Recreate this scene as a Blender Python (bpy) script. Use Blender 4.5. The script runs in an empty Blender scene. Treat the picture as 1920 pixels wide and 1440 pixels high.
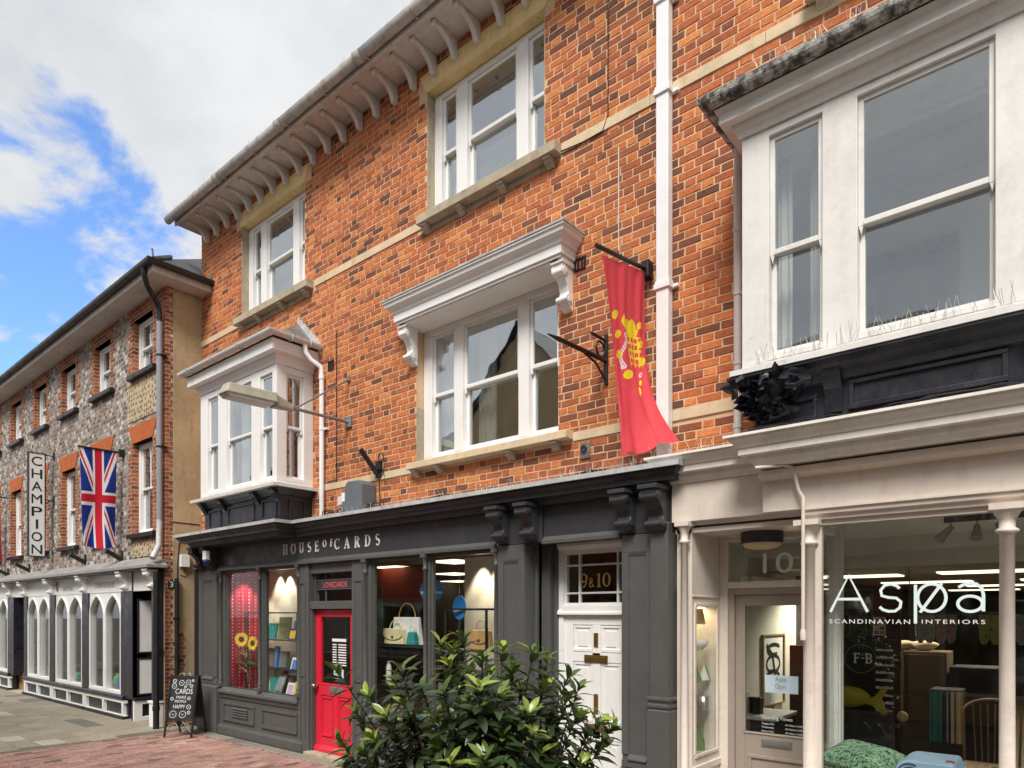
import bpy, bmesh, math, random
from mathutils import Vector, Matrix
random.seed(7)
R = random.random
rad = math.radians
scene = bpy.context.scene
C = scene.collection

# ------------------------------------------------------------------ camera
YAW = math.atan2(1072, 1270)
cd = bpy.data.cameras.new('camera'); cam = bpy.data.objects.new('camera', cd); C.objects.link(cam)
cam.location = (0, 0, 2.0); cam.rotation_euler = (rad(90), 0, YAW)
cd.sensor_width = 36; cd.lens = 36 * 1270 / 1920; cd.shift_y = (1150 - 720) / 1920
cd.clip_start = .05; cd.clip_end = 600
scene.camera = cam
scene.view_settings.view_transform = 'Standard'; scene.view_settings.look = 'None'
scene.view_settings.exposure = 1.15; scene.view_settings.gamma = 1
scene.render.engine = 'CYCLES'
scene.cycles.max_bounces = 8; scene.cycles.transparent_max_bounces = 16

# ------------------------------------------------------------------ sun and sky
SUN_EL, SUN_AZ = 50, 25            # degrees; azimuth: to the right of straight behind the camera side of the street
sd = bpy.data.lights.new('sun', 'SUN'); so = bpy.data.objects.new('sun', sd); C.objects.link(so)
sd.energy = 2.0; sd.angle = rad(22); sd.color = (1, .95, .88)
tosun = Vector((math.sin(rad(SUN_AZ)) * math.cos(rad(SUN_EL)), -math.cos(rad(SUN_AZ)) * math.cos(rad(SUN_EL)), math.sin(rad(SUN_EL))))
so.rotation_euler = tosun.to_track_quat('Z', 'Y').to_euler()
so.location = tosun * 40

world = bpy.data.worlds.new('World'); scene.world = world; world.use_nodes = True
wt = world.node_tree; wt.nodes.clear()
def wn(t, **k):
    n = wt.nodes.new(t)
    for a, b in k.items(): setattr(n, a, b)
    return n
def wmath(op, a, b=None, clamp=False):
    n = wn('ShaderNodeMath', operation=op, use_clamp=clamp)
    for i, s in enumerate((a, b)):
        if s is None: continue
        if isinstance(s, (int, float)): n.inputs[i].default_value = s
        else: wt.links.new(s, n.inputs[i])
    return n.outputs[0]
sky = wn('ShaderNodeTexSky', sky_type='NISHITA', sun_disc=False)
sky.sun_elevation = rad(SUN_EL); sky.sun_rotation = math.atan2(tosun.x, tosun.y)
sky.altitude = 60; sky.air_density = 1.0; sky.dust_density = .6; sky.ozone_density = 2.0
tc = wn('ShaderNodeTexCoord')
sep = wn('ShaderNodeSeparateXYZ'); wt.links.new(tc.outputs['Generated'], sep.inputs[0])
zz = wmath('ADD', wmath('MAXIMUM', sep.outputs[2], 0.0), .30)
comb = wn('ShaderNodeCombineXYZ')
wt.links.new(wmath('DIVIDE', sep.outputs[0], zz), comb.inputs[0]); wt.links.new(wmath('DIVIDE', sep.outputs[1], zz), comb.inputs[1])
def wnoise(scale, det, rough, loc, dist=0.):
    m = wn('ShaderNodeMapping'); m.inputs['Location'].default_value = loc
    wt.links.new(comb.outputs[0], m.inputs[0])
    n = wn('ShaderNodeTexNoise'); n.inputs['Scale'].default_value = scale; n.inputs['Detail'].default_value = det
    n.inputs['Roughness'].default_value = rough; n.inputs['Distortion'].default_value = dist
    wt.links.new(m.outputs[0], n.inputs['Vector']); return n.outputs[0]
n1 = wnoise(4.2, 9, .58, (3.1, 1.7, 0), .3)
n2 = wnoise(.8, 4, .5, (7.3, 2.2, 5))
n3 = wnoise(5, 6, .6, (1.3, 4.2, 2))
# the break in the cloud low over the flint building
dn = wn('ShaderNodeVectorMath', operation='DOT_PRODUCT'); wt.links.new(tc.outputs['Generated'], dn.inputs[0])
dn.inputs[1].default_value = Vector((-.90, .27, .335)).normalized()
gap = wn('ShaderNodeMapRange', interpolation_type='SMOOTHSTEP'); wt.links.new(dn.outputs['Value'], gap.inputs[0])
gap.inputs[1].default_value = .955; gap.inputs[2].default_value = .985; gap.inputs[3].default_value = 0; gap.inputs[4].default_value = .23
dens = wmath('SUBTRACT', wmath('ADD', wmath('MULTIPLY', n1, .8), wmath('MULTIPLY', n2, .35)), gap.outputs[0])
mask = wn('ShaderNodeMapRange', interpolation_type='SMOOTHSTEP'); wt.links.new(dens, mask.inputs[0])
mask.inputs[1].default_value = .31; mask.inputs[2].default_value = .415
cr = wn('ShaderNodeValToRGB'); wt.links.new(wmath('ADD', wmath('MULTIPLY', n3, .35), wmath('MULTIPLY', n2, .65)), cr.inputs[0])
cr.color_ramp.elements[0].position = .34; cr.color_ramp.elements[0].color = (.255, .27, .29, 1)
cr.color_ramp.elements[1].position = .64; cr.color_ramp.elements[1].color = (.42, .425, .43, 1)
skys = wn('ShaderNodeMix', data_type='RGBA', blend_type='MULTIPLY'); skys.inputs[0].default_value = 1
wt.links.new(sky.outputs[0], skys.inputs[6]); skys.inputs[7].default_value = (.088, .108, .135, 1)
mx = wn('ShaderNodeMix', data_type='RGBA'); wt.links.new(mask.outputs[0], mx.inputs[0])
wt.links.new(skys.outputs[2], mx.inputs[6]); wt.links.new(cr.outputs[0], mx.inputs[7])
bg = wn('ShaderNodeBackground'); bg.inputs[1].default_value = 1.0; wt.links.new(mx.outputs[2], bg.inputs[0])
wo = wn('ShaderNodeOutputWorld'); wt.links.new(bg.outputs[0], wo.inputs[0])

# ------------------------------------------------------------------ photo pixel -> point on a known plane
FP, HY, HH = 1270., 1150., 2.0
sY, cY = math.sin(YAW), math.cos(YAW)
def _ray(u):
    r = (u - 960.) / FP
    return -sY + r * cY, cY + r * sY
def P(u, v, y):                     # on the plane y = const
    wx, wy = _ray(u); t = y / wy
    return wx * t, y, HH + (HY - v) / FP * t
def PX(u, v, x):                    # on the plane x = const
    wx, wy = _ray(u); t = x / wx
    return x, wy * t, HH + (HY - v) / FP * t
def px(u, y): return P(u, 0, y)[0]
def pz(u, v, y): return P(u, v, y)[2]

# ------------------------------------------------------------------ materials
MATS = {}
class NT:
    def __init__(s, name):
        s.m = bpy.data.materials.new(name); s.m.use_nodes = True; s.t = s.m.node_tree; s.t.nodes.clear()
        s.out = s.n('ShaderNodeOutputMaterial'); MATS[name] = s.m
        s.pos = s.n('ShaderNodeNewGeometry').outputs['Position']
    def n(s, t, **k):
        n = s.t.nodes.new(t)
        for a, b in k.items(): setattr(n, a, b)
        return n
    def l(s, a, b): s.t.links.new(a, b)
    def noise(s, scale, det=4, rough=.55, vec=None, sc=None, dist=0):
        n = s.n('ShaderNodeTexNoise'); n.inputs['Scale'].default_value = scale; n.inputs['Detail'].default_value = det
        n.inputs['Roughness'].default_value = rough; n.inputs['Distortion'].default_value = dist
        v = vec or s.pos
        if sc:
            m = s.n('ShaderNodeMapping'); m.inputs['Scale'].default_value = sc; s.l(v, m.inputs[0]); v = m.outputs[0]
        s.l(v, n.inputs['Vector']); return n.outputs[0]
    def ramp(s, fac, stops):
        r = s.n('ShaderNodeValToRGB'); s.l(fac, r.inputs[0]); e = r.color_ramp.elements
        while len(e) < len(stops): e.new(.5)
        for i, (p, c) in enumerate(stops):
            e[i].position = p; e[i].color = (c[0], c[1], c[2], 1) if not isinstance(c, (int, float)) else (c, c, c, 1)
        return r.outputs[0]
    def mix(s, fac, a, b, bt='MIX'):
        m = s.n('ShaderNodeMix', data_type='RGBA', blend_type=bt)
        for i, x in ((0, fac), (6, a), (7, b)):
            if isinstance(x, (int, float)): m.inputs[i].default_value = x if i == 0 else (x, x, x, 1)
            elif isinstance(x, tuple): m.inputs[i].default_value = (x[0], x[1], x[2], 1)
            else: s.l(x, m.inputs[i])
        return m.outputs[2]
    def math(s, op, a, b=0.):
        m = s.n('ShaderNodeMath', operation=op)
        for i, x in enumerate((a, b)):
            if isinstance(x, (int, float)): m.inputs[i].default_value = x
            else: s.l(x, m.inputs[i])
        return m.outputs[0]
    def bump(s, h, strength=.3, dist=.01, nrm=None):
        b = s.n('ShaderNodeBump'); b.inputs['Strength'].default_value = strength; b.inputs['Distance'].default_value = dist
        s.l(h, b.inputs['Height'])
        if nrm is not None: s.l(nrm, b.inputs['Normal'])
        return b.outputs[0]
    def bsdf(s, col, rough=.5, metal=0., nrm=None, spec=.5, **k):
        p = s.n('ShaderNodeBsdfPrincipled')
        for nm, x in (('Base Color', col), ('Roughness', rough), ('Metallic', metal), ('Specular IOR Level', spec)):
            if isinstance(x, tuple): p.inputs[nm].default_value = (x[0], x[1], x[2], 1)
            elif isinstance(x, (int, float)): p.inputs[nm].default_value = x
            else: s.l(x, p.inputs[nm])
        if nrm is not None: s.l(nrm, p.inputs['Normal'])
        for a, b in k.items(): p.inputs[a.replace('_', ' ')].default_value = b
        s.l(p.outputs[0], s.out.inputs[0]); return p

def paint(name, col, rough=.45, var=.10, vs=2.2, dirt=.25, dcol=None, bump=.12, bs=55, spec=.4, metal=0., flake=0., fcol=(.3, .27, .22)):
    s = NT(name)
    a = tuple(min(1, x * (1 - var)) for x in col); b = tuple(min(1, x * (1 + var * .6)) for x in col)
    c = s.ramp(s.noise(vs, 5), [(.3, a), (.7, b)])
    if dirt:
        dcol = dcol or tuple(x * .45 for x in col)
        st = s.noise(1.0, 6, .65, sc=(9, 9, 1.1))
        fine = s.noise(14, 5, .7)
        f = s.ramp(s.math('MULTIPLY', st, fine), [(.24, 0.), (.48, 1.)])
        c = s.mix(s.math('MULTIPLY', f, dirt), c, dcol)
    if flake:
        f2 = s.ramp(s.noise(7, 8, .75), [(.64, 0.), (.66, 1.)])
        c = s.mix(s.math('MULTIPLY', f2, min(1, flake)), c, fcol)
    h = s.noise(bs, 3)
    rr = s.ramp(s.noise(6, 3), [(.3, max(.05, rough - .1)), (.7, min(1, rough + .12))])
    s.bsdf(c, rr, metal, s.bump(h, bump, .004), spec)
    return s.m

def flaky(name, a, b):
    s = NT(name); f = s.ramp(s.noise(11, 6, .7), [(.42, 0.), (.56, 1.)])
    s.bsdf(s.mix(f, a, b), .75, 0., s.bump(s.noise(16, 5, .7), .8, .02), .3)
flaky('lead_flaky', (.07, .065, .06), (.42, .41, .38))
def brickmat(name, mode, stops):
    s = NT(name)
    if mode == 'OBJECT':
        at = s.n('ShaderNodeAttribute', attribute_type='OBJECT', attribute_name='tint')
    else:
        at = s.n('ShaderNodeAttribute', attribute_type='GEOMETRY', attribute_name='tint')
    t = at.outputs['Fac']
    c = s.ramp(t, stops)
    c = s.mix(.55, c, s.ramp(s.noise(26, 5, .7), [(.3, .45), (.72, 1.35)]), 'MULTIPLY')
    c = s.mix(s.math('MULTIPLY', s.ramp(s.noise(1.3, 5, .6), [(.52, 0.), (.75, 1.)]), .35), c, (.18, .07, .04))
    lime = s.ramp(s.noise(60, 4, .7), [(.66, 0.), (.76, 1.)])
    c = s.mix(s.math('MULTIPLY', lime, .35), c, (.55, .36, .22))
    s.bsdf(c, .88, 0., s.bump(s.noise(70, 5, .65), .5, .006), .2)
    return s.m
RED = [(0, (.15, .068, .05)), (.2, (.26, .09, .052)), (.42, (.44, .130, .055)), (.7, (.58, .185, .066)), (1, (.68, .26, .09))]
PAV = [(0, (.12, .085, .08)), (.2, (.24, .15, .13)), (.5, (.34, .20, .17)), (.8, (.40, .25, .21)), (1, (.46, .31, .26))]
FLG = [(0, (.13, .13, .13)), (.3, (.25, .23, .185)), (.6, (.30, .27, .21)), (.85, (.34, .30, .235)), (1, (.47, .43, .35))]
brickmat('brick_many', 'GEOMETRY', RED); brickmat('brick_one', 'OBJECT', RED)
brickmat('paver_many', 'GEOMETRY', PAV); brickmat('paver_one', 'OBJECT', PAV)
brickmat('flag_many', 'GEOMETRY', FLG); brickmat('flag_one', 'OBJECT', FLG)
paint('mortar', (.66, .46, .29), .95, .14, 4, .25, (.36, .24, .15), .4, 90, .1)
paint('joint', (.17, .145, .12), .95, .25, 3, .3, None, .5, 60, .1)
paint('stone', (.66, .53, .36), .85, .14, 3, .45, (.30, .24, .16), .35, 60, .2)
paint('stone_grey', (.44, .38, .28), .9, .2, 5, .6, (.16, .14, .095), .5, 60, .2)
paint('lintel_yellow', (.80, .62, .31), .8, .14, 2.5, .5, (.30, .20, .09), .25, 50, .2)
paint('white', (.80, .80, .79), .38, .04, 3, .14, (.5, .49, .45), .08, 40, .5)
paint('white_dull', (.62, .60, .57), .5, .08, 3, .4, (.3, .28, .25), .12, 40, .4)
paint('white_old', (.74, .73, .70), .5, .07, 3, .3, (.36, .34, .3), .2, 40, .4, 0, .35, (.36, .31, .24))
paint('soffit', (.60, .56, .53), .6, .14, 2, .6, (.3, .26, .22), .12, 40, .3)
paint('pvc', (.82, .82, .83), .3, .03, 3, .18, (.5, .5, .5), .03, 20, .5)
paint('gutter', (.50, .48, .46), .5, .14, 6, .75, (.15, .13, .11), .2, 30, .4)
paint('cream', (.82, .78, .73), .45, .06, 2.5, .45, (.42, .38, .33), .08, 40, .4)
paint('lead_mid', (.30, .295, .28), .6, .25, 6, .7, (.12, .115, .10), .35, 22, .4)
paint('beige', (.70, .62, .55), .45, .06, 2.5, .42, (.40, .33, .27), .08, 40, .4)
paint('taupe', (.34, .285, .245), .45, .05, 2.5, .2, None, .08, 40, .4)
paint('shop_grey', (.086, .088, .085), .42, .08, 2, .3, (.16, .155, .145), .10, 45, .45)
paint('shop_dark', (.040, .041, .046), .42, .10, 2, .3, (.10, .10, .10), .10, 45, .45)
paint('navy', (.016, .017, .026), .35, .15, 3, .35, (.10, .095, .09), .2, 35, .5)
paint('door_red', (.66, .018, .045), .3, .05, 2, .12, (.3, .01, .02), .05, 40, .5)
paint('black_metal', (.014, .014, .015), .4, .2, 8, .2, (.05, .045, .04), .1, 60, .5)
paint('grey_box', (.13, .145, .165), .45, .08, 5, .3, None, .05, 40, .4)
paint('grey_pipe', (.27, .275, .30), .4, .06, 4, .25, None, .05, 40, .4)
paint('lead', (.52, .53, .53), .5, .22, 5, .6, (.16, .16, .15), .35, 20, .5)
paint('lead_dark', (.20, .19, .175), .7, .4, 8, .8, (.07, .065, .055), .6, 20, .3)
paint('slate', (.055, .055, .06), .6, .3, 5, .5, (.12, .12, .10), .5, 25, .4)
paint('lamp_shell', (.40, .385, .32), .6, .2, 7, .6, (.25, .24, .06), .3, 30, .3)
paint('galv', (.30, .29, .27), .45, .15, 8, .4, (.14, .11, .08), .15, 50, .5, .6)
paint('render', (.46, .355, .215), .95, .2, 1.6, .6, (.21, .16, .10), .6, 28, .15)
paint('red_rubbed', (.47, .135, .05), .9, .15, 6, .25, None, .25, 60, .15)
paint('brass', (.42, .29, .10), .32, .15, 20, .3, (.10, .07, .03), .1, 60, .5, .9)
paint('chrome', (.6, .6, .6), .25, .05, 5, .1, None, .02, 20, .5, 1.)
paint('plaster', (.66, .64, .58), .9, .05, 1, .1, None, .08, 20, .2)
paint('plaster_blue', (.66, .68, .72), .9, .05, 1, .1, None, .08, 20, .2)
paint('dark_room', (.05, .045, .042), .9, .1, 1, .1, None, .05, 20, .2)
paint('ceiling_brown', (.26, .235, .21), .9, .1, 1, .2, None, .05, 20, .2)
paint('floor_wood', (.16, .10, .06), .5, .2, 2, .2, None, .1, 20, .4)
paint('card_white', (.75, .74, .72), .6, .03, 2, 0, None, .02, 20, .3)
paint('chalk', (.72, .72, .70), .9, .2, 40, .3, None, .1, 60, .1)
paint('blackboard', (.018, .02, .026), .6, .2, 6, .4, (.07, .07, .075), .1, 50, .3)
paint('gold', (.55, .42, .17), .35, .1, 8, .1, None, .02, 30, .5, .7)
paint('wood_light', (.36, .23, .12), .5, .2, 8, .2, None, .1, 40, .4)
paint('wood_dark', (.07, .035, .018), .4, .2, 8, .2, None, .1, 40, .4)
paint('stem', (.055, .04, .022), .8, .3, 20, .3, None, .4, 60, .2)
paint('letter_white', (.80, .80, .78), .5, .02, 2, 0, None, .02, 20, .4)
paint('letter_pale', (.72, .84, .84), .5, .02, 2, 0, None, .02, 20, .4)
paint('letter_black', (.015, .015, .016), .5, .02, 2, 0, None, .02, 20, .4)
paint('letter_grey', (.26, .26, .26), .5, .02, 2, 0, None, .02, 20, .4)
paint('letter_red', (.75, .10, .12), .5, .02, 2, 0, None, .02, 20, .4)
paint('spike', (.62, .62, .60), .3, .05, 5, .1, None, .02, 20, .5, .5)
paint('cable', (.02, .02, .02), .6, .1, 5, .2, None, .05, 40, .3)
for nm, col in (('teal', (.03, .25, .24)), ('cream_leather', (.72, .62, .38)), ('tan_leather', (.52, .30, .12)), ('blue_print', (.02, .22, .62)),
                ('navy_cloth', (.02, .03, .12)), ('yellow', (.75, .48, .02)), ('mustard', (.46, .36, .03)), ('orange', (.62, .16, .06)), ('green_glass', (.08, .22, .03)),
                ('blue_wool', (.26, .37, .50)), ('grey_card', (.3, .3, .3)), ('brown_box', (.13, .085, .05)), ('pale_blue', (.55, .68, .78)),
                ('sky_paper', (.10, .22, .50)), ('petal', (.80, .50, .02)), ('seed', (.05, .022, .01)), ('leafgreen', (.05, .12, .02)), ('rust_red', (.30, .04, .03)), ('lamp_shade', (.60, .42, .16)), ('green_toy', (.10, .42, .06)), ('lilac', (.55, .40, .62))):
    paint(nm, col, .6, .1, 12, .1, None, .12, 60, .35)

def emat(name, col, st):
    s = NT(name); e = s.n('ShaderNodeEmission'); e.inputs[0].default_value = (*col, 1); e.inputs[1].default_value = st
    s.l(e.outputs[0], s.out.inputs[0])
emat('light_panel', (1, .90, .58), 1.1)
emat('bulb', (1, .88, .62), 9)

def colmat(name, rough=.75, weave=True, spec=.25):
    s = NT(name); at = s.n('ShaderNodeAttribute', attribute_type='GEOMETRY', attribute_name='Col')
    c = s.mix(.3, at.outputs['Color'], s.ramp(s.noise(9, 4), [(.3, .75), (.7, 1.1)]), 'MULTIPLY')
    s.bsdf(c, rough, 0., s.bump(s.noise(160, 2), .15, .002), spec)
colmat('printed_cloth'); colmat('printed_card', .5)

def clothmat(name, base, dot, scale, size):
    s = NT(name)
    v = s.n('ShaderNodeTexVoronoi'); v.inputs['Scale'].default_value = scale; v.inputs['Randomness'].default_value = .0
    s.l(s.pos, v.inputs['Vector'])
    f = s.ramp(v.outputs['Distance'], [(size, 1.), (size + .06, 0.)])
    s.bsdf(s.mix(f, base, dot), .8, 0., None, .2)
clothmat('polka_red', (.42, .012, .04), (.75, .45, .45), 17, .22)
clothmat('dot_paper', (.66, .63, .55), (.33, .32, .28), 19, .16)

def patmat(name, stops, scale, typ='noise', dist=1.5):
    s = NT(name)
    if typ == 'noise': f = s.noise(scale, 3, .6, dist=dist)
    else:
        v = s.n('ShaderNodeTexVoronoi'); v.inputs['Scale'].default_value = scale; s.l(s.pos, v.inputs['Vector']); f = v.outputs['Distance']
    s.bsdf(s.ramp(f, stops), .75, 0., s.bump(s.noise(120, 2), .2, .003), .25)
patmat('floral_green', [(.36, (.015, .035, .02)), (.43, (.07, .18, .11)), (.5, (.30, .38, .22)), (.56, (.09, .22, .16)), (.62, (.015, .04, .03))], 20)
patmat('floral_grey', [(.35, (.05, .05, .06)), (.5, (.42, .42, .40)), (.62, (.10, .10, .12))], 42)
patmat('floral_pink', [(.35, (.06, .03, .03)), (.5, (.45, .28, .24)), (.62, (.10, .07, .06))], 42)
patmat('floral_olive', [(.35, (.05, .05, .02)), (.5, (.42, .40, .18)), (.62, (.12, .14, .05))], 42)
patmat('stone_wares', [(.3, (.05, .035, .02)), (.5, (.28, .22, .15)), (.65, (.10, .07, .05))], 24)

def curtain_mat():
    s = NT('curtain')
    s.bsdf((.62, .61, .58), .9, 0., None, .1)
curtain_mat()

def glassmat(name, f0, tint, wob=.02):
    """thin pane: Schlick reflection over clear transmission, the same from both sides"""
    s = NT(name)
    nb = s.bump(s.noise(1.7, 2), wob, .05)
    ge = s.n('ShaderNodeNewGeometry'); d = s.n('ShaderNodeVectorMath', operation='DOT_PRODUCT'); s.l(ge.outputs['Incoming'], d.inputs[0]); s.l(ge.outputs['Normal'], d.inputs[1])
    k = s.math('POWER', s.math('SUBTRACT', 1., s.math('ABSOLUTE', d.outputs['Value'])), 5.)
    fr = s.math('ADD', s.math('MULTIPLY', k, 1 - f0), f0)
    gl = s.n('ShaderNodeBsdfGlossy'); gl.inputs['Roughness'].default_value = .012; gl.inputs[0].default_value = (.95, .97, 1, 1); s.l(nb, gl.inputs['Normal'])
    tr = s.n('ShaderNodeBsdfTransparent'); tr.inputs[0].default_value = (*tint, 1)
    m = s.n('ShaderNodeMixShader'); s.l(fr, m.inputs[0]); s.l(tr.outputs[0], m.inputs[1]); s.l(gl.outputs[0], m.inputs[2])
    s.l(m.outputs[0], s.out.inputs[0])
glassmat('glass', .33, (.93, .96, .95), .05); glassmat('glass_bay', .18, (.95, .97, .96), .04); glassmat('glass_shop', .032, (.95, .97, .96), .01)

def leafmat(name, mode):
    s = NT(name)
    at = s.n('ShaderNodeAttribute', attribute_type=mode, attribute_name='tint')
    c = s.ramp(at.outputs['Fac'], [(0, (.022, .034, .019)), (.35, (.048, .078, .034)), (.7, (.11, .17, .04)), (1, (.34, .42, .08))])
    c = s.mix(.4, c, s.ramp(s.noise(40, 3), [(.3, .6), (.7, 1.2)]), 'MULTIPLY')
    p = s.bsdf(c, .30, 0., s.bump(s.noise(90, 2), .1, .002), .55)
    tl = s.n('ShaderNodeBsdfTranslucent'); s.l(s.mix(1., c, (1.0, 1.25, .5), 'MULTIPLY'), tl.inputs[0])
    m = s.n('ShaderNodeMixShader'); m.inputs[0].default_value = .22
    s.l(p.outputs[0], m.inputs[1]); s.l(tl.outputs[0], m.inputs[2]); s.l(m.outputs[0], s.out.inputs[0])
leafmat('leaf_many', 'GEOMETRY'); leafmat('leaf_one', 'OBJECT')

def flintmat():
    s = NT('flint')
    w = s.mix(.05, s.pos, s.n('ShaderNodeTexNoise').outputs['Color'], 'ADD')
    m = s.n('ShaderNodeMapping'); m.inputs['Rotation'].default_value = (rad(90), 0, 0); s.l(s.pos, m.inputs[0])
    def bt(bw, rh, ms, off):
        b = s.n('ShaderNodeTexBrick'); b.inputs['Scale'].default_value = 1; b.inputs['Brick Width'].default_value = bw; b.inputs['Row Height'].default_value = rh
        b.inputs['Mortar Size'].default_value = ms; b.inputs['Mortar Smooth'].default_value = .4; b.offset = off
        b.inputs['Color1'].default_value = (0, 0, 0, 1); b.inputs['Color2'].default_value = (1, 1, 1, 1); b.inputs['Mortar'].default_value = (.5, .5, .5, 1)
        nz = s.noise(9, 3); cx = s.n('ShaderNodeCombineXYZ'); s.l(s.math('MULTIPLY', nz, .035), cx.inputs[1]); s.l(s.math('MULTIPLY', s.noise(5, 2), .06), cx.inputs[0])
        va = s.n('ShaderNodeVectorMath', operation='ADD'); s.l(m.outputs[0], va.inputs[0]); s.l(cx.outputs[0], va.inputs[1])
        s.l(va.outputs[0], b.inputs['Vector']); return b
    b = bt(.13, .088, .011, .5)
    t = s.math('ADD', s.math('MULTIPLY', b.outputs['Color'], .5), s.math('MULTIPLY', s.noise(5.5, 6, .75), .55))
    c = s.ramp(t, [(.22, (.055, .05, .05)), (.38, (.16, .13, .115)), (.5, (.26, .195, .165)), (.62, (.34, .31, .29)), (.78, (.62, .60, .57))])
    c = s.mix(b.outputs['Fac'], c, (.40, .35, .29))
    c = s.mix(s.math('MULTIPLY', s.ramp(s.noise(.7, 4), [(.5, 0.), (.7, 1.)]), .4), c, (.20, .12, .09))
    h = s.math('SUBTRACT', s.noise(22, 4), s.math('MULTIPLY', b.outputs['Fac'], .8))
    s.bsdf(c, .8, 0., s.bump(h, .8, .03), .35)
    # old brick facing used round the openings
    s = NT('old_brick')
    m = s.n('ShaderNodeMapping'); m.inputs['Rotation'].default_value = (rad(90), 0, 0)
    sp = s.n('ShaderNodeSeparateXYZ'); s.l(s.pos, sp.inputs[0]); cb = s.n('ShaderNodeCombineXYZ')
    s.l(s.math('ADD', sp.outputs[0], sp.outputs[1]), cb.inputs[0]); s.l(sp.outputs[2], cb.inputs[1])
    b = s.n('ShaderNodeTexBrick'); b.inputs['Scale'].default_value = 1; b.inputs['Brick Width'].default_value = .225; b.inputs['Row Height'].default_value = .075
    b.inputs['Mortar Size'].default_value = .008; b.inputs['Color1'].default_value = (0, 0, 0, 1); b.inputs['Color2'].default_value = (1, 1, 1, 1)
    s.l(cb.outputs[0], b.inputs['Vector'])
    t = s.math('ADD', s.math('MULTIPLY', b.outputs['Color'], .5), s.math('MULTIPLY', s.noise(6, 4), .5))
    c = s.ramp(t, [(.2, (.12, .045, .03)), (.5, (.30, .095, .05)), (.8, (.44, .15, .07))])
    c = s.mix(b.outputs['Fac'], c, (.46, .33, .22))
    h = s.math('SUBTRACT', s.noise(40, 3), b.outputs['Fac'])
    s.bsdf(c, .9, 0., s.bump(h, .6, .012), .2)
    # pale chequer of flint and mortar near the corner
    s = NT('pale_flint')
    v = s.n('ShaderNodeTexVoronoi'); v.inputs['Scale'].default_value = 10.5; v.inputs['Randomness'].default_value = .55; s.l(s.pos, v.inputs['Vector'])
    c = s.ramp(v.outputs['Distance'], [(.30, (.22, .15, .09)), (.42, (.50, .41, .28))])
    c = s.mix(.4, c, s.ramp(s.noise(12, 4), [(.3, .6), (.7, 1.2)]), 'MULTIPLY')
    s.bsdf(c, .9, 0., s.bump(v.outputs['Distance'], .5, .02), .2)
flintmat()

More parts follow.
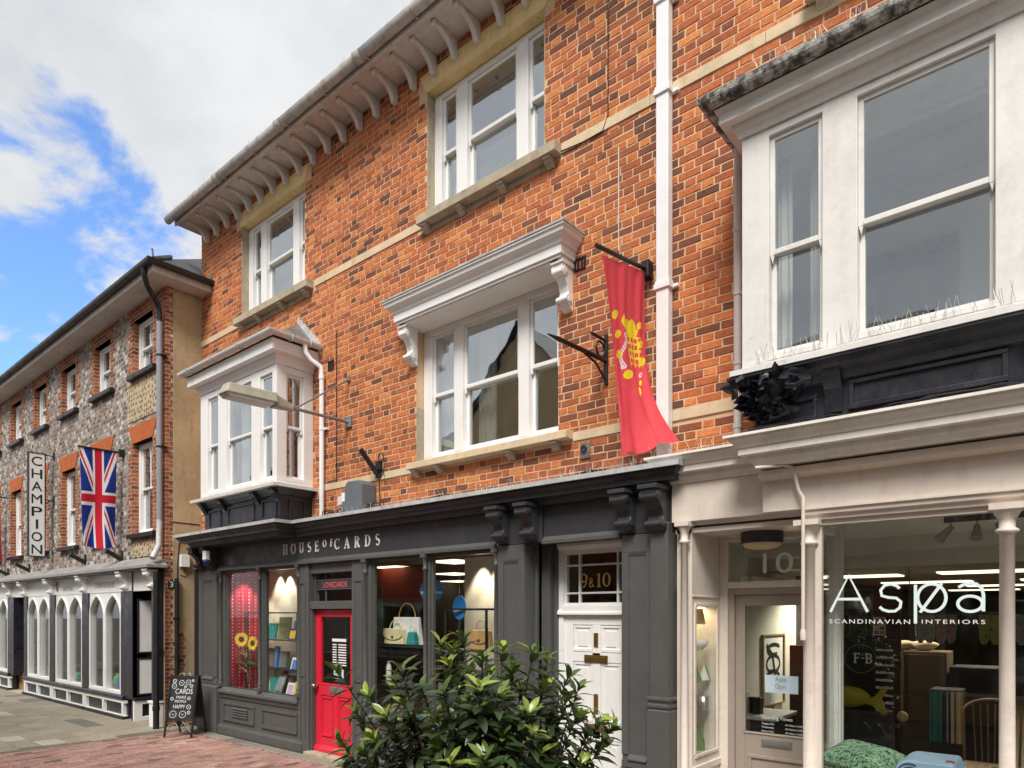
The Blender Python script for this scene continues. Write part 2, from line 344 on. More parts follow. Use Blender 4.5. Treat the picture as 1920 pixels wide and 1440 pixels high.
# ------------------------------------------------------------------ mesh helpers
BASE = {}
class MB:
    def __init__(s): s.v = []; s.f = []; s.sm = []; s.tint = None; s.col = None
    def add(s, vs, fs, smooth=False):
        o = len(s.v); s.v += [tuple(v) for v in vs]
        for f in fs: s.f.append(tuple(i + o for i in f)); s.sm.append(smooth)
        return s
    def box(s, x0, x1, y0, y1, z0, z1):
        return s.add([(x0, y0, z0), (x1, y0, z0), (x1, y1, z0), (x0, y1, z0), (x0, y0, z1), (x1, y0, z1), (x1, y1, z1), (x0, y1, z1)],
                     [(0, 3, 2, 1), (4, 5, 6, 7), (0, 1, 5, 4), (1, 2, 6, 5), (2, 3, 7, 6), (3, 0, 4, 7)])
    def hexa(s, p): return s.add(p, [(0, 3, 2, 1), (4, 5, 6, 7), (0, 1, 5, 4), (1, 2, 6, 5), (2, 3, 7, 6), (3, 0, 4, 7)])
    def prism(s, pts, axis, a, b, smooth=False):
        n = len(pts)
        if axis == 'x': vs = [(a, p, q) for p, q in pts] + [(b, p, q) for p, q in pts]
        elif axis == 'y': vs = [(p, a, q) for p, q in pts] + [(p, b, q) for p, q in pts]
        else: vs = [(p, q, a) for p, q in pts] + [(p, q, b) for p, q in pts]
        s.add(vs, [tuple(range(n))[::-1], tuple(range(n, 2 * n))])
        o = len(s.v) - 2 * n
        for i in range(n):
            j = (i + 1) % n; s.f.append((o + i, o + j, o + n + j, o + n + i)); s.sm.append(smooth)
        return s
    def sweep(s, path, prof):
        """profile [(outward, z)...] swept along plan path; outward = right-hand side"""
        n = len(path); k = len(prof); nr = []
        for i in range(n - 1):
            dx, dy = path[i + 1][0] - path[i][0], path[i + 1][1] - path[i][1]; L = math.hypot(dx, dy); nr.append((dy / L, -dx / L))
        vs = []
        for i in range(n):
            a = nr[max(0, i - 1)]; b = nr[min(n - 2, i)]; d = 1 + a[0] * b[0] + a[1] * b[1]
            ox, oy = (a[0] + b[0]) / d, (a[1] + b[1]) / d
            vs += [(path[i][0] + ox * p, path[i][1] + oy * p, z) for p, z in prof]
        fs = [(i * k + j, (i + 1) * k + j, (i + 1) * k + (j + 1) % k, i * k + (j + 1) % k) for i in range(n - 1) for j in range(k)]
        fs += [tuple(range(k)), tuple(range((n - 1) * k, n * k))[::-1]]
        return s.add(vs, fs)
    def tube(s, pts, r, n=8, caps=True):
        pts = [Vector(p) for p in pts]; m = len(pts); rs = r if isinstance(r, (list, tuple)) else [r] * m
        up = None; vs = []
        for i in range(m):
            d = (pts[min(m - 1, i + 1)] - pts[max(0, i - 1)]).normalized()
            if up is None: up = d.orthogonal().normalized()
            up = (up - d * up.dot(d)).normalized(); w = d.cross(up)
            for k in range(n):
                a = 2 * math.pi * k / n; vs.append(pts[i] + (up * math.cos(a) + w * math.sin(a)) * rs[i])
        fs = [(i * n + k, i * n + (k + 1) % n, (i + 1) * n + (k + 1) % n, (i + 1) * n + k) for i in range(m - 1) for k in range(n)]
        s.add(vs, fs, True)
        if caps: s.add([vs[i] for i in range(n)], [tuple(range(n))[::-1]]); s.add(vs[-n:], [tuple(range(n))])
        return s
    def lathe(s, cx, cy, prof, n=16, smooth=True):
        vs = [(cx + r * math.cos(2 * math.pi * k / n), cy + r * math.sin(2 * math.pi * k / n), z) for r, z in prof for k in range(n)]
        fs = [(i * n + k, i * n + (k + 1) % n, (i + 1) * n + (k + 1) % n, (i + 1) * n + k) for i in range(len(prof) - 1) for k in range(n)]
        s.add(vs, fs, smooth); s.add([vs[k] for k in range(n)], [tuple(range(n))[::-1]]); s.add(vs[-n:], [tuple(range(n))]); return s
    def disc(s, c, nrm, r, th=.004, n=24, ry=None):
        c = Vector(c); nrm = Vector(nrm).normalized(); up = Vector((0, 0, 1)); a = up.cross(nrm).normalized(); ry = ry or r
        p = [c + a * math.cos(2 * math.pi * k / n) * r + up * math.sin(2 * math.pi * k / n) * ry for k in range(n)]
        q = [v - nrm * th for v in p]
        s.add(p, [tuple(range(n))]); s.add(q, [tuple(range(n))[::-1]])
        s.add(p + q, [(k, n + k, n + (k + 1) % n, (k + 1) % n) for k in range(n)], True); return s
    def ell(s, c, rx, ry, rz, n=12, m=8, fn=None):
        vs = []
        for i in range(m + 1):
            t = math.pi * i / m
            for k in range(n):
                a = 2 * math.pi * k / n; v = Vector((rx * math.sin(t) * math.cos(a), ry * math.sin(t) * math.sin(a), rz * math.cos(t)))
                if fn: v = fn(v)
                vs.append(Vector(c) + v)
        return s.add(vs, [(i * n + k, (i + 1) * n + k, (i + 1) * n + (k + 1) % n, i * n + (k + 1) % n) for i in range(m) for k in range(n)], True)
    def grid(s, fn, nu, nv, smooth=True):
        vs = [fn(i / nu, j / nv) for j in range(nv + 1) for i in range(nu + 1)]
        return s.add(vs, [(j * (nu + 1) + i, j * (nu + 1) + i + 1, (j + 1) * (nu + 1) + i + 1, (j + 1) * (nu + 1) + i) for j in range(nv) for i in range(nu)], smooth)
    def rib(s, pts, w, y0, y1, closed=False):
        """flat stroke in the x-z plane between depths y0 (front) and y1; pts [(x,z)...], w width or list"""
        m = len(pts); ws = w if isinstance(w, (list, tuple)) else [w] * m; L = []; Rr = []
        for i in range(m):
            a = pts[(i - 1) % m] if (closed or i > 0) else pts[i]; b = pts[(i + 1) % m] if (closed or i < m - 1) else pts[i]
            dx, dz = b[0] - a[0], b[1] - a[1]; l = math.hypot(dx, dz) or 1; nx, nz = -dz / l, dx / l
            L.append((pts[i][0] + nx * ws[i] / 2, pts[i][1] + nz * ws[i] / 2)); Rr.append((pts[i][0] - nx * ws[i] / 2, pts[i][1] - nz * ws[i] / 2))
        k = m if closed else m - 1
        vs = [(x, y0, z) for x, z in L] + [(x, y0, z) for x, z in Rr] + [(x, y1, z) for x, z in L] + [(x, y1, z) for x, z in Rr]
        fs = []
        for i in range(k):
            j = (i + 1) % m
            fs += [(i, j, m + j, m + i), (2 * m + i, 3 * m + i, 3 * m + j, 2 * m + j), (i, 2 * m + i, 2 * m + j, j), (m + i, m + j, 3 * m + j, 3 * m + i)]
        if not closed: fs += [(0, m, 3 * m, 2 * m), (m - 1, 3 * m - 1, 4 * m - 1, 2 * m - 1)]
        return s.add(vs, fs)
    def xf(s, M):
        s.v = [tuple(M @ Vector(v)) for v in s.v]; return s
    def mesh(s, name, off=(0, 0, 0)):
        me = bpy.data.meshes.new(name)
        me.from_pydata([(v[0] - off[0], v[1] - off[1], v[2] - off[2]) for v in s.v], [], s.f)
        me.polygons.foreach_set('use_smooth', s.sm)
        if s.tint is not None:
            a = me.attributes.new('tint', 'FLOAT', 'FACE'); a.data.foreach_set('value', s.tint)
        if s.col is not None:
            a = me.attributes.new('Col', 'FLOAT_COLOR', 'CORNER'); flat = []
            for p, c in zip(me.polygons, s.col): flat += [c[0], c[1], c[2], 1.] * p.loop_total
            a.data.foreach_set('color', flat)
        me.update(); return me

def tagit(o, label, cat, group=None):
    o['label'] = label; o['category'] = cat
    if group: o['group'] = group
    return o
def thing(name, label, cat, base, group=None):
    o = bpy.data.objects.new(name, None); C.objects.link(o); o.location = base; o.empty_display_size = .2
    BASE[o] = Vector(base); return tagit(o, label, cat, group)
def part(name, mb, mat, parent, bevel=0., kind=None, label=None):
    b = BASE[parent]; me = mb.mesh(name, b); me.materials.append(MATS[mat])
    o = bpy.data.objects.new(name, me); C.objects.link(o); o.parent = parent; BASE[o] = b
    if bevel:
        m = o.modifiers.new('bevel', 'BEVEL'); m.width = bevel; m.segments = 2; m.limit_method = 'ANGLE'; m.angle_limit = rad(40)
    if kind: o['kind'] = kind
    if label: o['label'] = label
    return o
def solo(name, mb, mat, label, cat, base=None, group=None, bevel=0.):
    if base is None:
        n = len(mb.v); base = (sum(v[0] for v in mb.v) / n, sum(v[1] for v in mb.v) / n, min(v[2] for v in mb.v))
    me = mb.mesh(name, base); me.materials.append(MATS[mat]); o = bpy.data.objects.new(name, me); C.objects.link(o); o.location = base
    BASE[o] = Vector(base)
    if bevel:
        m = o.modifiers.new('bevel', 'BEVEL'); m.width = bevel; m.segments = 2; m.limit_method = 'ANGLE'; m.angle_limit = rad(40)
    return tagit(o, label, cat, group)
def struct(name, mb, mat):
    me = mb.mesh(name); me.materials.append(MATS[mat]); o = bpy.data.objects.new(name, me); C.objects.link(o); o['kind'] = 'structure'; BASE[o] = Vector((0, 0, 0)); return o

_FC = {}
def textpts(s, size, space=1.):
    """built-in sans outline as (verts, faces) in the x-y plane"""
    cu = bpy.data.curves.new('txt', 'FONT'); cu.body = s; cu.size = size; cu.space_character = space; cu.resolution_u = 4; cu.fill_mode = 'FRONT'
    o = bpy.data.objects.new('txt', cu); C.objects.link(o); bpy.context.view_layer.update()
    me = bpy.data.meshes.new_from_object(o.evaluated_get(bpy.context.evaluated_depsgraph_get()))
    vs = [v.co.copy() for v in me.vertices]; fs = [tuple(p.vertices) for p in me.polygons]
    bpy.data.objects.remove(o); bpy.data.curves.remove(cu); bpy.data.meshes.remove(me)
    return vs, fs
def text(mb, s, x0, x1, z0, z1, y, th=.003, space=1.):
    """lettering fitted to a box on a plane facing -y"""
    vs, fs = textpts(s, 1., space)
    ax = min(v.x for v in vs); bx = max(v.x for v in vs); az = min(v.y for v in vs); bz = max(v.y for v in vs)
    f = lambda v: (x0 + (v.x - ax) / (bx - ax) * (x1 - x0), z0 + (v.y - az) / (bz - az) * (z1 - z0))
    n = len(vs); q = [f(v) for v in vs]
    mb.add([(a, y, c) for a, c in q], fs)
    return mb

def arc(cx, cz, rx, rz, a0, a1, n=14):
    return [(cx + rx * math.cos(rad(a0 + (a1 - a0) * i / n)), cz + rz * math.sin(rad(a0 + (a1 - a0) * i / n))) for i in range(n + 1)]
def serif_letter(mb, ch, x, z, h, y, th, wt=1.):
    """roman capital of height h standing at x, z; returns its width"""
    k = [0]
    T, t = .185 * wt, .075 * wt; mn = min(.0125, .13 * h)
    def rb(pts, w):
        k[0] += 1; d = .0004 * k[0]
        ws = [max(a * h, mn) for a in w] if isinstance(w, list) else max(w * h, mn)
        mb.rib([(x + a * h, z + b * h) for a, b in pts], ws, y - d, y + th)
    def sf(a, b, w=.30): rb([(a - w / 2, b), (a + w / 2, b)], .05)
    def vert(a, w=T): rb([(a, 0), (a, 1)], w)
    def bowl(cx, cz, rx, rz, a0, a1, wt=T, wn=t):
        p = arc(cx, cz, rx, rz, a0, a1, 20); n = len(p)
        rb(p, [wn + (wt - wn) * abs(math.cos(rad(a0 + (a1 - a0) * i / (n - 1)))) ** 1.5 for i in range(n)])
    if ch == 'H': vert(.15); vert(.67); rb([(.15, .5), (.67, .5)], t); [sf(a, b) for a in (.15, .67) for b in (.025, .975)]; return .82
    if ch in 'O0':
        rx = .36 if ch == 'O' else .26
        bowl(rx + .05, .5, rx, .47, 0, 360); return 2 * rx + .1
    if ch == 'U': rb([(.15, 1), (.15, .3)], T); bowl(.39, .3, .24, .27, 180, 360); rb([(.63, .3), (.63, 1)], t); sf(.15, .975); sf(.63, .975, .24); return .78
    if ch == 'S':
        p = arc(.30, .74, .20, .23, 30, 250, 12) + arc(.30, .27, .23, .25, 70, -150, 12); n = len(p)
        rb(p, [t + (T - t) * math.exp(-((i - n / 2 + .5) / 6.) ** 2) for i in range(n)]); return .60
    if ch == 'E': vert(.15); rb([(.0, .975), (.55, .975)], .05); rb([(.0, .025), (.58, .025)], .05); rb([(.15, .52), (.45, .52)], .05); rb([(.54, .8), (.54, 1)], .045); rb([(.57, 0), (.57, .22)], .045); rb([(.45, .43), (.45, .61)], .04); return .64
    if ch == 'F': vert(.15); rb([(.0, .975), (.55, .975)], .05); sf(.15, .025); rb([(.15, .52), (.45, .52)], .05); rb([(.54, .8), (.54, 1)], .045); rb([(.45, .43), (.45, .61)], .04); return .60
    if ch == 'C': bowl(.42, .5, .37, .47, 48, 318); rb([(.68, .74), (.68, .97)], .05); return .76
    if ch == 'A': rb([(.08, 0), (.36, 1)], t); rb([(.64, 0), (.36, 1)], T); rb([(.19, .34), (.53, .34)], t); sf(.08, .025, .22); sf(.64, .025); return .78
    if ch == 'R': vert(.15); bowl(.32, .735, .25, .24, -90, 90); rb([(.15, .975), (.34, .975)], .05); rb([(.15, .495), (.34, .495)], .05); rb([(.36, .5), (.66, 0)], T); sf(.15, .025); sf(.70, .025, .16); sf(.08, .975, .16); return .76
    if ch == 'D': vert(.15); bowl(.34, .5, .34, .47, -90, 90); rb([(.0, .975), (.36, .975)], .05); rb([(.0, .025), (.36, .025)], .05); return .74
    if ch == '1': vert(.2); sf(.2, .025); rb([(.05, .84), (.2, .98)], t); return .4
    if ch == '9': bowl(.3, .68, .24, .29, 0, 360); rb(arc(.22, .55, .33, .55, 0, -85, 8), t + .03); return .62
    if ch == '&': bowl(.28, .78, .15, .2, 0, 360, .09); bowl(.28, .28, .24, .26, 60, 350, .12); rb([(.18, .66), (.68, .02)], .09); return .72
    if ch == 'B': vert(.15); bowl(.32, .74, .2, .23, -90, 90); bowl(.32, .27, .25, .25, -90, 90); [rb([(0, b), (.34, b)], .05) for b in (.025, .51, .975)]; return .66
    if ch == '-': rb([(.05, .5), (.25, .5)], t); return .3
    return .3
def serif(mb, s, x0, z, h, y, th=.01, gap=.14, x1=None):
    if x1 is not None:
        w = sum(serif_letter(MB(), c, 0, 0, h, 0, .01) * h for c in s); gap = (x1 - x0 - w) / max(1, len(s) - 1) / h
    x = x0
    for c in s: x += (serif_letter(mb, c, x, z, h, y, th) + gap) * h
    return x

# ------------------------------------------------------------------ walls and separate pieces
def wall_holes(mb, x0, x1, z0, z1, y, th, holes):
    xs = sorted({x0, x1, *[h[0] for h in holes], *[h[1] for h in holes]}); zs = sorted({z0, z1, *[h[2] for h in holes], *[h[3] for h in holes]})
    xs = [a for a in xs if x0 <= a <= x1]; zs = [a for a in zs if z0 <= a <= z1]
    inh = lambda a, b: any(h[0] < a < h[1] and h[2] < b < h[3] for h in holes)
    for i in range(len(xs) - 1):
        for j in range(len(zs) - 1):
            a, b, c, d = xs[i], xs[i + 1], zs[j], zs[j + 1]
            if inh((a + b) / 2, (c + d) / 2): continue
            mb.add([(a, y, c), (b, y, c), (b, y, d), (a, y, d)], [(0, 1, 2, 3)])
            mb.add([(a, y + th, c), (b, y + th, c), (b, y + th, d), (a, y + th, d)], [(3, 2, 1, 0)])
    for h in list(holes) + [(x0, x1, z0, z1)]:
        a, b, c, d = h
        mb.add([(a, y, c), (b, y, c), (b, y, d), (a, y, d), (a, y + th, c), (b, y + th, c), (b, y + th, d), (a, y + th, d)], [(0, 4, 5, 1), (1, 5, 6, 2), (2, 6, 7, 3), (3, 7, 4, 0)])
    return mb

def flemish(x0, x1, z0, z1, holes, course=.0775, joint=.0135, phase=0.):
    S, Hd = .2195, .1035; out = []; i = 0; z = z0
    while z < z1 - .02:
        x = x0 - 1 + phase + ((S + Hd) / 2 + joint if i % 2 else 0) ; k = 0
        zc = z + course / 2
        hs = sorted((h[0], h[1]) for h in holes if h[2] < zc < h[3])
        while x < x1:
            w = S if k % 2 == 0 else Hd; w += random.uniform(-.006, .006)
            segs = [(max(x, x0), min(x + w, x1))]
            for a, b in hs:
                ns = []
                for p, q in segs:
                    if b <= p or a >= q: ns.append((p, q)); continue
                    if p < a: ns.append((p, a))
                    if q > b: ns.append((b, q))
                segs = ns
            for p, q in segs:
                if q - p > .028: out.append((p, q, z + joint / 2, min(z1, z + course - joint / 2)))
            x += w + joint; k += 1
        z += course; i += 1
    return out
def brick_unit(w, h, d, ch, jit=0.):
    """chamfered block: front faces -y, centred in x, z; no back face"""
    j = lambda: random.uniform(-jit, jit)
    a, b = w / 2, h / 2
    o = [(-a + j(), ch, -b + j()), (a + j(), ch, -b + j()), (a + j(), ch, b + j()), (-a + j(), ch, b + j())]
    i = [(-a + ch + j(), j() * .6, -b + ch + j()), (a - ch + j(), j() * .6, -b + ch + j()), (a - ch + j(), j() * .6, b - ch + j()), (-a + ch + j(), j() * .6, b - ch + j())]
    bk = [(p[0], d, p[2]) for p in o]
    return i + o + bk, [(0, 1, 2, 3)] + [(k, 4 + k, 4 + (k + 1) % 4, (k + 1) % 4) for k in range(4)] + [(4 + k, 8 + k, 8 + (k + 1) % 4, 4 + (k + 1) % 4) for k in range(4)]
def pieces(name, lst, parent, mat, unit, place, nmax, key):
    """lst of (data, tint): the nmax that show largest as own objects, the rest joined"""
    lst = sorted(lst, key=key); near, far = lst[:nmax], lst[nmax:]
    b = BASE[parent]; cache = {}
    for it in near:
        k, sx, loc, tint = unit(it)
        if k not in cache:
            cache[k] = []
            for q in range(4):
                vs, fs = place(k, True); me = bpy.data.meshes.new(name); me.from_pydata(vs, [], fs); me.materials.append(MATS[mat + '_one']); cache[k].append(me)
        o = bpy.data.objects.new(name, random.choice(cache[k])); C.objects.link(o); o.parent = parent; o.location = Vector(loc) - b
        o.scale = sx; o['tint'] = tint; BASE[o] = b
    if far:
        mb = MB(); mb.tint = []
        for it in far:
            k, sx, loc, tint = unit(it); vs, fs = place(k, False)
            mb.add([(v[0] * sx[0] + loc[0], v[1] * sx[1] + loc[1], v[2] * sx[2] + loc[2]) for v in vs], fs); mb.tint += [tint] * len(fs)
        part(name + 's', mb, mat + '_many', parent, kind='stuff')
def tint_rand(x, z):
    t = random.gauss(.56, .2)
    if R() < .09: t = random.uniform(.0, .3)
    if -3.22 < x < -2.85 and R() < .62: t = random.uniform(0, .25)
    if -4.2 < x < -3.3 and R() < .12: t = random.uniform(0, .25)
    if -10 < x < -6.5 and z > 6.9: t -= .04
    return min(1, max(0, t))
def lay_bricks(parent, lst, y, nmax=300):
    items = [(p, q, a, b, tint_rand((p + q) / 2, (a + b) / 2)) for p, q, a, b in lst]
    def key(it):
        cx, cz = (it[0] + it[1]) / 2, (it[2] + it[3]) / 2
        d = -sY * cx + cY * y; u = 960 + FP * (cY * cx + sY * y) / d; v = HY - FP * (cz - HH) / d
        off = 0 if (0 < u < 1920 and 0 < v < 1440) else 1000
        return off - (it[1] - it[0]) * (it[3] - it[2]) / (d * d)
    def unit(it):
        w = it[1] - it[0]; k = 'S' if w > .16 else 'H'; bw = .2195 if k == 'S' else .1035
        return k, (w / bw, 1, (it[3] - it[2]) / .064), ((it[0] + it[1]) / 2, y, (it[2] + it[3]) / 2), it[4]
    def place(k, one): return brick_unit(.2195 if k == 'S' else .1035, .064, .02, .0035, .0042)
    pieces('brick', items, parent, 'brick', unit, place, nmax, key)
# ================================================================== ground
WALL, SHOP, LEFT = 5.8, 5.44, 5.17
street = struct('street', MB().add([(-300, -300, -.03), (300, -300, -.03), (300, 300, -.03), (-300, 300, -.03)], [(0, 1, 2, 3)]), 'joint')
pavement = struct('pavement', MB().box(-60, -11.76, -3.4, 5.6, -.29, -.012), 'joint')
def flat(k, one):
    w, h = k; vs, fs = brick_unit(w, h, .025, .006 if w < .3 else .009, .003)
    return [(v[0], v[2], -v[1]) for v in vs], [f[::-1] for f in fs]
def gkey(it):
    x, y = it[0], it[1]; d = -sY * x + cY * y
    if d < .5: return 5000
    u = 960 + FP * (cY * x + sY * y) / d; v = HY + FP * 2 / d
    return (0 if (-30 < u < 700 and v < 1460) else 1000) + d
lst = []
for i in range(int(7.4 / .105)):
    x = -11.70 + i * .105; y = -1.2 - (i % 2) * .105
    while y < 5.22:
        t = min(1, max(0, random.gauss(.55, .17)))
        if R() < .05: t = random.uniform(0, .2)
        lst.append((x, y, .096 + random.uniform(-.002, .002), .2, t)); y += .21
pieces('paver', lst, street, 'paver', lambda it: ((.1, .2), (it[2] / .1, 1, 1), (it[0], it[1], random.uniform(-.002, .003)), it[4]), flat, 300, gkey)
lst = []; y = 5.35; r = 0
while y > -1:
    d = random.choice((.3, .36, .42)); x = -11.78 - random.uniform(0, .3)
    if r == 0: d = .35
    while x > -30:
        w = random.uniform(.4, .85); t = min(1, max(0, random.gauss(.58, .11)))
        if R() < .07: t = random.uniform(0, .2)
        if R() < .07: t = .97
        lst.append((x - w / 2, y - d / 2, w, d, t)); x -= w + .012
    y -= d + .012; r += 1
def flagunit(it): return (.7, .5), ((it[2] - .0) / .7, it[3] / .5, 1), (it[0], it[1], .008 + random.uniform(-.002, .002)), it[4]
pieces('flagstone', lst, pavement, 'flag', flagunit, flat, 300, gkey)
lst = []; x = -11.6
while x < 1.5:
    w = random.uniform(.3, .6); lst.append((x + w / 2, 5.325, w, .2, min(1, max(0, random.gauss(.34, .12))))); x += w + .012
pieces('edging_stone', lst, street, 'flag', lambda it: ((.45, .2), (it[2] / .45, 1, 1), (it[0], it[1], .012), it[4]), flat, 300, gkey)

# ================================================================== joinery helpers
def sash_window(parent, x0, x1, z0, z1, y, lights, mat='white', glass='glass', fr=.06, mid=.5, depth=.12, bars=0, sill=None):
    f = MB()
    f.box(x0, x1, y, y + depth, z0, z0 + fr); f.box(x0, x1, y, y + depth, z1 - fr, z1)
    edges = [x0] + [e for l in lights for e in l] + [x1]
    for i in range(0, len(edges), 2): f.box(edges[i], edges[i + 1], y - .002, y + depth - .002, z0 + fr, z1 - fr)
    w = part('window', f, mat, parent, .005)
    zm = z0 + fr + (z1 - z0 - 2 * fr) * mid
    for a, b in lights:
        for up in (1, 0):
            c, d = (zm - .02, z1 - fr) if up else (z0 + fr, zm + .02); yy = y + (.03 if up else .07); s = MB(); t = .04
            s.box(a, a + t, yy, yy + .035, c, d); s.box(b - t, b, yy, yy + .035, c, d); s.box(a + t, b - t, yy, yy + .035, d - t, d); s.box(a + t, b - t, yy - (.012 if up else 0), yy + .035, c, c + (.045 if up else .065))
            if up:
                for q in (a + t / 2, b - t / 2): s.prism([(q - .016, c), (q + .016, c), (q + .012, c - .05), (q, c - .06), (q - .012, c - .05)], 'y', yy, yy + .03)
            if bars and up == up:
                for k in range(bars):
                    q = a + (b - a) * (k + 1) / (bars + 1); s.box(q - .011, q + .011, yy + .005, yy + .03, c + t, d - t)
            part('sash', s, mat, w, .004)
            part('pane', MB().box(a + t, b - t, yy + .014, yy + .018, c + t, d - t), glass, w)
    return w
def room(parent, x0, x1, y0, y1, z0, z1, mat='plaster'):
    m = MB(); m.add([(x0, y0, z0), (x1, y0, z0), (x1, y1, z0), (x0, y1, z0), (x0, y0, z1), (x1, y0, z1), (x1, y1, z1), (x0, y1, z1)], [(0, 1, 2, 3), (7, 6, 5, 4), (1, 5, 6, 2), (2, 6, 7, 3), (3, 7, 4, 0)])
    return part('room', m, mat, parent)
def curtain(parent, x0, x1, z0, z1, y, n=5, mat='curtain', amp=.03):
    return part('curtain', MB().grid(lambda a, b: (x0 + (x1 - x0) * a, y + amp * math.sin(a * n * 6.28) + .01 * math.sin(a * 31 + b * 3), z0 + (z1 - z0) * b), n * 8, 6), mat, parent)
def stone_sill(parent, x0, x1, zb, zt, yf, yb, mat, corb, cmat='stone_grey'):
    s = part('sill', MB().hexa([(x0, yf, zb), (x1, yf, zb), (x1, yb, zb), (x0, yb, zb), (x0, yf, zt - .01), (x1, yf, zt - .01), (x1, yb, zt + .025), (x0, yb, zt + .025)]), mat, parent, .006)
    for c in corb:
        part('corbel', MB().prism([(WALL, zb), (yf + .02, zb), (yf + .02, zb - .025), (yf + .045, zb - .03), (yf + .05, zb - .055), (WALL - .02, zb - .095), (WALL, zb - .095)], 'x', c - .045, c + .045), cmat, s, .004)
    return s
def scroll(mb, x, w, yb, zt, h, d):
    """S-scroll console hanging from zt, depth d at the top, against the wall plane yb"""
    pr = []
    pts = [(d, 0), (d, -.10 * h), (d * .98, -.17 * h), (d * .86, -.26 * h), (d * .66, -.36 * h), (d * .48, -.48 * h), (d * .40, -.60 * h), (d * .46, -.68 * h), (d * .52, -.75 * h), (d * .50, -.84 * h), (d * .36, -.92 * h), (d * .16, -.97 * h), (0, -h)]
    mb.prism([(yb, zt)] + [(yb - a, zt + b) for a, b in pts], 'x', x - w / 2, x + w / 2)
    for s in (-1, 1):
        xo = x + s * w / 2
        for (cy, cz, r) in ((d * .80, -.17 * h, .13 * h), (d * .38, -.78 * h, .105 * h)):
            for rr, t in ((r, .008), (r * .55, .016)):
                mb.prism([(yb - cy + rr * math.cos(k * .524), zt + cz + rr * math.sin(k * .524)) for k in range(12)], 'x', xo - (t if s < 0 else 0), xo + (t if s > 0 else 0))
    mb.tube([(x - w / 2 - .012, yb - d * .86, zt - .2 * h), (x + w / 2 + .012, yb - d * .86, zt - .2 * h)], .085 * h, 10)
    mb.tube([(x - w / 2 - .012, yb - d * .52, zt - .77 * h), (x + w / 2 + .012, yb - d * .52, zt - .77 * h)], .07 * h, 10)
    mb.box(x - w / 2 - .018, x + w / 2 + .018, yb - d - .02, yb, zt - .045 * h, zt + .02)
    return mb
def panel_mould(mb, x0, x1, z0, z1, y, t=.03, d=.018, rec=.012):
    """raised moulding frame round a sunk panel, on a face at y"""
    mb.box(x0, x1, y - d, y + .002, z1 - t, z1); mb.box(x0, x1, y - d - .008, y + .002, z0, z0 + t * 1.3)
    mb.box(x0, x0 + t, y - d + .003, y + .002, z0 + t * 1.3, z1 - t); mb.box(x1 - t, x1, y - d + .003, y + .002, z0 + t * 1.3, z1 - t)
def colonnette(mb, x, y, z0, z1, r):
    """slim turned shopfront column with base and capital"""
    mb.box(x - r * 1.9, x + r * 1.9, y - r * 1.9, y + r * 1.9, z0, z0 + .05)
    mb.lathe(x, y, [(r * 1.75, z0 + .05), (r * 1.75, z0 + .07), (r * 1.2, z0 + .085), (r * 1.5, z0 + .105), (r * 1.5, z0 + .12), (r, z0 + .14), (r * .92, z1 - .19), (r * 1.45, z1 - .18), (r * 1.45, z1 - .165), (r, z1 - .15), (r * 1.05, z1 - .1), (r * 1.7, z1 - .05), (r * 1.9, z1 - .04)], 14)
    mb.box(x - r * 2, x + r * 2, y - r * 2, y + r * 2, z1 - .04, z1)
def spikes(mb, pts, n, h=.1, r=.0016):
    for i in range(n):
        k = R() * (len(pts) - 1); a = int(k); f = k - a; p = Vector(pts[a]).lerp(Vector(pts[a + 1]), f)
        q = p + Vector((random.uniform(-.05, .05), random.uniform(-.06, .02), h * random.uniform(.6, 1.1)))
        mb.tube([p, q], r, 4, False)
    return mb

# ================================================================== the red brick building over the grey shop
b1 = thing('red_brick_building', 'orange-red brick building over the dark grey card shop with red door', 'building', (-7.6, WALL, 0))
UL = (-10.876, -8.985, 6.95, 8.525); UR = (-6.296, -4.43, 6.95, 8.525); MID = (-6.495, -4.253, 3.90, 5.62); BAY = (-11.0, -8.84, 3.90, 5.62)
holes1 = [UL, UR, MID, BAY]
XL, XR = -12.32, -2.97
wall1 = part('wall', wall_holes(MB(), XL, XR, 3.0, 8.98, WALL + .0045, .30, holes1), 'mortar', b1)
ex = [(XL, XR, 6.845, 6.955), (XL, XR, 3.785, 3.885), (-11.05, -8.82, 8.50, 8.765), (-6.44, -4.30, 8.46, 8.75), (-10.9, -8.78, 3.2, 6.0), (-6.44, -4.3, 8.46, 8.75), (-10.98, -8.7, 6.8, 6.96), (-6.43, -4.2, 6.8, 6.96)]
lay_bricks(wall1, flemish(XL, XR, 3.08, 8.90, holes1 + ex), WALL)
for z0, z1, gaps in ((6.845, 6.955, ((-10.93, -8.72), (-6.38, -4.21))), (3.785, 3.885, ((-11.2, -8.6), (-6.54, -4.06)))):
    m = MB(); x = XL
    for a, b in list(gaps) + [(XR, XR)]:
        while x < a - .02:
            e = min(a, x + random.uniform(.8, 1.1)); part('string_stone', MB().box(x + .002, e - .002, WALL - .012, WALL + .05, z0 + .004, z1 - .004), 'stone', wall1, .003); x = e
        x = b
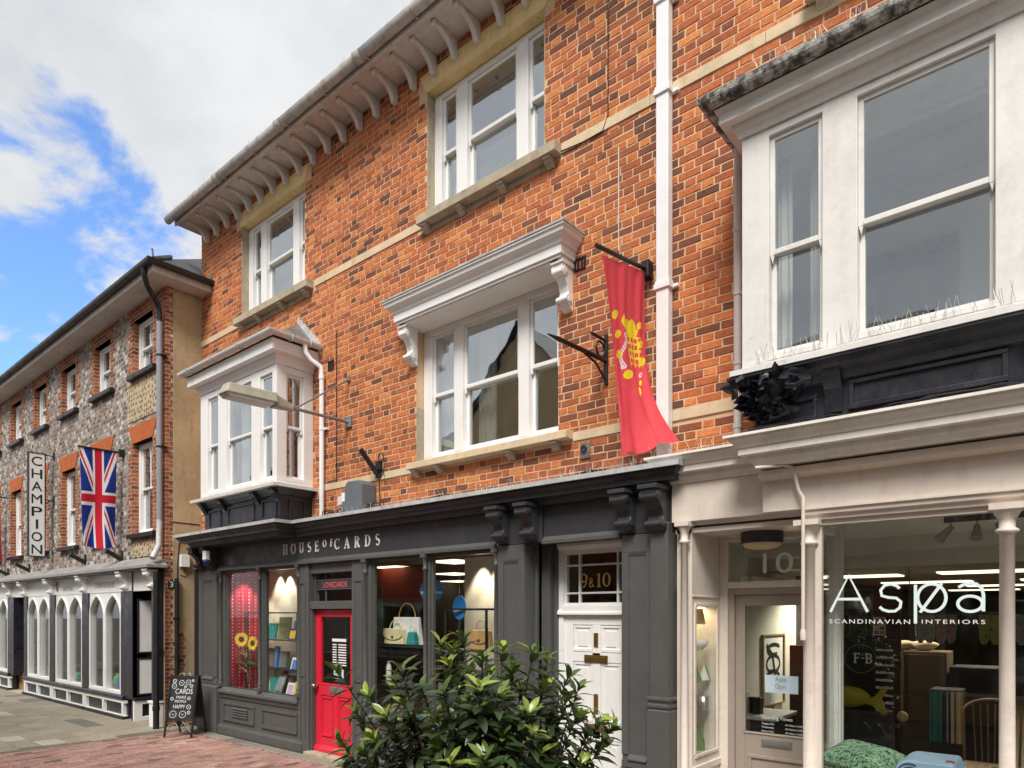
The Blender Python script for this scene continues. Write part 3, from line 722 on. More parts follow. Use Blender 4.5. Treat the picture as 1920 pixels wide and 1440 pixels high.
# lintels, jambs, sills, upper windows
def upper_window(h, lights, lx, corb):
    x0, x1, z0, z1 = h
    part('lintel', MB().prism([(lx[0], 8.76), (x0 - .0, 8.518), (x1 + .0, 8.518), (lx[1], 8.76)], 'y', WALL - .012, WALL + .16), 'lintel_yellow', b1, .004)
    j = MB(); j.box(x0 + .001, x0 + .018, WALL + .006, WALL + .19, z0 + .02, z1 - .012); part('stone_jamb', j, 'stone_grey', b1)
    part('stone_jamb', MB().box(x1 - .018, x1 - .001, WALL + .006, WALL + .19, z0 + .02, z1 - .012), 'stone_grey', b1)
    stone_sill(b1, x0 - .06, x1 + .22, 6.835, 6.95, WALL - .13, WALL + .2, 'stone_grey', corb)
    m = MB().box(x0 - .03, x1 + .12, WALL - .008, WALL + .02, 6.76, 6.832)
    part('sill_band', m, 'stone_grey', b1)
    return sash_window(b1, x0 + .02, x1 - .02, 6.98, 8.51, WALL + .12, lights)
w = upper_window(UL, [(-10.72, -10.46), (-10.29, -9.50), (-9.33, -9.08)], (-11.02, -8.86), (-10.80, -10.25, -9.55, -8.90))
w = upper_window(UR, [(-6.15, -5.89), (-5.71, -4.93), (-4.76, -4.50)], (-6.42, -4.32), (-6.25, -5.65, -5.0, -4.34))
for x0, x1 in ((-11.3, -8.6), (-6.9, -4.0)):
    room(b1, x0, x1, WALL + .31, WALL + 3.4, 6.2, 8.75, 'plaster_blue')
curtain(b1, -10.85, -10.45, 6.95, 8.5, 6.16, 4); curtain(b1, -9.35, -9.0, 6.95, 8.5, 6.16, 4)
curtain(b1, -6.28, -6.05, 6.95, 8.5, 6.16, 3); curtain(b1, -4.68, -4.44, 6.95, 8.5, 6.16, 3)
def blind(parent, x0, x1, z0, z1, y):
    m = MB(); z = z0
    while z < z1: m.hexa([(x0, y, z), (x1, y, z), (x1, y + .03, z + .012), (x0, y + .03, z + .012), (x0, y, z + .003), (x1, y, z + .003), (x1, y + .03, z + .015), (x0, y + .03, z + .015)]); z += .04
    part('blind', m, 'card_white', parent)
blind(b1, -10.27, -9.5, 7.0, 7.45, 6.14); blind(b1, -5.71, -4.93, 7.0, 7.72, 6.14)
# middle first-floor window with its hood
stone_sill(b1, -6.54, -4.06, 3.81, 3.90, WALL - .13, WALL + .2, 'stone', (-6.45, -6.03, -4.88, -4.26), 'stone_grey')
sash_window(b1, -6.49, -4.26, 3.92, 5.60, WALL + .13, [(-6.34, -5.94), (-5.79, -4.91), (-4.76, -4.35)], fr=.07)
part('stone_jamb', MB().box(-6.497, -6.482, WALL + .006, WALL + .14, 3.9, 4.62), 'stone_grey', b1)
room(b1, -7.2, -3.6, WALL + .31, WALL + 3.6, 3.5, 6.2)
curtain(b1, -6.45, -6.0, 3.92, 5.6, 6.2, 4); curtain(b1, -5.8, -5.5, 3.92, 5.6, 6.22, 3); curtain(b1, -4.42, -4.25, 3.92, 5.6, 6.2, 2)
hp = [(-6.62, WALL), (-6.62, WALL - .12), (-4.05, WALL - .12), (-4.05, WALL)]
hood = part('window_hood', MB().sweep([(-6.60, WALL + .0), (-6.60, WALL - .24), (-4.05, WALL - .24), (-4.05, WALL + .0)],
     [(-.2, 5.62), (.0, 5.62), (.0, 5.645), (.02, 5.65), (.02, 5.735), (.035, 5.745), (.045, 5.775), (.07, 5.80), (.10, 5.82), (.11, 5.86), (.125, 5.865), (.125, 5.895), (-.2, 5.905)]), 'white', b1)
part('lead_cap', MB().sweep([(-6.60, WALL), (-6.60, WALL - .24), (-4.05, WALL - .24), (-4.05, WALL)], [(-.2, 5.905), (.128, 5.897), (.135, 5.885), (.138, 5.905), (-.2, 5.955)]), 'lead', hood)
part('soffit_board', MB().box(-6.55, -4.10, WALL - .22, WALL + .13, 5.601, 5.62), 'white', hood)
for x in (-6.52, -4.12):
    part('console', scroll(MB(), x, .115, WALL, 5.60, .46, .20), 'white', hood, .003)
# air bricks
for u, v in ((1088, 495), (621, 685)):
    x, y, z = P(u, v, WALL); m = MB(); m.box(x - .07, x + .07, y - .012, y + .03, z - .065, z - .05); m.box(x - .07, x + .07, y - .012, y + .03, z + .05, z + .065)
    for k in (-.06, -.02, .02, .06): m.box(x + k - .01, x + k + .01, y - .012, y + .03, z - .05, z + .05)
    m.box(x - .07, x + .07, y + .02, y + .03, z - .065, z + .065)
    part('air_vent', m, 'black_metal', b1)
# eaves
ey = WALL - .47
eav = part('eaves', MB().box(XL + .02, -2.9, ey, WALL + .3, 8.885, 8.91).box(XL + .02, -2.9, ey - .02, ey + .005, 8.86, 8.98), 'soffit', b1)
part('roof', MB().hexa([(XL - .05, ey - .02, 8.985), (-2.9, ey - .02, 8.985), (-2.9, 9.5, 11.4), (XL - .05, 9.5, 11.4), (XL - .05, ey - .02, 9.03), (-2.9, ey - .02, 9.03), (-2.9, 9.5, 11.45), (XL - .05, 9.5, 11.45)]), 'slate', b1)
for k in range(26):
    x = -12.02 + k * .368
    if x > -3.0: break
    q = [(WALL - .005, 8.882), (WALL - .40, 8.882), (WALL - .41, 8.86), (WALL - .40, 8.835), (WALL - .37, 8.825), (WALL - .34, 8.84), (WALL - .30, 8.845), (WALL - .23, 8.83), (WALL - .16, 8.795), (WALL - .11, 8.74), (WALL - .09, 8.70), (WALL - .085, 8.665), (WALL - .06, 8.645), (WALL - .005, 8.64)]
    part('bracket', MB().prism(q, 'x', x - .032, x + .032), 'white_dull', eav, .004)
g = MB(); gy = ey - .085
prof = [(gy + .07 * math.cos(a), 8.985 + .085 * math.sin(a)) for a in [math.pi + k * math.pi / 10 for k in range(11)]] + [(gy + .07, 8.995), (gy - .07, 8.995)]
xx = XL - .1
while xx < -3.0:
    e = min(xx + 1.83, -2.95); g.prism(prof, 'x', xx, e, True); g.prism([(p + (p - gy) * .12, q - .008 if q < 8.98 else q + .003) for p, q in prof], 'x', e - .06, e + .06, True); xx = e
gut = part('gutter', g, 'gutter', b1)
br = MB()
for k in range(11):
    br = MB(); br.tube([(-12.2 + k * .9, ey - .01, 8.9), (-12.2 + k * .9, gy, 8.887), (-12.2 + k * .9, gy - .075, 8.94)], .009, 6); part('gutter_bracket', br, 'gutter', gut)
part('bird_spikes', spikes(MB(), [(XL, gy, 8.99), (-3.2, gy, 8.99)], 90, .09), 'spike', gut, kind='stuff')
# rainwater pipe between the two brick fronts
def square_pipe(parent, x, y, w, d, z0, z1, joins, mat='pvc'):
    p = part('downpipe', MB().box(x - w / 2, x + w / 2, y - d, y, z0, z1), mat, parent, .006)
    for z in joins:
        m = MB(); m.box(x - w / 2 - .018, x + w / 2 + .018, y - d - .018, y, z - .03, z + .02); m.box(x - w / 2 - .009, x + w / 2 + .009, y - d - .009, y, z + .02, z + .05); m.box(x - w / 2 - .01, x + w / 2 + .06, y - .02, y + .03, z - .015, z + .015)
        part('pipe_collar', m, mat, p, .004)
square_pipe(b1, -2.985, WALL - .02, .125, .09, 3.33, 8.9, (pz(1245, 185, WALL), pz(1245, 545, WALL), pz(1245, 15, WALL)))
part('flashing', MB().hexa([(XL, WALL - .03, 7.83), (XL + .42, WALL - .03, 7.9), (XL + .42, WALL + .01, 7.9), (XL, WALL + .01, 7.83), (XL, WALL - .02, 8.02), (XL + .42, WALL - .02, 8.08), (XL + .42, WALL + .01, 8.08), (XL, WALL + .01, 8.02)]), 'lead_dark', b1)
# wires on the wall
wr = MB(); wr.tube([P(1140, -20, WALL - .01), P(1140, 215, WALL - .01), P(1130, 245, WALL - .015), P(1095, 265, WALL - .015), P(1041, 288, WALL - .015)], .005, 5)
wr.tube([P(631, 620, WALL - .008), P(631, 905, WALL - .008)], .006, 5)
part('cable', wr, 'cable', wall1)
part('conduit', MB().tube([P(1160, 275, WALL - .008), P(1160, 470, WALL - .008)], .006, 5), 'white_dull', wall1)

# ---- the box bay at the left
by, bx0, bx1 = 5.20, -11.08, -8.77
bay = part('bay_window', MB().box(bx0, bx1, by, WALL, 3.86, 3.90), 'white', b1); part('bay_ceiling', MB().box(bx0 + .01, bx1 - .01, by + .01, WALL, 5.52, 5.559), 'white', bay)
f = MB()
for a, b in ((bx0, -10.83), (-10.49, -10.22), (-9.47, -9.22), (-8.885, bx1)): f.box(a, b, by, by + .13, 3.90, 5.56)
f.box(bx0 + .01, bx1 - .01, by + .001, by + .129, 5.46, 5.555); f.box(bx0 + .01, bx1 - .01, by + .001, by + .129, 3.905, 3.96)
f.box(bx1 - .129, bx1 - .001, by + .13, by + .16, 3.90, 5.558); f.box(bx1 - .13, bx1 - .001, WALL - .16, WALL, 3.90, 5.56); f.box(bx1 - .129, bx1 - .002, by + .16, WALL - .16, 5.46, 5.555); f.box(bx1 - .129, bx1 - .002, by + .16, WALL - .16, 3.905, 3.96)
f.box(bx0, bx0 + .12, by + .131, WALL, 3.90, 5.56)
part('bay_frame', f, 'white', bay, .005)
def bay_sash(a, b, fn):
    zm = 4.70
    for up in (1, 0):
        c, d = (zm - .02, 5.46) if up else (3.96, zm + .02); o = .03 if up else .07; t = .04; s = MB()
        for q in ((a, a + t, c, d), (b - t, b, c, d), (a + t, b - t, d - t, d), (a + t, b - t, c, c + t)): fn(s, q, o, .035)
        if up:
            for q in (a + t / 2, b - t / 2): fn(s, (q - .014, q + .014, c - .055, c), o, .03)
        part('sash', s, 'white', bay, .004)
        p = MB(); fn(p, (a + t, b - t, c + t, d - t), o + .014, .004); part('pane', p, 'glass', bay)
for a, b in ((-10.83, -10.49), (-10.22, -9.47), (-9.22, -8.885)): bay_sash(a, b, lambda m, q, o, t: m.box(q[0], q[1], by + o, by + o + t, q[2], q[3]))
bay_sash(by + .16, WALL - .16, lambda m, q, o, t: m.box(bx1 - o - t, bx1 - o, q[0], q[1], q[2], q[3]))
bp = [(bx0, WALL), (bx0, by), (bx1, by), (bx1, WALL)]
part('bay_cornice', MB().sweep(bp, [(-.1, 5.56), (.012, 5.56), (.02, 5.62), (.05, 5.66), (.06, 5.69), (.15, 5.695), (.15, 5.83), (.16, 5.84), (-.1, 5.86)]), 'white', bay)
gp = [(.155 + .055 + .055 * math.cos(a), 5.915 + .055 * math.sin(a)) for a in [math.pi + k * math.pi / 8 for k in range(9)]] + [(.265, 5.925), (.155, 5.925)]
gm = MB().sweep(bp, gp)
bgut = part('gutter', gm, 'white_dull', bay)
cl = MB()
for x in (-11.0, -10.2, -9.4):
    cl = MB(); cl.tube([(x, by - .15, 5.93), (x, by - .16, 5.87), (x, by - .21, 5.852), (x, by - .27, 5.87), (x, by - .275, 5.93)], .012, 6); part('gutter_clip', cl, 'white_dull', bgut)
for y in (5.3, 5.6):
    cl = MB(); cl.tube([(bx1 + .15, y, 5.93), (bx1 + .16, y, 5.87), (bx1 + .21, y, 5.852), (bx1 + .27, y, 5.87), (bx1 + .275, y, 5.93)], .012, 6); part('gutter_clip', cl, 'white_dull', bgut)
part('bay_roof', MB().hexa([(bx0 - .15, by - .15, 5.88), (bx1 + .15, by - .15, 5.88), (bx1 + .15, WALL, 5.88), (bx0 - .15, WALL, 5.88), (bx0 + .3, WALL - .03, 6.40), (bx1 - .38, WALL - .03, 6.40), (bx1 - .38, WALL, 6.42), (bx0 + .3, WALL, 6.42)]), 'lead_dark', bay)
fl = MB(); n = 7
for i in range(n):
    a = i / n; b = (i + 1) / n; xa = bx1 - .38 + .60 * a; xb = bx1 - .38 + .60 * b; za = 6.42 - .54 * a; zb = 6.42 - .54 * b
    fl.hexa([(xa, WALL - .03, za - .08), (xb, WALL - .03, zb - .08), (xb, WALL - .004, zb - .08), (xa, WALL - .004, za - .08), (xa + .01, WALL - .035, za + .10), (xb - .02, WALL - .012, zb + .07), (xb - .02, WALL - .004, zb + .07), (xa + .01, WALL - .008, za + .10)])
part('stepped_flashing', fl, 'lead', bay)
part('bay_sill', MB().sweep(bp, [(-.05, 3.80), (.12, 3.80), (.12, 3.845), (-.05, 3.875)]), 'white_dull', bay)
# black apron with panels and little brackets
ap = MB().box(bx0 + .02, bx1 - .02, by + .06, WALL - .01, 3.24, 3.80)
ap.sweep([(bx0 + .02, WALL), (bx0 + .02, by + .06), (bx1 - .02, by + .06), (bx1 - .02, WALL)], [(0, 3.70), (.02, 3.71), (.06, 3.76), (.10, 3.795), (0, 3.795)])
apron = part('apron', ap, 'navy', bay, .003)
pm = MB()
for a, b in ((-10.9, -10.5), (-10.28, -9.48), (-9.26, -8.86)): panel_mould(pm, a, b, 3.36, 3.66, by + .06, .028, .02)
part('apron_panel', pm, 'navy', apron, .004)
pm = MB()
for z in (3.36, 3.632): pm.box(bx1 - .022, bx1 + .004, by + .2, WALL - .12, z, z + .028)
for y in (by + .2, WALL - .148): pm.box(bx1 - .022, bx1 + .002, y, y + .028, 3.388, 3.632)
part('apron_panel', pm, 'navy', apron, .004)
for x in (-11.0, -10.39, -9.37, -8.84): part('apron_bracket', MB().prism([(by + .06, 3.79), (by - .06, 3.79), (by - .06, 3.75), (by - .02, 3.72), (by + .02, 3.64), (by + .06, 3.60)], 'x', x - .05, x + .05), 'navy', apron, .004)
room(b1, -11.6, -8.0, WALL + .31, WALL + 3.4, 3.5, 6.2)
curtain(b1, -10.95, -10.7, 3.92, 5.5, 5.42, 3); curtain(b1, -10.2, -9.95, 3.92, 5.5, 5.44, 3); curtain(b1, -9.1, -8.95, 3.92, 5.5, 5.42, 2)
dp = part('downpipe', MB().tube([(bx1 + .205, 5.52, 5.90), (bx1 + .205, 5.54, 5.76), (-8.53, 5.60, 5.66), (-8.465, WALL - .075, 5.58), (-8.465, WALL - .06, 5.45), (-8.465, WALL - .06, 3.32)], .036, 12), 'pvc', bay)
part('pipe_clip', MB().lathe(-8.465, WALL - .06, [(.042, 4.66), (.042, 4.70)], 12).box(-8.46, -8.37, WALL - .05, WALL, 4.665, 4.695), 'pvc', dp)
part('pipe_clip', MB().lathe(-8.465, WALL - .06, [(.043, 5.40), (.043, 5.47)], 12), 'pvc', dp)

# ---- shop front of the card shop
SF = thing('card_shop_front', 'dark grey painted wooden shopfront lettered HOUSE OF CARDS below the red brick wall', 'shopfront', (-7.3, SHOP, 0))
# cornice: deeper under the bay
cp = [(-11.35, WALL), (-11.35, by - .04), (-8.62, by - .04), (-8.62, 5.42), (-2.79, 5.42), (-2.79, WALL)]
part('cornice', MB().sweep(cp, [(-.3, 3.09), (.0, 3.09), (.02, 3.12), (.03, 3.145), (.12, 3.15), (.12, 3.19), (.135, 3.20), (.16, 3.225), (.165, 3.245), (.19, 3.25), (.19, 3.272), (-.3, 3.30)]), 'shop_dark', SF)
part('lead_top', MB().sweep(cp, [(-.3, 3.303), (.191, 3.274), (.191, 3.248), (.205, 3.248), (.208, 3.292), (-.3, 3.325)]), 'lead', SF)
ledge = part('ledge', MB().box(-11.3, -2.8, 5.44, WALL + .003, 3.10, 3.295), 'lead_dark', SF)
part('bird_spikes', spikes(MB(), [(-7.6, 5.33, 3.29), (-5.0, 5.33, 3.29), (-3.0, 5.33, 3.29), (-3.6, 5.6, 3.3)], 170, .1, .0014), 'spike', SF, kind='stuff')
cb = MB()
for k in range(7):
    pts = []; x = -8.2 + R() * .5
    while x < -3.3: pts.append((x, 5.55 + .12 * R(), 3.33 + .05 * R() * (1 + math.sin(x * 3)))); x += .25
    cb.tube(pts, .008, 5)
for k in range(16):
    x = -8.3 + R() * 1.6; a = R() * 6
    cb.tube([(x + .12 * math.cos(a + t), 5.62 + .05 * math.sin(t), 3.34 + .12 * abs(math.sin(t * 1.1 + a))) for t in (0, .6, 1.2, 1.8, 2.4, 3)], .006, 5)
part('cable', cb, 'cable', SF)
bd = part('fascia', MB().box(-11.0, -4.82, 5.47, 5.56, 2.775, 3.09), 'shop_dark', SF); part('fascia', MB().box(-4.19, -3.29, 5.47, 5.56, 2.775, 3.09), 'shop_dark', SF)
part('fascia_moulding', MB().sweep([(-11.0, 5.47), (-4.83, 5.47)], [(0, 2.70), (.045, 2.70), (.045, 2.735), (.03, 2.745), (.015, 2.775), (0, 2.775)]).sweep([(-4.19, 5.47), (-3.28, 5.47)], [(0, 2.70), (.045, 2.70), (.045, 2.735), (.03, 2.745), (.015, 2.775), (0, 2.775)]), 'shop_grey', SF, .003)
def serif_parts(parent, s, x0, z, h, y, th, x1, wt=1.):
    w = sum(serif_letter(MB(), c, 0, 0, h, 0, .01) * h for c in s); gap = (x1 - x0 - w) / max(1, len(s) - 1); x = x0
    for c in s: m = MB(); x += serif_letter(m, c, x, z, h, y, th, wt) * h + gap; part('letter', m, 'letter_white', parent)
serif_parts(bd, 'HOUSE', -9.04, 2.865, .145, 5.463, .008, x1=-8.13); serif_parts(bd, 'OF', -8.035, 2.915, .098, 5.463, .008, x1=-7.80, wt=1.35); serif_parts(bd, 'CARDS', -7.76, 2.865, .145, 5.463, .008, x1=-6.80)
# pilasters
def pilaster(x0, x1, y, zt=2.72, plinth=.55, mat='shop_grey', panel=True):
    p = MB(); p.box(x0, x1, y, y + .16, 0, zt); pl = part('pilaster', p, mat, SF, .006)
    q = MB(); q.box(x0 - .02, x1 + .02, y - .03, y + .14, 0, plinth - .04); q.prism([(y - .03, plinth - .04), (y - .03, plinth - .02), (y - .002, plinth + .03), (y + .05, plinth + .03), (y + .05, plinth - .04)], 'x', x0 - .02, x1 + .02)
    part('plinth', q, mat, pl, .005)
    if panel:
        w = x1 - x0; m = MB()
        m.box(x0, x0 + w * .22, y - .014, y + .002, plinth + .15, zt - .16); m.box(x1 - w * .22, x1, y - .014, y + .002, plinth + .15, zt - .16)
        m.box(x0, x1, y - .0145, y + .002, zt - .16, zt - .002); m.prism([(y - .03, plinth + .10), (y - .03, plinth + .115), (y, plinth + .16), (y + .01, plinth + .10)], 'x', x0 + w * .2, x1 - w * .2)
        m.prism([(y - .002, zt - .2), (y - .018, zt - .16), (y - .0, zt - .16)], 'x', x0 + w * .22, x1 - w * .22)
        m.box(x0, x1, y - .0145, y + .002, plinth + .034, plinth + .10)
        part('pilaster_panel', m, mat, pl, .004)
    return pl
pilaster(-11.68, -11.04, 5.46, plinth=.78)
pilaster(-4.80, -4.43, 5.46)
pilaster(-3.27, -2.945, 5.46)
post = part('corner_post', MB().box(-2.94, -2.765, 5.38, 5.62, 0, 2.80), 'shop_grey', SF, .006)
part('post_moulding', MB().sweep([(-2.94, 5.62), (-2.94, 5.38), (-2.765, 5.38), (-2.765, 5.62)], [(0, 1.16), (.012, 1.16), (.02, 1.175), (.02, 1.195), (.008, 1.205), (.014, 1.225), (.025, 1.235), (.025, 1.255), (0, 1.265)]).sweep([(-2.94, 5.62), (-2.94, 5.38), (-2.765, 5.38), (-2.765, 5.62)], [(0, 0), (.02, 0), (.02, 1.14), (0, 1.16)]), 'shop_grey', post)
for a, b in ((-4.80, -4.20), (-3.28, -2.76), (-11.68, -11.01)): part('post_head', MB().box(a, b, 5.45, 5.58, 2.725, 3.09), 'shop_dark', SF)
for x in (-11.53, -11.12, -4.70, -4.31, -3.19): part('console', scroll(MB(), x, .14, 5.45, 3.09, .36, .22), 'shop_dark', SF, .003)
part('console', scroll(MB(), -2.86, .15, 5.45, 3.09, .40, .26), 'shop_dark', SF, .003)
part('end_cap', MB().sweep([(-11.72, 5.6), (-11.72, 5.36), (-11.42, 5.36), (-11.42, 5.6)], [(-.05, 3.08), (.0, 3.08), (.02, 3.12), (.02, 3.17), (.05, 3.20), (.05, 3.25), (-.05, 3.30)]), 'shop_grey', SF)
# windows
def shop_window(x0, x1, mull, zsill, ztop, cols):
    fr = MB(); fr.box(x0, x1, 5.50, 5.60, ztop, ztop + .06); fr.box(x0, x1, 5.50, 5.60, zsill, zsill + .05)
    fr.box(x0, x0 + .06, 5.50, 5.60, zsill + .05, ztop); fr.box(x1 - .06, x1, 5.50, 5.60, zsill + .05, ztop); fr.box(mull - .05, mull + .05, 5.50, 5.60, zsill + .05, ztop)
    for q in (x0 + .06, mull - .05 - .02, mull + .05, x1 - .08): fr.box(q, q + .02, 5.525, 5.58, zsill + .05, ztop)
    w = part('shop_window', fr, 'shop_grey', SF, .004)
    for a, b in ((x0 + .08, mull - .07), (mull + .07, x1 - .08)): part('pane', MB().box(a, b, 5.55, 5.556, zsill + .05, ztop), 'glass_shop', w)
    for q in cols:
        c = MB(); colonnette(c, q, 5.47, zsill + .05, 2.70, .022); part('colonnette', c, 'shop_grey', w)
    part('sill', MB().sweep([(x0 - .06, 5.5), (x1 + .02, 5.5)], [(-.05, zsill - .06), (.05, zsill - .06), (.07, zsill - .045), (.07, zsill - .01), (.05, zsill), (.03, zsill + .03), (0, zsill + .05), (-.05, zsill + .05)]).sweep([(x0 - .06, 5.5), (x1 + .02, 5.5)], [(-.05, zsill - .13), (.02, zsill - .13), (.03, zsill - .1), (.035, zsill - .063), (-.05, zsill - .063)]), 'shop_grey', w, .003)
    return w
shop_window(-10.92, -8.66, -9.71, .74, 2.66, (-10.95, -9.71, -8.64))
shop_window(-7.08, -4.84, -5.965, .66, 2.66, (-7.10, -5.965, -4.84))
# stall risers
for x0, x1, z1, vent in ((-11.03, -8.55, .61, 1), (-7.15, -4.80, .53, 0)):
    s = part('stall_riser', MB().box(x0, x1, 5.50, 5.62, 0, z1), 'shop_grey', SF)
    part('skirting', MB().prism([(5.505, 0), (5.455, 0), (5.455, .13), (5.475, .15), (5.505, .165)], 'x', x0, x1), 'shop_grey', s, .004)
    m = MB(); xm = (x0 + x1) / 2
    panel_mould(m, x0 + .12, xm - .12, .24, z1 - .07, 5.50, .035, .022); panel_mould(m, xm + .1, x1 - .16, .24, z1 - .07, 5.50, .035, .022)
    part('panel', m, 'shop_grey', s, .004)
    if vent:
        m = MB(); m.box(-10.62, -10.12, 5.485, 5.502, .30, .31)
        for k in range(4): m.hexa([(-10.60, 5.475, .325 + k * .04), (-10.12, 5.475, .325 + k * .04), (-10.12, 5.50, .345 + k * .04), (-10.60, 5.50, .345 + k * .04), (-10.60, 5.475, .333 + k * .04), (-10.12, 5.475, .333 + k * .04), (-10.12, 5.50, .353 + k * .04), (-10.60, 5.50, .353 + k * .04)])
        part('vent_grille', m, 'shop_grey', s)
# red door, its posts and toplight
m = MB()
for a, b in ((-8.66, -8.39), (-7.39, -7.08)): m.box(a, b, 5.47, 5.62, 0, 2.70)
m.box(-8.39, -7.39, 5.50, 5.62, 2.56, 2.70); m.box(-8.39, -7.39, 5.49, 5.62, 2.06, 2.17)
m.box(-8.39, -8.36, 5.50, 5.62, 0, 2.06); m.box(-7.42, -7.39, 5.50, 5.62, 0, 2.06)
dfm = part('door_frame', m, 'shop_grey', SF, .005)
for a, b in ((-8.60, -8.46), (-7.33, -7.16)):
    m = MB(); m.box(a, b, 5.455, 5.472, 1.1, 1.115); m.box(a, b, 5.455, 5.472, 2.42, 2.435); m.box(a, a + .02, 5.46, 5.472, .2, 2.42); m.box(b - .02, b, 5.46, 5.472, .2, 2.42); part('post_moulding', m, 'shop_grey', dfm)
m = MB().box(-8.34, -7.44, 5.57, 5.60, 2.33, 2.345).box(-8.34, -7.44, 5.57, 5.60, 2.46, 2.475)
m.box(-8.36, -8.345, 5.55, 5.62, 2.17, 2.56).box(-8.15, -8.13, 5.585, 5.6, 2.17, 2.56)
part('toplight_bar', m, 'shop_grey', dfm)
part('pane', MB().box(-8.36, -7.42, 5.61, 5.615, 2.17, 2.56), 'glass_shop', dfm)
part('toplight_lettering', text(MB(), 'LOVECARDS', -8.17, -7.62, 2.36, 2.435, 5.566), 'letter_red', dfm)
part('toplight_board', MB().box(-8.3, -7.44, 5.568, 5.576, 2.349, 2.456), 'shop_dark', dfm)
x0, x1, dy = -8.355, -7.425, 5.57
m = MB(); m.box(x0, x0 + .12, dy, dy + .045, .06, 2.05); m.box(x1 - .12, x1, dy, dy + .045, .06, 2.05); m.box(x0 + .12, x1 - .12, dy, dy + .045, 1.95, 2.05); m.box(x0 + .12, x1 - .12, dy, dy + .045, .85, 1.02); m.box(x0 + .12, x1 - .12, dy, dy + .045, .06, .26)
m.box((x0 + x1) / 2 - .05, (x0 + x1) / 2 + .05, dy, dy + .045, .26, .85); m.box(x0 + .12, x1 - .12, dy + .015, dy + .03, .26, .85)
door = part('shop_door', m, 'door_red', SF, .006)
m = MB()
for a, b in ((x0 + .12, -7.94), (-7.84, x1 - .12)): panel_mould(m, a + .02, b - .02, .28, .83, dy + .015, .022, .016)
m.prism([(dy - .035, .06), (dy - .035, .10), (dy, .15), (dy, .06)], 'x', x0, x1)
m.box(x0 + .12, x1 - .12, dy - .006, dy + .002, 1.0, 1.02); m.box(x0 + .10, x0 + .12, dy - .006, dy + .002, 1.02, 1.95); m.box(x1 - .12, x1 - .10, dy - .006, dy + .002, 1.02, 1.95)
part('door_panel', m, 'door_red', door, .003)
part('pane', MB().box(x0 + .12, x1 - .12, dy + .02, dy + .025, 1.02, 1.95), 'glass_shop', door)
part('letter_box', MB().box(-8.02, -7.72, dy - .008, dy + .002, .89, .99).box(-8.0, -7.74, dy - .014, dy - .006, .905, .975), 'galv', door, .004)
part('door_handle', MB().tube([(x0 + .05, dy, .98), (x0 + .05, dy - .05, .98)], .014, 8).lathe(x0 + .05, dy - .02, [(.03, .965), (.03, .995)], 10).ell((x0 + .05, dy - .075, .98), .035, .028, .028), 'chrome', door)
sg = MB(); 
for i in range(9):
    z = 1.56 - i * .035; sg.box(-7.97, -7.88, dy + .010, dy + .013, z, z + .016); sg.box(-7.84, -7.66, dy + .010, dy + .013, z, z + .016)
sg.box(-7.98, -7.66, dy + .010, dy + .013, 1.61, 1.65)
part('opening_hours', sg, 'letter_white', door)
part('door_sticker', MB().box(-7.94, -7.72, dy + .010, dy + .013, 1.10, 1.23), 'pale_blue', door)
part('doorstep', MB().box(-8.42, -7.36, 5.40, 5.70, 0, .055), 'stone_grey', SF, .01)
# recessed white front door with toplight
x0, x1, dy = -4.19, -3.39, 5.80
m = MB(); m.box(-4.43, -4.40, 5.62, 5.98, 0, 2.75); m.box(-4.41, -4.30, 5.70, 5.98, 0, 2.75); m.box(-4.30, -4.25, 5.78, 5.98, 0, 2.75)
m.box(-3.34, -3.2, 5.62, 5.98, 0, 2.75); m.box(-4.43, -3.2, 5.56, 5.98, 2.75, 2.80)
rec = part('door_recess', m, 'shop_grey', SF, .006)
m = MB(); m.box(-4.25, x0, dy, dy + .12, 0, 2.75); m.box(x1, x1 + .05, dy, dy + .12, 0, 2.75); m.box(x0, x1, dy, dy + .12, 2.66, 2.75); m.box(x0, x1, dy - .02, dy + .12, 1.98, 2.08)
m.sweep([(x0 - .06, dy), (x1 + .05, dy)], [(0, 1.985), (.03, 1.985), (.03, 2.01), (.015, 2.03), (0, 2.04)])
m.sweep([(x0 - .06, dy), (x1 + .05, dy)], [(0, 2.66), (.015, 2.68), (.03, 2.70), (.03, 2.73), (0, 2.75)])
xa, xb, za, zb = x0 + .02, x1 - .0, 2.12, 2.60
m.box(x0, xa, dy + .03, dy + .08, 2.08, 2.66); m.box(xa, xb, dy + .03, dy + .08, zb + .015, 2.66); m.box(xa, xb, dy + .03, dy + .08, 2.08, za - .01)
for q in (xa + .15, xb - .17): m.box(q, q + .022, dy + .035, dy + .075, za - .01, zb + .015)
for q in (2.20, 2.49): m.box(xa, xb, dy + .036, dy + .074, q, q + .02)
df = part('door_frame', m, 'white', rec, .004)
part('pane', MB().box(xa, xb, dy + .05, dy + .055, za - .01, zb + .015), 'glass_shop', rec)
t = MB(); e = serif(t, '9', -4.0, 2.27, .14, dy + .042, .003); e = serif(t, '&', e + .0, 2.27, .09, dy + .042, .003); serif(t, '10', e + .015, 2.27, .14, dy + .042, .003)
part('house_number', t, 'gold', rec)
m = MB(); dz = .08
m.box(x0, x0 + .11, dy + .02, dy + .07, dz, 1.98); m.box(x1 - .11, x1, dy + .02, dy + .07, dz, 1.98)
for a, b in ((dz, dz + .22), (.72, .88), (1.50, 1.60), (1.88, 1.98)): m.box(x0 + .11, x1 - .11, dy + .02, dy + .07, a, b)
m.box(-3.84, -3.74, dy + .02, dy + .07, dz + .22, 1.88); m.box(x0 + .11, x1 - .11, dy + .035, dy + .055, dz + .22, 1.88)
wd = part('front_door', m, 'white', SF, .005)
m = MB()
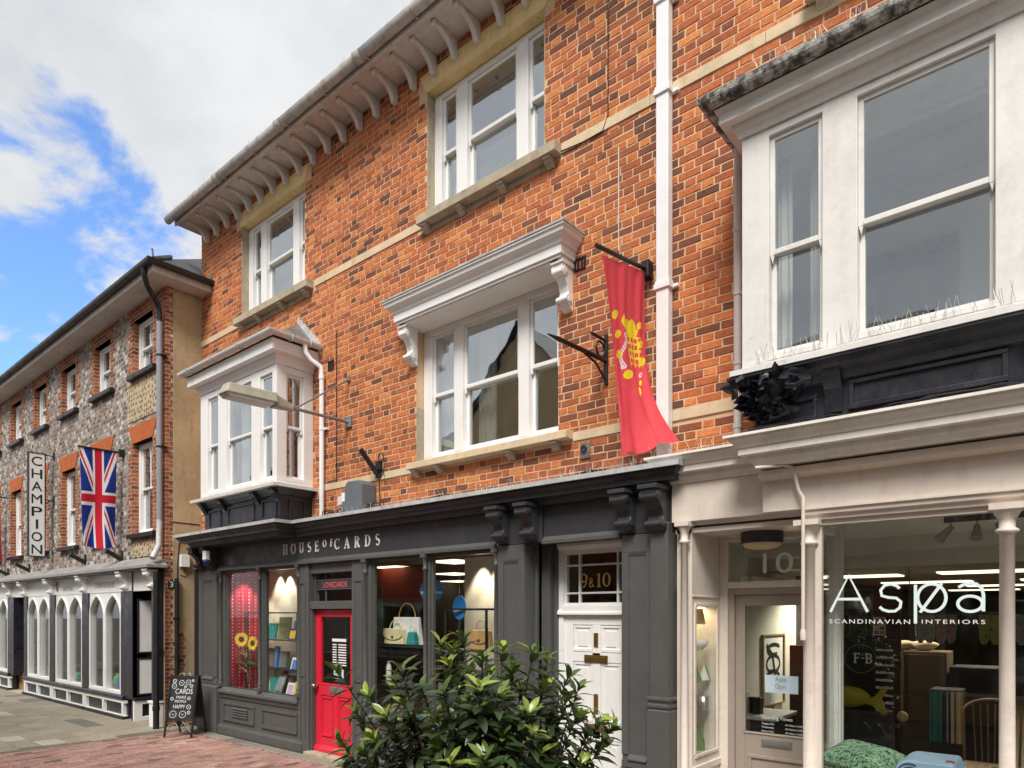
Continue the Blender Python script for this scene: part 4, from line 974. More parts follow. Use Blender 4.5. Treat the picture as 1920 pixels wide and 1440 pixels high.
for c, d in ((1.60, 1.88), (.88, 1.50), (dz + .22, .72)):
    for a, b in ((x0 + .11, -3.84), (-3.74, x1 - .11)): panel_mould(m, a + .005, b - .005, c + .005, d - .005, dy + .035, .025, .010); m.box(a + .06, b - .06, dy + .027, dy + .036, c + .06, d - .06)
part('door_panel', m, 'white', wd, .003)
m = MB(); m.box(-3.815, -3.765, dy + .008, dy + .021, 1.66, 1.80); part('lock_plate', m, 'brass', wd, .002)
part('letter_box', MB().box(-3.93, -3.65, dy + .006, dy + .021, 1.50, 1.575).box(-3.90, -3.68, dy - .002, dy + .01, 1.518, 1.557), 'brass', wd, .003)
part('lock_plate', MB().box(-3.815, -3.765, dy + .008, dy + .021, .98, 1.18), 'brass', wd, .002)
part('letter_box', MB().box(-3.93, -3.65, dy + .006, dy + .021, .80, .87).box(-3.90, -3.68, dy - .002, dy + .01, .815, .855), 'brass', wd, .003)
part('doorstep', MB().box(-4.43, -3.2, 5.5, 5.9, 0, .08), 'stone_grey', SF, .01)
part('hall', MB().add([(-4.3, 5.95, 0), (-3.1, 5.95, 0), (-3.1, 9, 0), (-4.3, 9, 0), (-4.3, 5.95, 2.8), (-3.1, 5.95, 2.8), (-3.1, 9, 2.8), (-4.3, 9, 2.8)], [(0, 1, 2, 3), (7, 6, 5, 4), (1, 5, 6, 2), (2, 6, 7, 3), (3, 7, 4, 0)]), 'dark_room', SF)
# ================================================================== inside the card shop
m = MB()
X0, X1, Y0, Y1, Z1 = -12.28, -4.45, 5.66, 14., 2.98
m.add([(X0, Y0, 0), (X1, Y0, 0), (X1, Y1, 0), (X0, Y1, 0)], [(0, 1, 2, 3)]); part('shop_floor', m, 'floor_wood', SF)
part('shop_ceiling', MB().box(X0, X1, Y0, Y1, 2.80, 2.86), 'ceiling_brown', SF)
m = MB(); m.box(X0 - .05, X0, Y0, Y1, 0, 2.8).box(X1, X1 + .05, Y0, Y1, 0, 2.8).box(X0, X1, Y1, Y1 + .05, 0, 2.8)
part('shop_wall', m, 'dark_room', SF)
part('red_wall', MB().box(-11.6, -4.5, 11.9, 11.98, 1.9, 2.79).box(-10.9, -8.35, 7.6, 7.66, 2.2, 2.79), 'rust_red', SF)
part('display_floor', MB().box(-11.0, -8.5, 5.62, 6.75, .0, .70), 'wood_light', SF); part('display_floor', MB().box(-7.1, -4.8, 5.62, 6.75, .0, .62), 'wood_light', SF)
part('display_back', MB().box(-10.99, -8.5, 6.26, 6.30, .70, 2.79), 'plaster', SF); part('display_side', MB().box(-8.47, -8.44, 5.66, 6.25, .1, 2.7), 'dark_room', SF)
part('polka_panel', MB().grid(lambda a, b: (-10.985 + .012 * math.sin(a * 40), 5.63 + .62 * a, .71 + 2.05 * b), 60, 4), 'polka_red', SF)
part('patterned_screen', MB().box(px(871, 6.35), -4.62, 6.35, 6.39, .62, 2.72), 'dot_paper', SF)
part('green_poster', MB().box(px(694, 5.8), px(716, 5.8), 5.8, 5.81, pz(705, 1190, 5.8), pz(705, 1100, 5.8)), 'leafgreen', SF)
for (x, y) in ((-9.1, 7.7), (-11.4, 9.6), (-7.4, 7.4), (-9.7, 9.7), (-11.9, 12.), (-6.2, 9.7), (-8.2, 12.)): lps = part('ceiling_light', MB().box(x - .3, x + .3, y - .3, y + .3, 2.785, 2.80), 'light_panel', SF)
def panel_lamp(parent, x, y, z, e):
    l = bpy.data.lights.new('panel_lamp', 'SPOT'); l.energy = e; l.color = (1, .92, .72); l.spot_size = rad(150); l.spot_blend = .6; l.shadow_soft_size = .1
    o = bpy.data.objects.new('panel_lamp', l); C.objects.link(o); o.parent = parent; o.location = Vector((x, y, z)) - BASE[parent]
for x, y in ((-9.1, 7.7), (-7.4, 7.4)): panel_lamp(lps, x, y, 2.77, 18)
for i, (x, y) in enumerate(((px(516, 6.16), 6.16), (px(534, 6.16), 6.16), (px(893, 6.22), 6.22), (px(925, 6.22), 6.22), (-10.8, 5.9))):
    sp = part('downlight', MB().lathe(x, y, [(.045, 2.74), (.05, 2.79)], 12), 'chrome', SF)
    l = bpy.data.lights.new('downlight_lamp', 'SPOT'); l.energy = 26; l.color = (1, .85, .62); l.spot_size = rad(78); l.spot_blend = .5; l.shadow_soft_size = .03
    o = bpy.data.objects.new('downlight_lamp', l); C.objects.link(o); o.parent = sp; o.location = Vector((x, y, 2.72)) - BASE[sp]
def rack(label, x0, x1, y0, y1, zs, ztop, z0, mat='black_metal'):
    t = thing('display_rack', label, 'shelf', ((x0 + x1) / 2, (y0 + y1) / 2, z0)); f = MB()
    for a in (x0, x1):
        for b in (y0, y1): f.box(a - .012, a + .012, b - .012, b + .012, z0, ztop)
    for a in (x0, x1): f.box(a - .011, a + .011, y0 + .012, y1 - .012, ztop - .024, ztop)
    for b in (y0, y1): f.box(x0 + .012, x1 - .012, b - .011, b + .011, ztop - .024, ztop)
    part('frame', f, mat, t)
    for z in zs: part('shelf', MB().box(x0 + .013, x1 - .013, y0 - .011, y1 + .011, z - .02, z), 'shop_dark', t)
    return t
rack('black metal display rack of books in the left shop window', px(488, 6.15), px(560, 5.9), 5.88, 6.18, (1.12, 1.58), 2.02, .70)
rack('black metal display rack holding the white handbags beside the red door', px(714, 5.82), px(800, 5.82), 5.80, 6.02, (1.06, 1.58), 1.60, .62)
rack('black metal display rack in front of the dotted screen', px(856, 6.06), px(912, 5.86), 5.86, 6.10, (1.1, 1.56), 2.06, .62)
def book(label, u, v, z, y, w, h, mat, tilt=12, th=.02, ins=None, insm=None):
    x = px(u, y); t = MB().box(-w / 2, w / 2, 0, th, 0, h)
    if ins: pass
    M = Matrix.Translation((x, y, z)) @ Matrix.Rotation(rad(-tilt), 4, 'X')
    t.xf(M); o = solo('greeting_card' if th < .015 else 'gift_book', t, mat, label, 'card' if th < .015 else 'book', (x, y, z))
    if ins:
        q = MB().box(-w * .34, w * .34, -.0015, 0, h * .2, h * .85).xf(M); part('printed_picture', q, insm, o)
    return o
zs = 1.58
book('white boxed card set on the top rack shelf of left window', 502, 0, zs, 6.031, .22, .34, 'card_white', 6, .03)
book('teal gift book standing on the top rack shelf', 508, 0, zs, 6.002, .24, .26, 'teal', 10, .03)
book('dark floral panel card on the top rack shelf', 531, 0, zs, 6.039, .34, .36, 'floral_olive', 6, .03)
book('dark blue book with gold square leaning by the window edge', 546, 0, zs - .02, 5.981, .24, .2, 'navy_cloth', 14, .03, 1, 'yellow')
book('royal blue gift box high on the rack beside the shop door', 555, 0, zs, 6.073, .16, .3, 'sky_paper', 4, .05)
zs = 1.12
book('brown picture book on the middle rack shelf', 503, 0, zs, 6.031, .3, .3, 'stone_wares', 6, .03)
book('slim blue standing book on the middle rack shelf', 516, 0, zs, 6.002, .09, .34, 'sky_paper', 4, .05)
book('grey ornament box on the middle rack shelf', 528, 0, zs, 6.039, .24, .26, 'grey_card', 6, .06)
book('white card with a dog picture leaning on the middle shelf', 549, 0, zs - .09, 5.934, .22, .28, 'card_white', 14, .012, 1, 'sky_paper')
zs = .705
book('white box low behind the leaning cards', 503, 0, zs, 6.073, .3, .5, 'card_white', 4, .06)
book('red slim box low on the window floor', 531, 0, zs, 6.073, .08, .44, 'rust_red', 4, .05)
book('dark teal book at the left of the window floor', 511, 0, zs, 5.947, .2, .26, 'teal', 8, .03)
book('tall leaning card with blue seaside picture at window bottom', 518, 0, zs, 5.842, .22, .34, 'grey_card', 22, .012, 1, 'pale_blue')
book('small white card with a figure at window bottom', 541, 0, zs, 5.800, .2, .22, 'card_white', 16, .012, 1, 'lilac')
book('mottled brown ceramics box on the window floor', 536, 0, zs, 5.989, .3, .3, 'stone_wares', 4, .08)
book('pale yellow card at the right end of the window floor', 553, 0, zs, 5.821, .09, .24, 'yellow', 10, .012)
book('brown woven hamper card behind the sunflowers', 462, 0, zs, 6.073, .35, .3, 'stone_wares', 3, .1)
# sunflowers in a vase
def sunflower(u, v, y, face, label):
    x, yy, z = P(u, v, y); t = thing('sunflower', label, 'flower', (x + .05, y + .08, .70)); c = Vector((x, y, z)); n = Vector(face).normalized(); up = Vector((0, 0, 1)); a = up.cross(n).normalized(); b = n.cross(a)
    pt = MB()
    for k in range(20):
        an = k * .3142; d = a * math.cos(an) + b * math.sin(an); s = n.cross(d); L = .115 + .02 * R()
        pt.add([c + d * .04 - s * .004, c + d * (L * .7) + s * .022 + n * .008, c + d * L + n * .004, c + d * (L * .7) - s * .022 + n * .012], [(0, 1, 2, 3)])
    part('petals', pt, 'petal', t)
    part('seed_head', MB().disc(c + n * .012, n, .045, .02, 16), 'seed', t)
    part('stalk', MB().tube([c - n * .01, c - n * .05 + Vector((.0, .02, -.1)), (x + .05, y + .08, 1.0), (x + .05, y + .08, .70)], .008, 6), 'leafgreen', t)
    lf = MB()
    for k in (1, 2): lf.add([(x + .05, y + .08, 1.0 + .15 * k), (x + .12 * (-1) ** k, y, 1.08 + .15 * k), (x + .2 * (-1) ** k + .05, y - .02, 1.02 + .15 * k), (x + .12 * (-1) ** k + .05, y + .04, 1.0 + .15 * k)], [(0, 1, 2, 3)])
    part('leaf', lf, 'leafgreen', t)
sunflower(453, 1199, 5.72, (.55, -.8, .1), 'large yellow sunflower against the red dotted cloth')
sunflower(474, 1206, 5.76, (.2, -.9, .1), 'second sunflower half hidden by the window mullion')
t = thing('display_stand', 'thin dark pole stand with branches beside the sunflower', 'stand', (px(465, 5.8), 5.8, .70))
bx = px(465, 5.8); part('pole', MB().tube([(bx, 5.8, .70), (bx, 5.8, 2.0)], .016, 8).lathe(bx, 5.8, [(.09, .70), (.09, .715), (.02, .73)], 12), 'black_metal', t)
m = MB()
for k in range(12):
    z = .85 + R() * .7; a = R() * 5.88; m.tube([(bx, 5.8, z), (bx + .1 * math.cos(a), 5.8 + .06 * math.sin(a), z + .08), (bx + .2 * math.cos(a), 5.8 + .1 * math.sin(a), z + .1)], .006, 5)
part('branch', m, 'wood_light', t)
# handbags and goods, right window
def handbag(name, label, u0, u1, y, z0, h, mat, strap=True, flap=True, trim='brass', hm=None):
    xa, xb = px(u0, y), px(u1, y); c = (xa + xb) / 2; w = xb - xa; t = thing(name, label, 'handbag', (c, y, z0))
    part('body', MB().hexa([(xa, y - .05, z0), (xb, y - .05, z0), (xb, y + .05, z0), (xa, y + .05, z0), (xa + w * .06, y - .03, z0 + h), (xb - w * .06, y - .03, z0 + h), (xb - w * .06, y + .03, z0 + h), (xa + w * .06, y + .03, z0 + h)]), mat, t, .015)
    if flap:
        p = [(xa + w * .04, z0 + h * 1.0), (xa + w * .02, z0 + h * .6)] + arc(c, z0 + h * .6, w * .46, h * .28, 180, 360, 10)[1:-1] + [(xb - w * .02, z0 + h * .6), (xb - w * .04, z0 + h)]
        part('flap', MB().prism(p, 'y', y - .058, y - .05), mat, t, .004); part('clasp', MB().disc((c, y - .06, z0 + h * .48), (0, -1, 0), .022, .006, 12), trim, t)
    if strap:
        part('handle', MB().tube([(c + w * .3 * math.cos(a), y, z0 + h * .95 + h * .55 * math.sin(a)) for a in [k * math.pi / 8 for k in range(9)]], .008, 6), hm or mat, t)
    return t
handbag('handbag', 'cream flap handbag with round clasp on the rack', 724, 760, 5.86, 1.58, .22, 'cream_leather')
tb = handbag('tote_bag', 'white striped tote bag with tan handles behind the cream handbag', 738, 790, 5.94, 1.58, .37, 'card_white', True, False, 'brass', 'tan_leather')
handbag('gift_bag', 'small teal gift bag beside the cream handbag', 766, 781, 5.84, 1.58, .18, 'teal', True, False, 'brass', 'card_white')
t = thing('drinks_bottle', 'white metal drinks bottle on the lower rack shelf', 'bottle', (px(729, 5.86), 5.86, 1.06))
part('bottle_body', MB().lathe(px(729, 5.86), 5.86, [(.036, 1.060), (.038, 1.070), (.038, 1.280), (.028, 1.310), (.022, 1.325)], 14), 'card_white', t); part('cap', MB().lathe(px(729, 5.86), 5.86, [(.023, 1.325), (.023, 1.355), (.018, 1.360)], 12), 'grey_card', t)
handbag('handbag', 'tan scalloped leather handbag by the dotted screen', 885, 922, 5.94, 1.56, .24, 'tan_leather', True, True, 'brass')
for lab, u, v, ry in (('blue round hanging sign half behind the window mullion', 809, 1106, .2), ('blue round hanging sign swung edge-on near the dotted screen', 861, 1139, .2)):
    c = P(u, v, 5.9); nv = (.72, -.69, 0) if u < 850 else (-.22, -.97, 0); c = (c[0], 5.9, c[2])
    t = thing('hanging_disc', lab, 'sign', c); r = .148
    part('disc', MB().disc(c, nv, r, .006, 32), 'blue_print', t)
    n = Vector(nv).normalized(); a = Vector((0, 0, 1)).cross(n).normalized(); cc = Vector(c)
    part('sea_band', MB().add([cc + n * .001 + a * s * .137 + Vector((0, 0, z)) for s, z in ((-1, -.045), (1, -.045), (1, -.02), (-1, -.02))], [(0, 1, 2, 3)]), 'pale_blue', t)
    part('thread', MB().tube([cc + Vector((0, 0, r - .002)), cc + Vector((0, 0, 2.80 - c[2]))], .002, 4), 'chrome', t)
for lab, u, v, w, h, mat in (('orange soft toy on the rack in the right window', 868, 1290, .2, .16, 'orange'), ('teal patterned box low in the right window', 778, 1330, .2, .16, 'teal'), ('pale blue folded scarf low in the right window', 845, 1310, .25, .14, 'pale_blue'), ('mottled gift box low beside the rack', 745, 1325, .28, .2, 'floral_pink'), ('white patterned cushion low in the right window', 815, 1310, .3, .3, 'floral_grey')):
    x = px(u, 5.8); m = MB().ell((x, 5.8, .62 + h / 2), w / 2, .07, h / 2, 14, 8, lambda q: Vector((q.x * (1.15 - .2 * abs(q.z) / .2), q.y, q.z)))
    solo('gift_item', m, mat, lab, 'gift', (x, 5.8, .62))

# ================================================================== right-hand building over the interiors shop
b2 = thing('brick_bay_building', 'red brick building with big white box bay over the cream interiors shop', 'building', (0., WALL, 0))
B2X0, B2X1 = -2.97, 3.2
holes2 = [(-1.95, 2.2, 3.85, 5.95), (-1.55, .5, 7.08, 8.6)]
wall2 = part('wall', wall_holes(MB(), B2X0, B2X1, 3.0, 8.98, WALL + .0045, .30, holes2), 'mortar', b2)
lay_bricks(wall2, flemish(B2X0, B2X1, 3.05, 8.90, holes2 + [(-9, 9, 6.845, 6.955), (-9, 9, 3.785, 3.885), (-1.7, .7, 6.955, 7.1)], phase=.05), WALL)
for z0, z1 in ((6.845, 6.955), (3.785, 3.885)):
    m = MB(); x = B2X0
    while x < B2X1: part('string_stone', MB().box(x + .002, x + .9, WALL - .012, WALL + .05, z0 + .004, z1 - .004), 'stone', wall2, .003); x += .902
stone_sill(b2, -1.72, .7, 6.965, 7.08, WALL - .14, WALL + .2, 'stone_grey', (-1.60, -.9, -.1))
sash_window(b2, -1.53, .48, 7.1, 8.58, WALL + .12, [(-1.42, -1.1), (-.95, -.1), (.05, .37)])
room(b2, -2.2, 1.2, WALL + .31, WALL + 3.4, 6.4, 8.75)
part('eaves', MB().box(B2X0 + .07, B2X1, ey, WALL + .3, 8.885, 8.91).box(B2X0 + .07, B2X1, ey - .14, ey + .005, 8.86, 8.98), 'soffit', b2)
part('roof', MB().hexa([(B2X0 + .07, ey - .02, 8.985), (B2X1, ey - .02, 8.985), (B2X1, 9.5, 11.4), (B2X0 + .07, 9.5, 11.4), (B2X0 + .07, ey - .02, 9.03), (B2X1, ey - .02, 9.03), (B2X1, 9.5, 11.45), (B2X0 + .07, 9.5, 11.45)]), 'slate', b2)
# big bay
cy, cx0, cx1 = 5.15, -2.02, 2.2
bb = part('bay_window', MB().box(cx0, cx1, cy, WALL, 3.85, 3.90), 'white_old', b2); part('bay_ceiling', MB().box(cx0 + .01, cx1 - .01, cy + .01, WALL, 5.659, 5.70), 'white_old', bb)
f = MB()
posts = [(cx0, -1.815), (-1.435, -1.205), (-.42, -.14), (.24, .47), (1.9, cx1)]
for a, b in posts: f.box(a, b, cy, cy + .14, 3.90, 5.66)
f.box(cx0 + .01, cx1 - .01, cy + .001, cy + .139, 5.60, 5.655); f.box(cx0 + .01, cx1 - .01, cy + .001, cy + .139, 3.905, 3.95); f.box(cx0, cx0 + .14, cy + .141, WALL, 3.90, 5.66); f.box(cx1 - .14, cx1, cy + .141, WALL, 3.90, 5.66)
part('bay_frame', f, 'white_old', bb, .005)
for i in range(4):
    a, b = posts[i][1], posts[i + 1][0]; zm = 4.72
    for up in (1, 0):
        c, d = (zm - .02, 5.60) if up else (3.95, zm + .02); yy = cy + (.03 if up else .07); t = .035; s = MB()
        s.box(a, a + t, yy, yy + .035, c, d); s.box(b - t, b, yy, yy + .035, c, d); s.box(a + t, b - t, yy, yy + .035, d - t, d); s.box(a + t, b - t, yy - .01, yy + .035, c, c + .04)
        if up:
            for q in (a + t / 2, b - t / 2): s.prism([(q - .015, c), (q + .015, c), (q, c - .06)], 'y', yy, yy + .03)
        part('sash', s, 'white_old', bb, .004); part('pane', MB().box(a + t, b - t, yy + .014, yy + .018, c + t, d - t), 'glass_bay', bb)
cp2 = [(cx0, WALL), (cx0, cy), (cx1, cy), (cx1, WALL)]
part('bay_cornice', MB().sweep(cp2, [(-.1, 5.66), (.02, 5.66), (.025, 5.70), (.05, 5.725), (.06, 5.76), (.13, 5.765), (.13, 5.84), (.16, 5.87), (-.1, 5.90)]), 'white_old', bb)
gm = MB(); 
def wob(p):
    return p
n = 60
gp2 = [(.145 + .05 + .06 * math.cos(a), 5.93 + .06 * math.sin(a)) for a in [math.pi + k * math.pi / 8 for k in range(9)]] + [(.255, 5.95), (.13, 5.97)]
gm.sweep(cp2, gp2)
x = cx0 - .2
while x < cx1:
    gm.sweep([(x, cy), (x + .06, cy)], [(p + (.008 if p > .1 else 0), q - .008) for p, q in gp2[:9]] + [(.262, 5.955), (.12, 5.978)]); x += random.uniform(.25, .6)
part('lead_gutter', gm, 'lead_flaky', bb)
part('bay_roof', MB().hexa([(cx0 - .15, cy - .15, 5.93), (cx1 + .15, cy - .15, 5.93), (cx1 + .15, WALL, 5.93), (cx0 - .15, WALL, 5.93), (cx0 + .2, WALL - .05, 6.2), (cx1 - .2, WALL - .05, 6.2), (cx1 - .2, WALL, 6.21), (cx0 + .2, WALL, 6.21)]), 'lead', bb)
part('bird_spikes', spikes(MB(), [(-2.0, cy - .19, 5.97), (0, cy - .19, 5.97)], 60, .1), 'spike', bb, kind='stuff')
part('bay_sill', MB().sweep(cp2, [(-.05, 3.825), (.07, 3.825), (.07, 3.865), (-.05, 3.90)]), 'white_old', bb)
part('bird_spikes', spikes(MB(), [(-1.95, cy - .04, 3.88), (-.2, cy - .04, 3.89)], 70, .12, .0018), 'spike', bb, kind='stuff')
# curtains and the inside of the bay room
BY = 7.25
room(b2, -2.9, 2.6, WALL + .31, BY, 3.5, 6.35, 'plaster_blue')
part('room_cornice', MB().sweep([(2.6, BY), (-2.9, BY)], [(0, 6.2), (-.02, 6.2), (-.04, 6.23), (-.10, 6.3), (-.12, 6.34), (0, 6.34)]).box(-2.9, 2.6, BY - .02, BY, 5.98, 6.0), 'white_dull', b2)
curtain(b2, -1.62, -1.38, 3.9, 5.58, 5.5, 4, amp=.025); curtain(b2, -1.85, -1.74, 3.9, 5.58, 5.46, 2, amp=.02)
part('curtain_rail', MB().tube([(-1.95, 5.5, 5.52), (.2, 5.5, 5.52)], .012, 6), 'white_dull', b2)
xa, xb = px(1622, BY), px(1800, BY); dfr = MB()
dfr.box(xa, xa + .11, BY - .06, BY, 3.5, 5.42); dfr.box(xb - .11, xb, BY - .06, BY, 3.5, 5.42); dfr.box(xa + .11, xb - .11, BY - .06, BY, 5.31, 5.42)
rd = part('room_door', dfr, 'shop_grey', b2, .01)
part('door_leaf', MB().box(xa + .11, xb - .11, BY - .03, BY - .01, 3.5, 5.31).box(xa + .2, xb - .2, BY - .045, BY - .03, 4.68, 4.72).box(xa + .2, xb - .2, BY - .045, BY - .03, 5.2, 5.23), 'shop_dark', rd, .01)
# black bracketed base below the bay
ab = MB().box(cx0 + .06, cx1 - .06, cy + .10, WALL - .01, 3.30, 3.82)
ab.sweep([(cx0 + .06, WALL), (cx0 + .06, cy + .10), (cx1 - .06, cy + .10), (cx1 - .06, WALL)], [(0, 3.66), (.03, 3.68), (.06, 3.72), (.13, 3.765), (.16, 3.80), (.16, 3.823), (0, 3.823)])
apr = part('apron', ab, 'navy', bb, .004)
m = MB(); panel_mould(m, -1.28, -.36, 3.45, 3.66, cy + .10, .03, .025); panel_mould(m, -.05, 1.2, 3.45, 3.66, cy + .10, .03, .025); panel_mould(m, -1.95, -1.5, 3.42, 3.60, cy + .10, .025, .02)
part('apron_panel', m, 'navy', apr, .004)
for x in (-1.38, -.21, 1.4): part('apron_bracket', MB().prism([(cy + .11, 3.82), (cy - .04, 3.82), (cy - .04, 3.77), (cy - .01, 3.75), (cy + .0, 3.70), (cy + .06, 3.62), (cy + .085, 3.45), (cy + .11, 3.45)], 'x', x - .06, x + .06), 'navy', apr, .004)
# carved acanthus corner bracket
ac = MB()
for k in range(70):
    a = R(); zt_ = R(); yf_ = cy + .10 - .17 * zt_
    c = Vector((cx0 - .10 * zt_ + .06 * (1 - zt_) + .60 * a ** 1.3 * (.5 + .5 * zt_), yf_ - .015, 3.50 + .29 * zt_))
    L = random.uniform(.06, .12); d = Vector((random.uniform(-1, .5), random.uniform(-.5, -.05), random.uniform(-.9, .3))).normalized(); s = d.cross(Vector((0, 1, .2))).normalized(); n = d.cross(s)
    if n.y > 0: n = -n
    ac.add([c - d * L * .6, c - s * L * .4 + n * .02, c + d * L * .3 - s * L * .28 + n * .045, c + d * L * .75 + n * .06, c + d * L * .3 + s * L * .28 + n * .045, c + s * L * .4 + n * .02, c + d * L * .1 + n * .005],
           [(0, 1, 6), (1, 2, 6), (2, 3, 6), (3, 4, 6), (4, 5, 6), (5, 0, 6)], True)
ac.hexa([(cx0 + .12, cy + .10, 3.46), (cx0 + .3, cy + .12, 3.46), (cx0 + .3, cy + .2, 3.46), (cx0 + .12, cy + .2, 3.46), (cx0 - .06, cy - .03, 3.80), (cx0 + .5, cy - .03, 3.80), (cx0 + .5, cy + .2, 3.80), (cx0 - .06, cy + .2, 3.80)])
ac.tube([(cx0 + .36, cy - .06, 3.67), (cx0 + .42, cy - .07, 3.655), (cx0 + .48, cy - .07, 3.675), (cx0 + .54, cy - .075, 3.67)], [.03, .02, .018, .032], 8)
part('carved_bracket', ac, 'navy', apr)
wr = MB()
for k in range(9): wr.tube([(x, cy - .02 + .07 * R(), 3.36 + .06 * R()) for x in [-1.98 + .2 * j for j in range(12)]], .006, 5)
part('cable', wr, 'cable', bb)
xq = px(1383, WALL - .06)
square = part('downpipe', MB().tube([(xq, WALL - .06, 3.33), (xq, WALL - .06, 5.45), (xq + .02, WALL - .10, 5.68), (cx0 - .17, cy + .35, 5.90)], .034, 12), 'white_dull', bb)
for z in (4.15, 4.75, 5.3, 3.6): part('pipe_clip', MB().lathe(xq, WALL - .06, [(.04, z), (.04, z + .03)], 12), 'white_dull', square)

# ---- cream shop front
S2 = thing('interiors_shop_front', 'cream painted shopfront with slim columns lettered for Scandinavian interiors', 'shopfront', (-1., 5.4, 0))
c2 = [(-2.755, WALL), (-2.755, 5.42), (-1.93, 5.42), (-1.93, 5.16), (2.6, 5.16)]
part('cornice', MB().sweep(c2, [(-.25, 3.12), (.0, 3.12), (.015, 3.15), (.03, 3.165), (.035, 3.20), (.09, 3.205), (.09, 3.255), (.105, 3.26), (.12, 3.29), (.15, 3.315), (.155, 3.33), (.175, 3.332), (.175, 3.352), (-.25, 3.37)]), 'cream', S2)
part('ledge', MB().box(-2.75, 2.6, 5.44, WALL + .005, 3.05, 3.365), 'lead_dark', S2)
part('bird_spikes', spikes(MB(), [(-2.9, 5.35, 3.36), (-2.1, 5.35, 3.36), (-2.1, 5.6, 3.36), (-2.8, 5.6, 3.36)], 70, .1, .0015), 'spike', S2, kind='stuff')
fas = part('fascia', MB().box(-2.755, -1.93, 5.43, 5.55, 2.79, 3.12).box(-1.93, 2.6, 5.34, 5.55, 2.79, 3.12).sweep([(-1.93, 5.34), (2.6, 5.34)], [(0, 3.03), (.1, 3.05), (.1, 3.10), (0, 3.12)]), 'beige', S2, .004)
part('fascia_moulding', MB().sweep([(-1.62, 5.34), (2.6, 5.34)], [(-.1, 2.70), (.0, 2.70), (.005, 2.73), (.03, 2.74), (.035, 2.77), (.05, 2.775), (.05, 2.788), (-.1, 2.788)]), 'beige', S2)
part('pipe', MB().tube([(-1.9, 5.10, 3.10), (-1.72, 5.22, 3.115), (-1.66, 5.25, 3.09), (-1.655, 5.26, 3.02), (-1.64, 5.28, 2.93), (-1.60, 5.27, 2.86), (-1.60, 5.265, 2.78), (-1.60, 5.26, 1.85)], .014, 8).lathe(-1.60, 5.26, [(.02, 1.80), (.022, 1.86), (.016, 1.88)], 10), 'beige', S2)
# columns and window
for q in (-1.585, -.375, .9): m = MB(); colonnette(m, q, 5.36, .42, 2.70, .045); part('column', m, 'beige', S2)
m = MB(); colonnette(m, -2.64, 5.44, .42, 2.79, .032); part('column', m, 'beige', S2)
sr = part('stall_riser', MB().box(-1.66, 2.6, 5.32, 5.46, 0, .42).box(-1.66, 2.6, 5.28, 5.48, .38, .42), 'beige', S2, .006)
m = MB(); panel_mould(m, -1.5, -.5, .08, .34, 5.32, .03, .02); part('panel', m, 'beige', sr, .004)
win = part('shop_window', MB().box(-1.54, 2.6, 5.37, 5.41, .42, .45).box(-1.54, 2.6, 5.37, 5.41, 2.66, 2.70).box(-1.545, -1.50, 5.37, 5.42, .45, 2.66), 'beige', S2)
for a, b in ((-1.50, -.40), (-.35, .86), (.94, 2.5)): part('pane', MB().box(a, b, 5.385, 5.391, .45, 2.66), 'glass_shop', win)
# return glazing into the lobby
part('return_frame', MB().box(-1.63, -1.56, 6.05, 6.22, .42, 2.70).box(-1.62, -1.57, 5.42, 6.05, .42, .47).box(-1.62, -1.57, 5.42, 6.05, 2.64, 2.70).box(-1.645, -1.545, 6.07, 6.11, .42, 2.70).box(-1.64, -1.55, 6.15, 6.19, .42, 2.70), 'white_dull', win, .005)
part('pane', MB().box(-1.598, -1.592, 5.44, 6.05, .47, 2.64), 'glass_shop', win)
# white lettering on the glass
T = MB(); yl = 5.379
def G2(pts): return [(P(1520 + a / 4.8, 940 + b / 4.8, yl)[0], P(1520 + a / 4.8, 940 + b / 4.8, yl)[2]) for a, b in pts]
wst = .0195
def stroke(pts, closed=False): T.rib(G2(pts), wst, yl - .0006 - .0003 * len(T.f) / 60, yl + .003, closed)
stroke([(178, 995), (342, 668), (512, 995)]); stroke([(238, 880), (455, 880)])
stroke([(800, 785), (775, 760), (720, 745), (665, 757), (630, 800), (640, 850), (700, 865), (770, 870), (812, 905), (805, 955), (760, 988), (700, 990), (650, 975), (620, 950)])
stroke([(943, 750), (943, 1100)]); stroke([(1090 + 128 * math.cos(k * .2618), 868 + 124 * math.sin(k * .2618)) for k in range(24)], True); stroke([(985, 1000), (1180, 738)])
stroke([(1555, 990), (1555, 840), (1540, 780), (1490, 742), (1430, 735), (1370, 752), (1330, 775)]); stroke([(1436 + 112 * math.cos(k * .2618), 922 + 70 * math.sin(k * .2618)) for k in range(24)], True)
part('lettering', T, 'letter_pale', win)
a, b = G2([(168, 1098), (895, 1098)]), G2([(1000, 1100), (1572, 1100)]); zt = G2([(168, 1060)])[0][1]
part('lettering', text(text(MB(), 'SCANDINAVIAN', a[0][0], a[1][0], a[0][1], zt, yl, space=1.3), 'INTERIORS', b[0][0], b[1][0], b[0][1], zt, yl, space=1.3), 'letter_white', win)
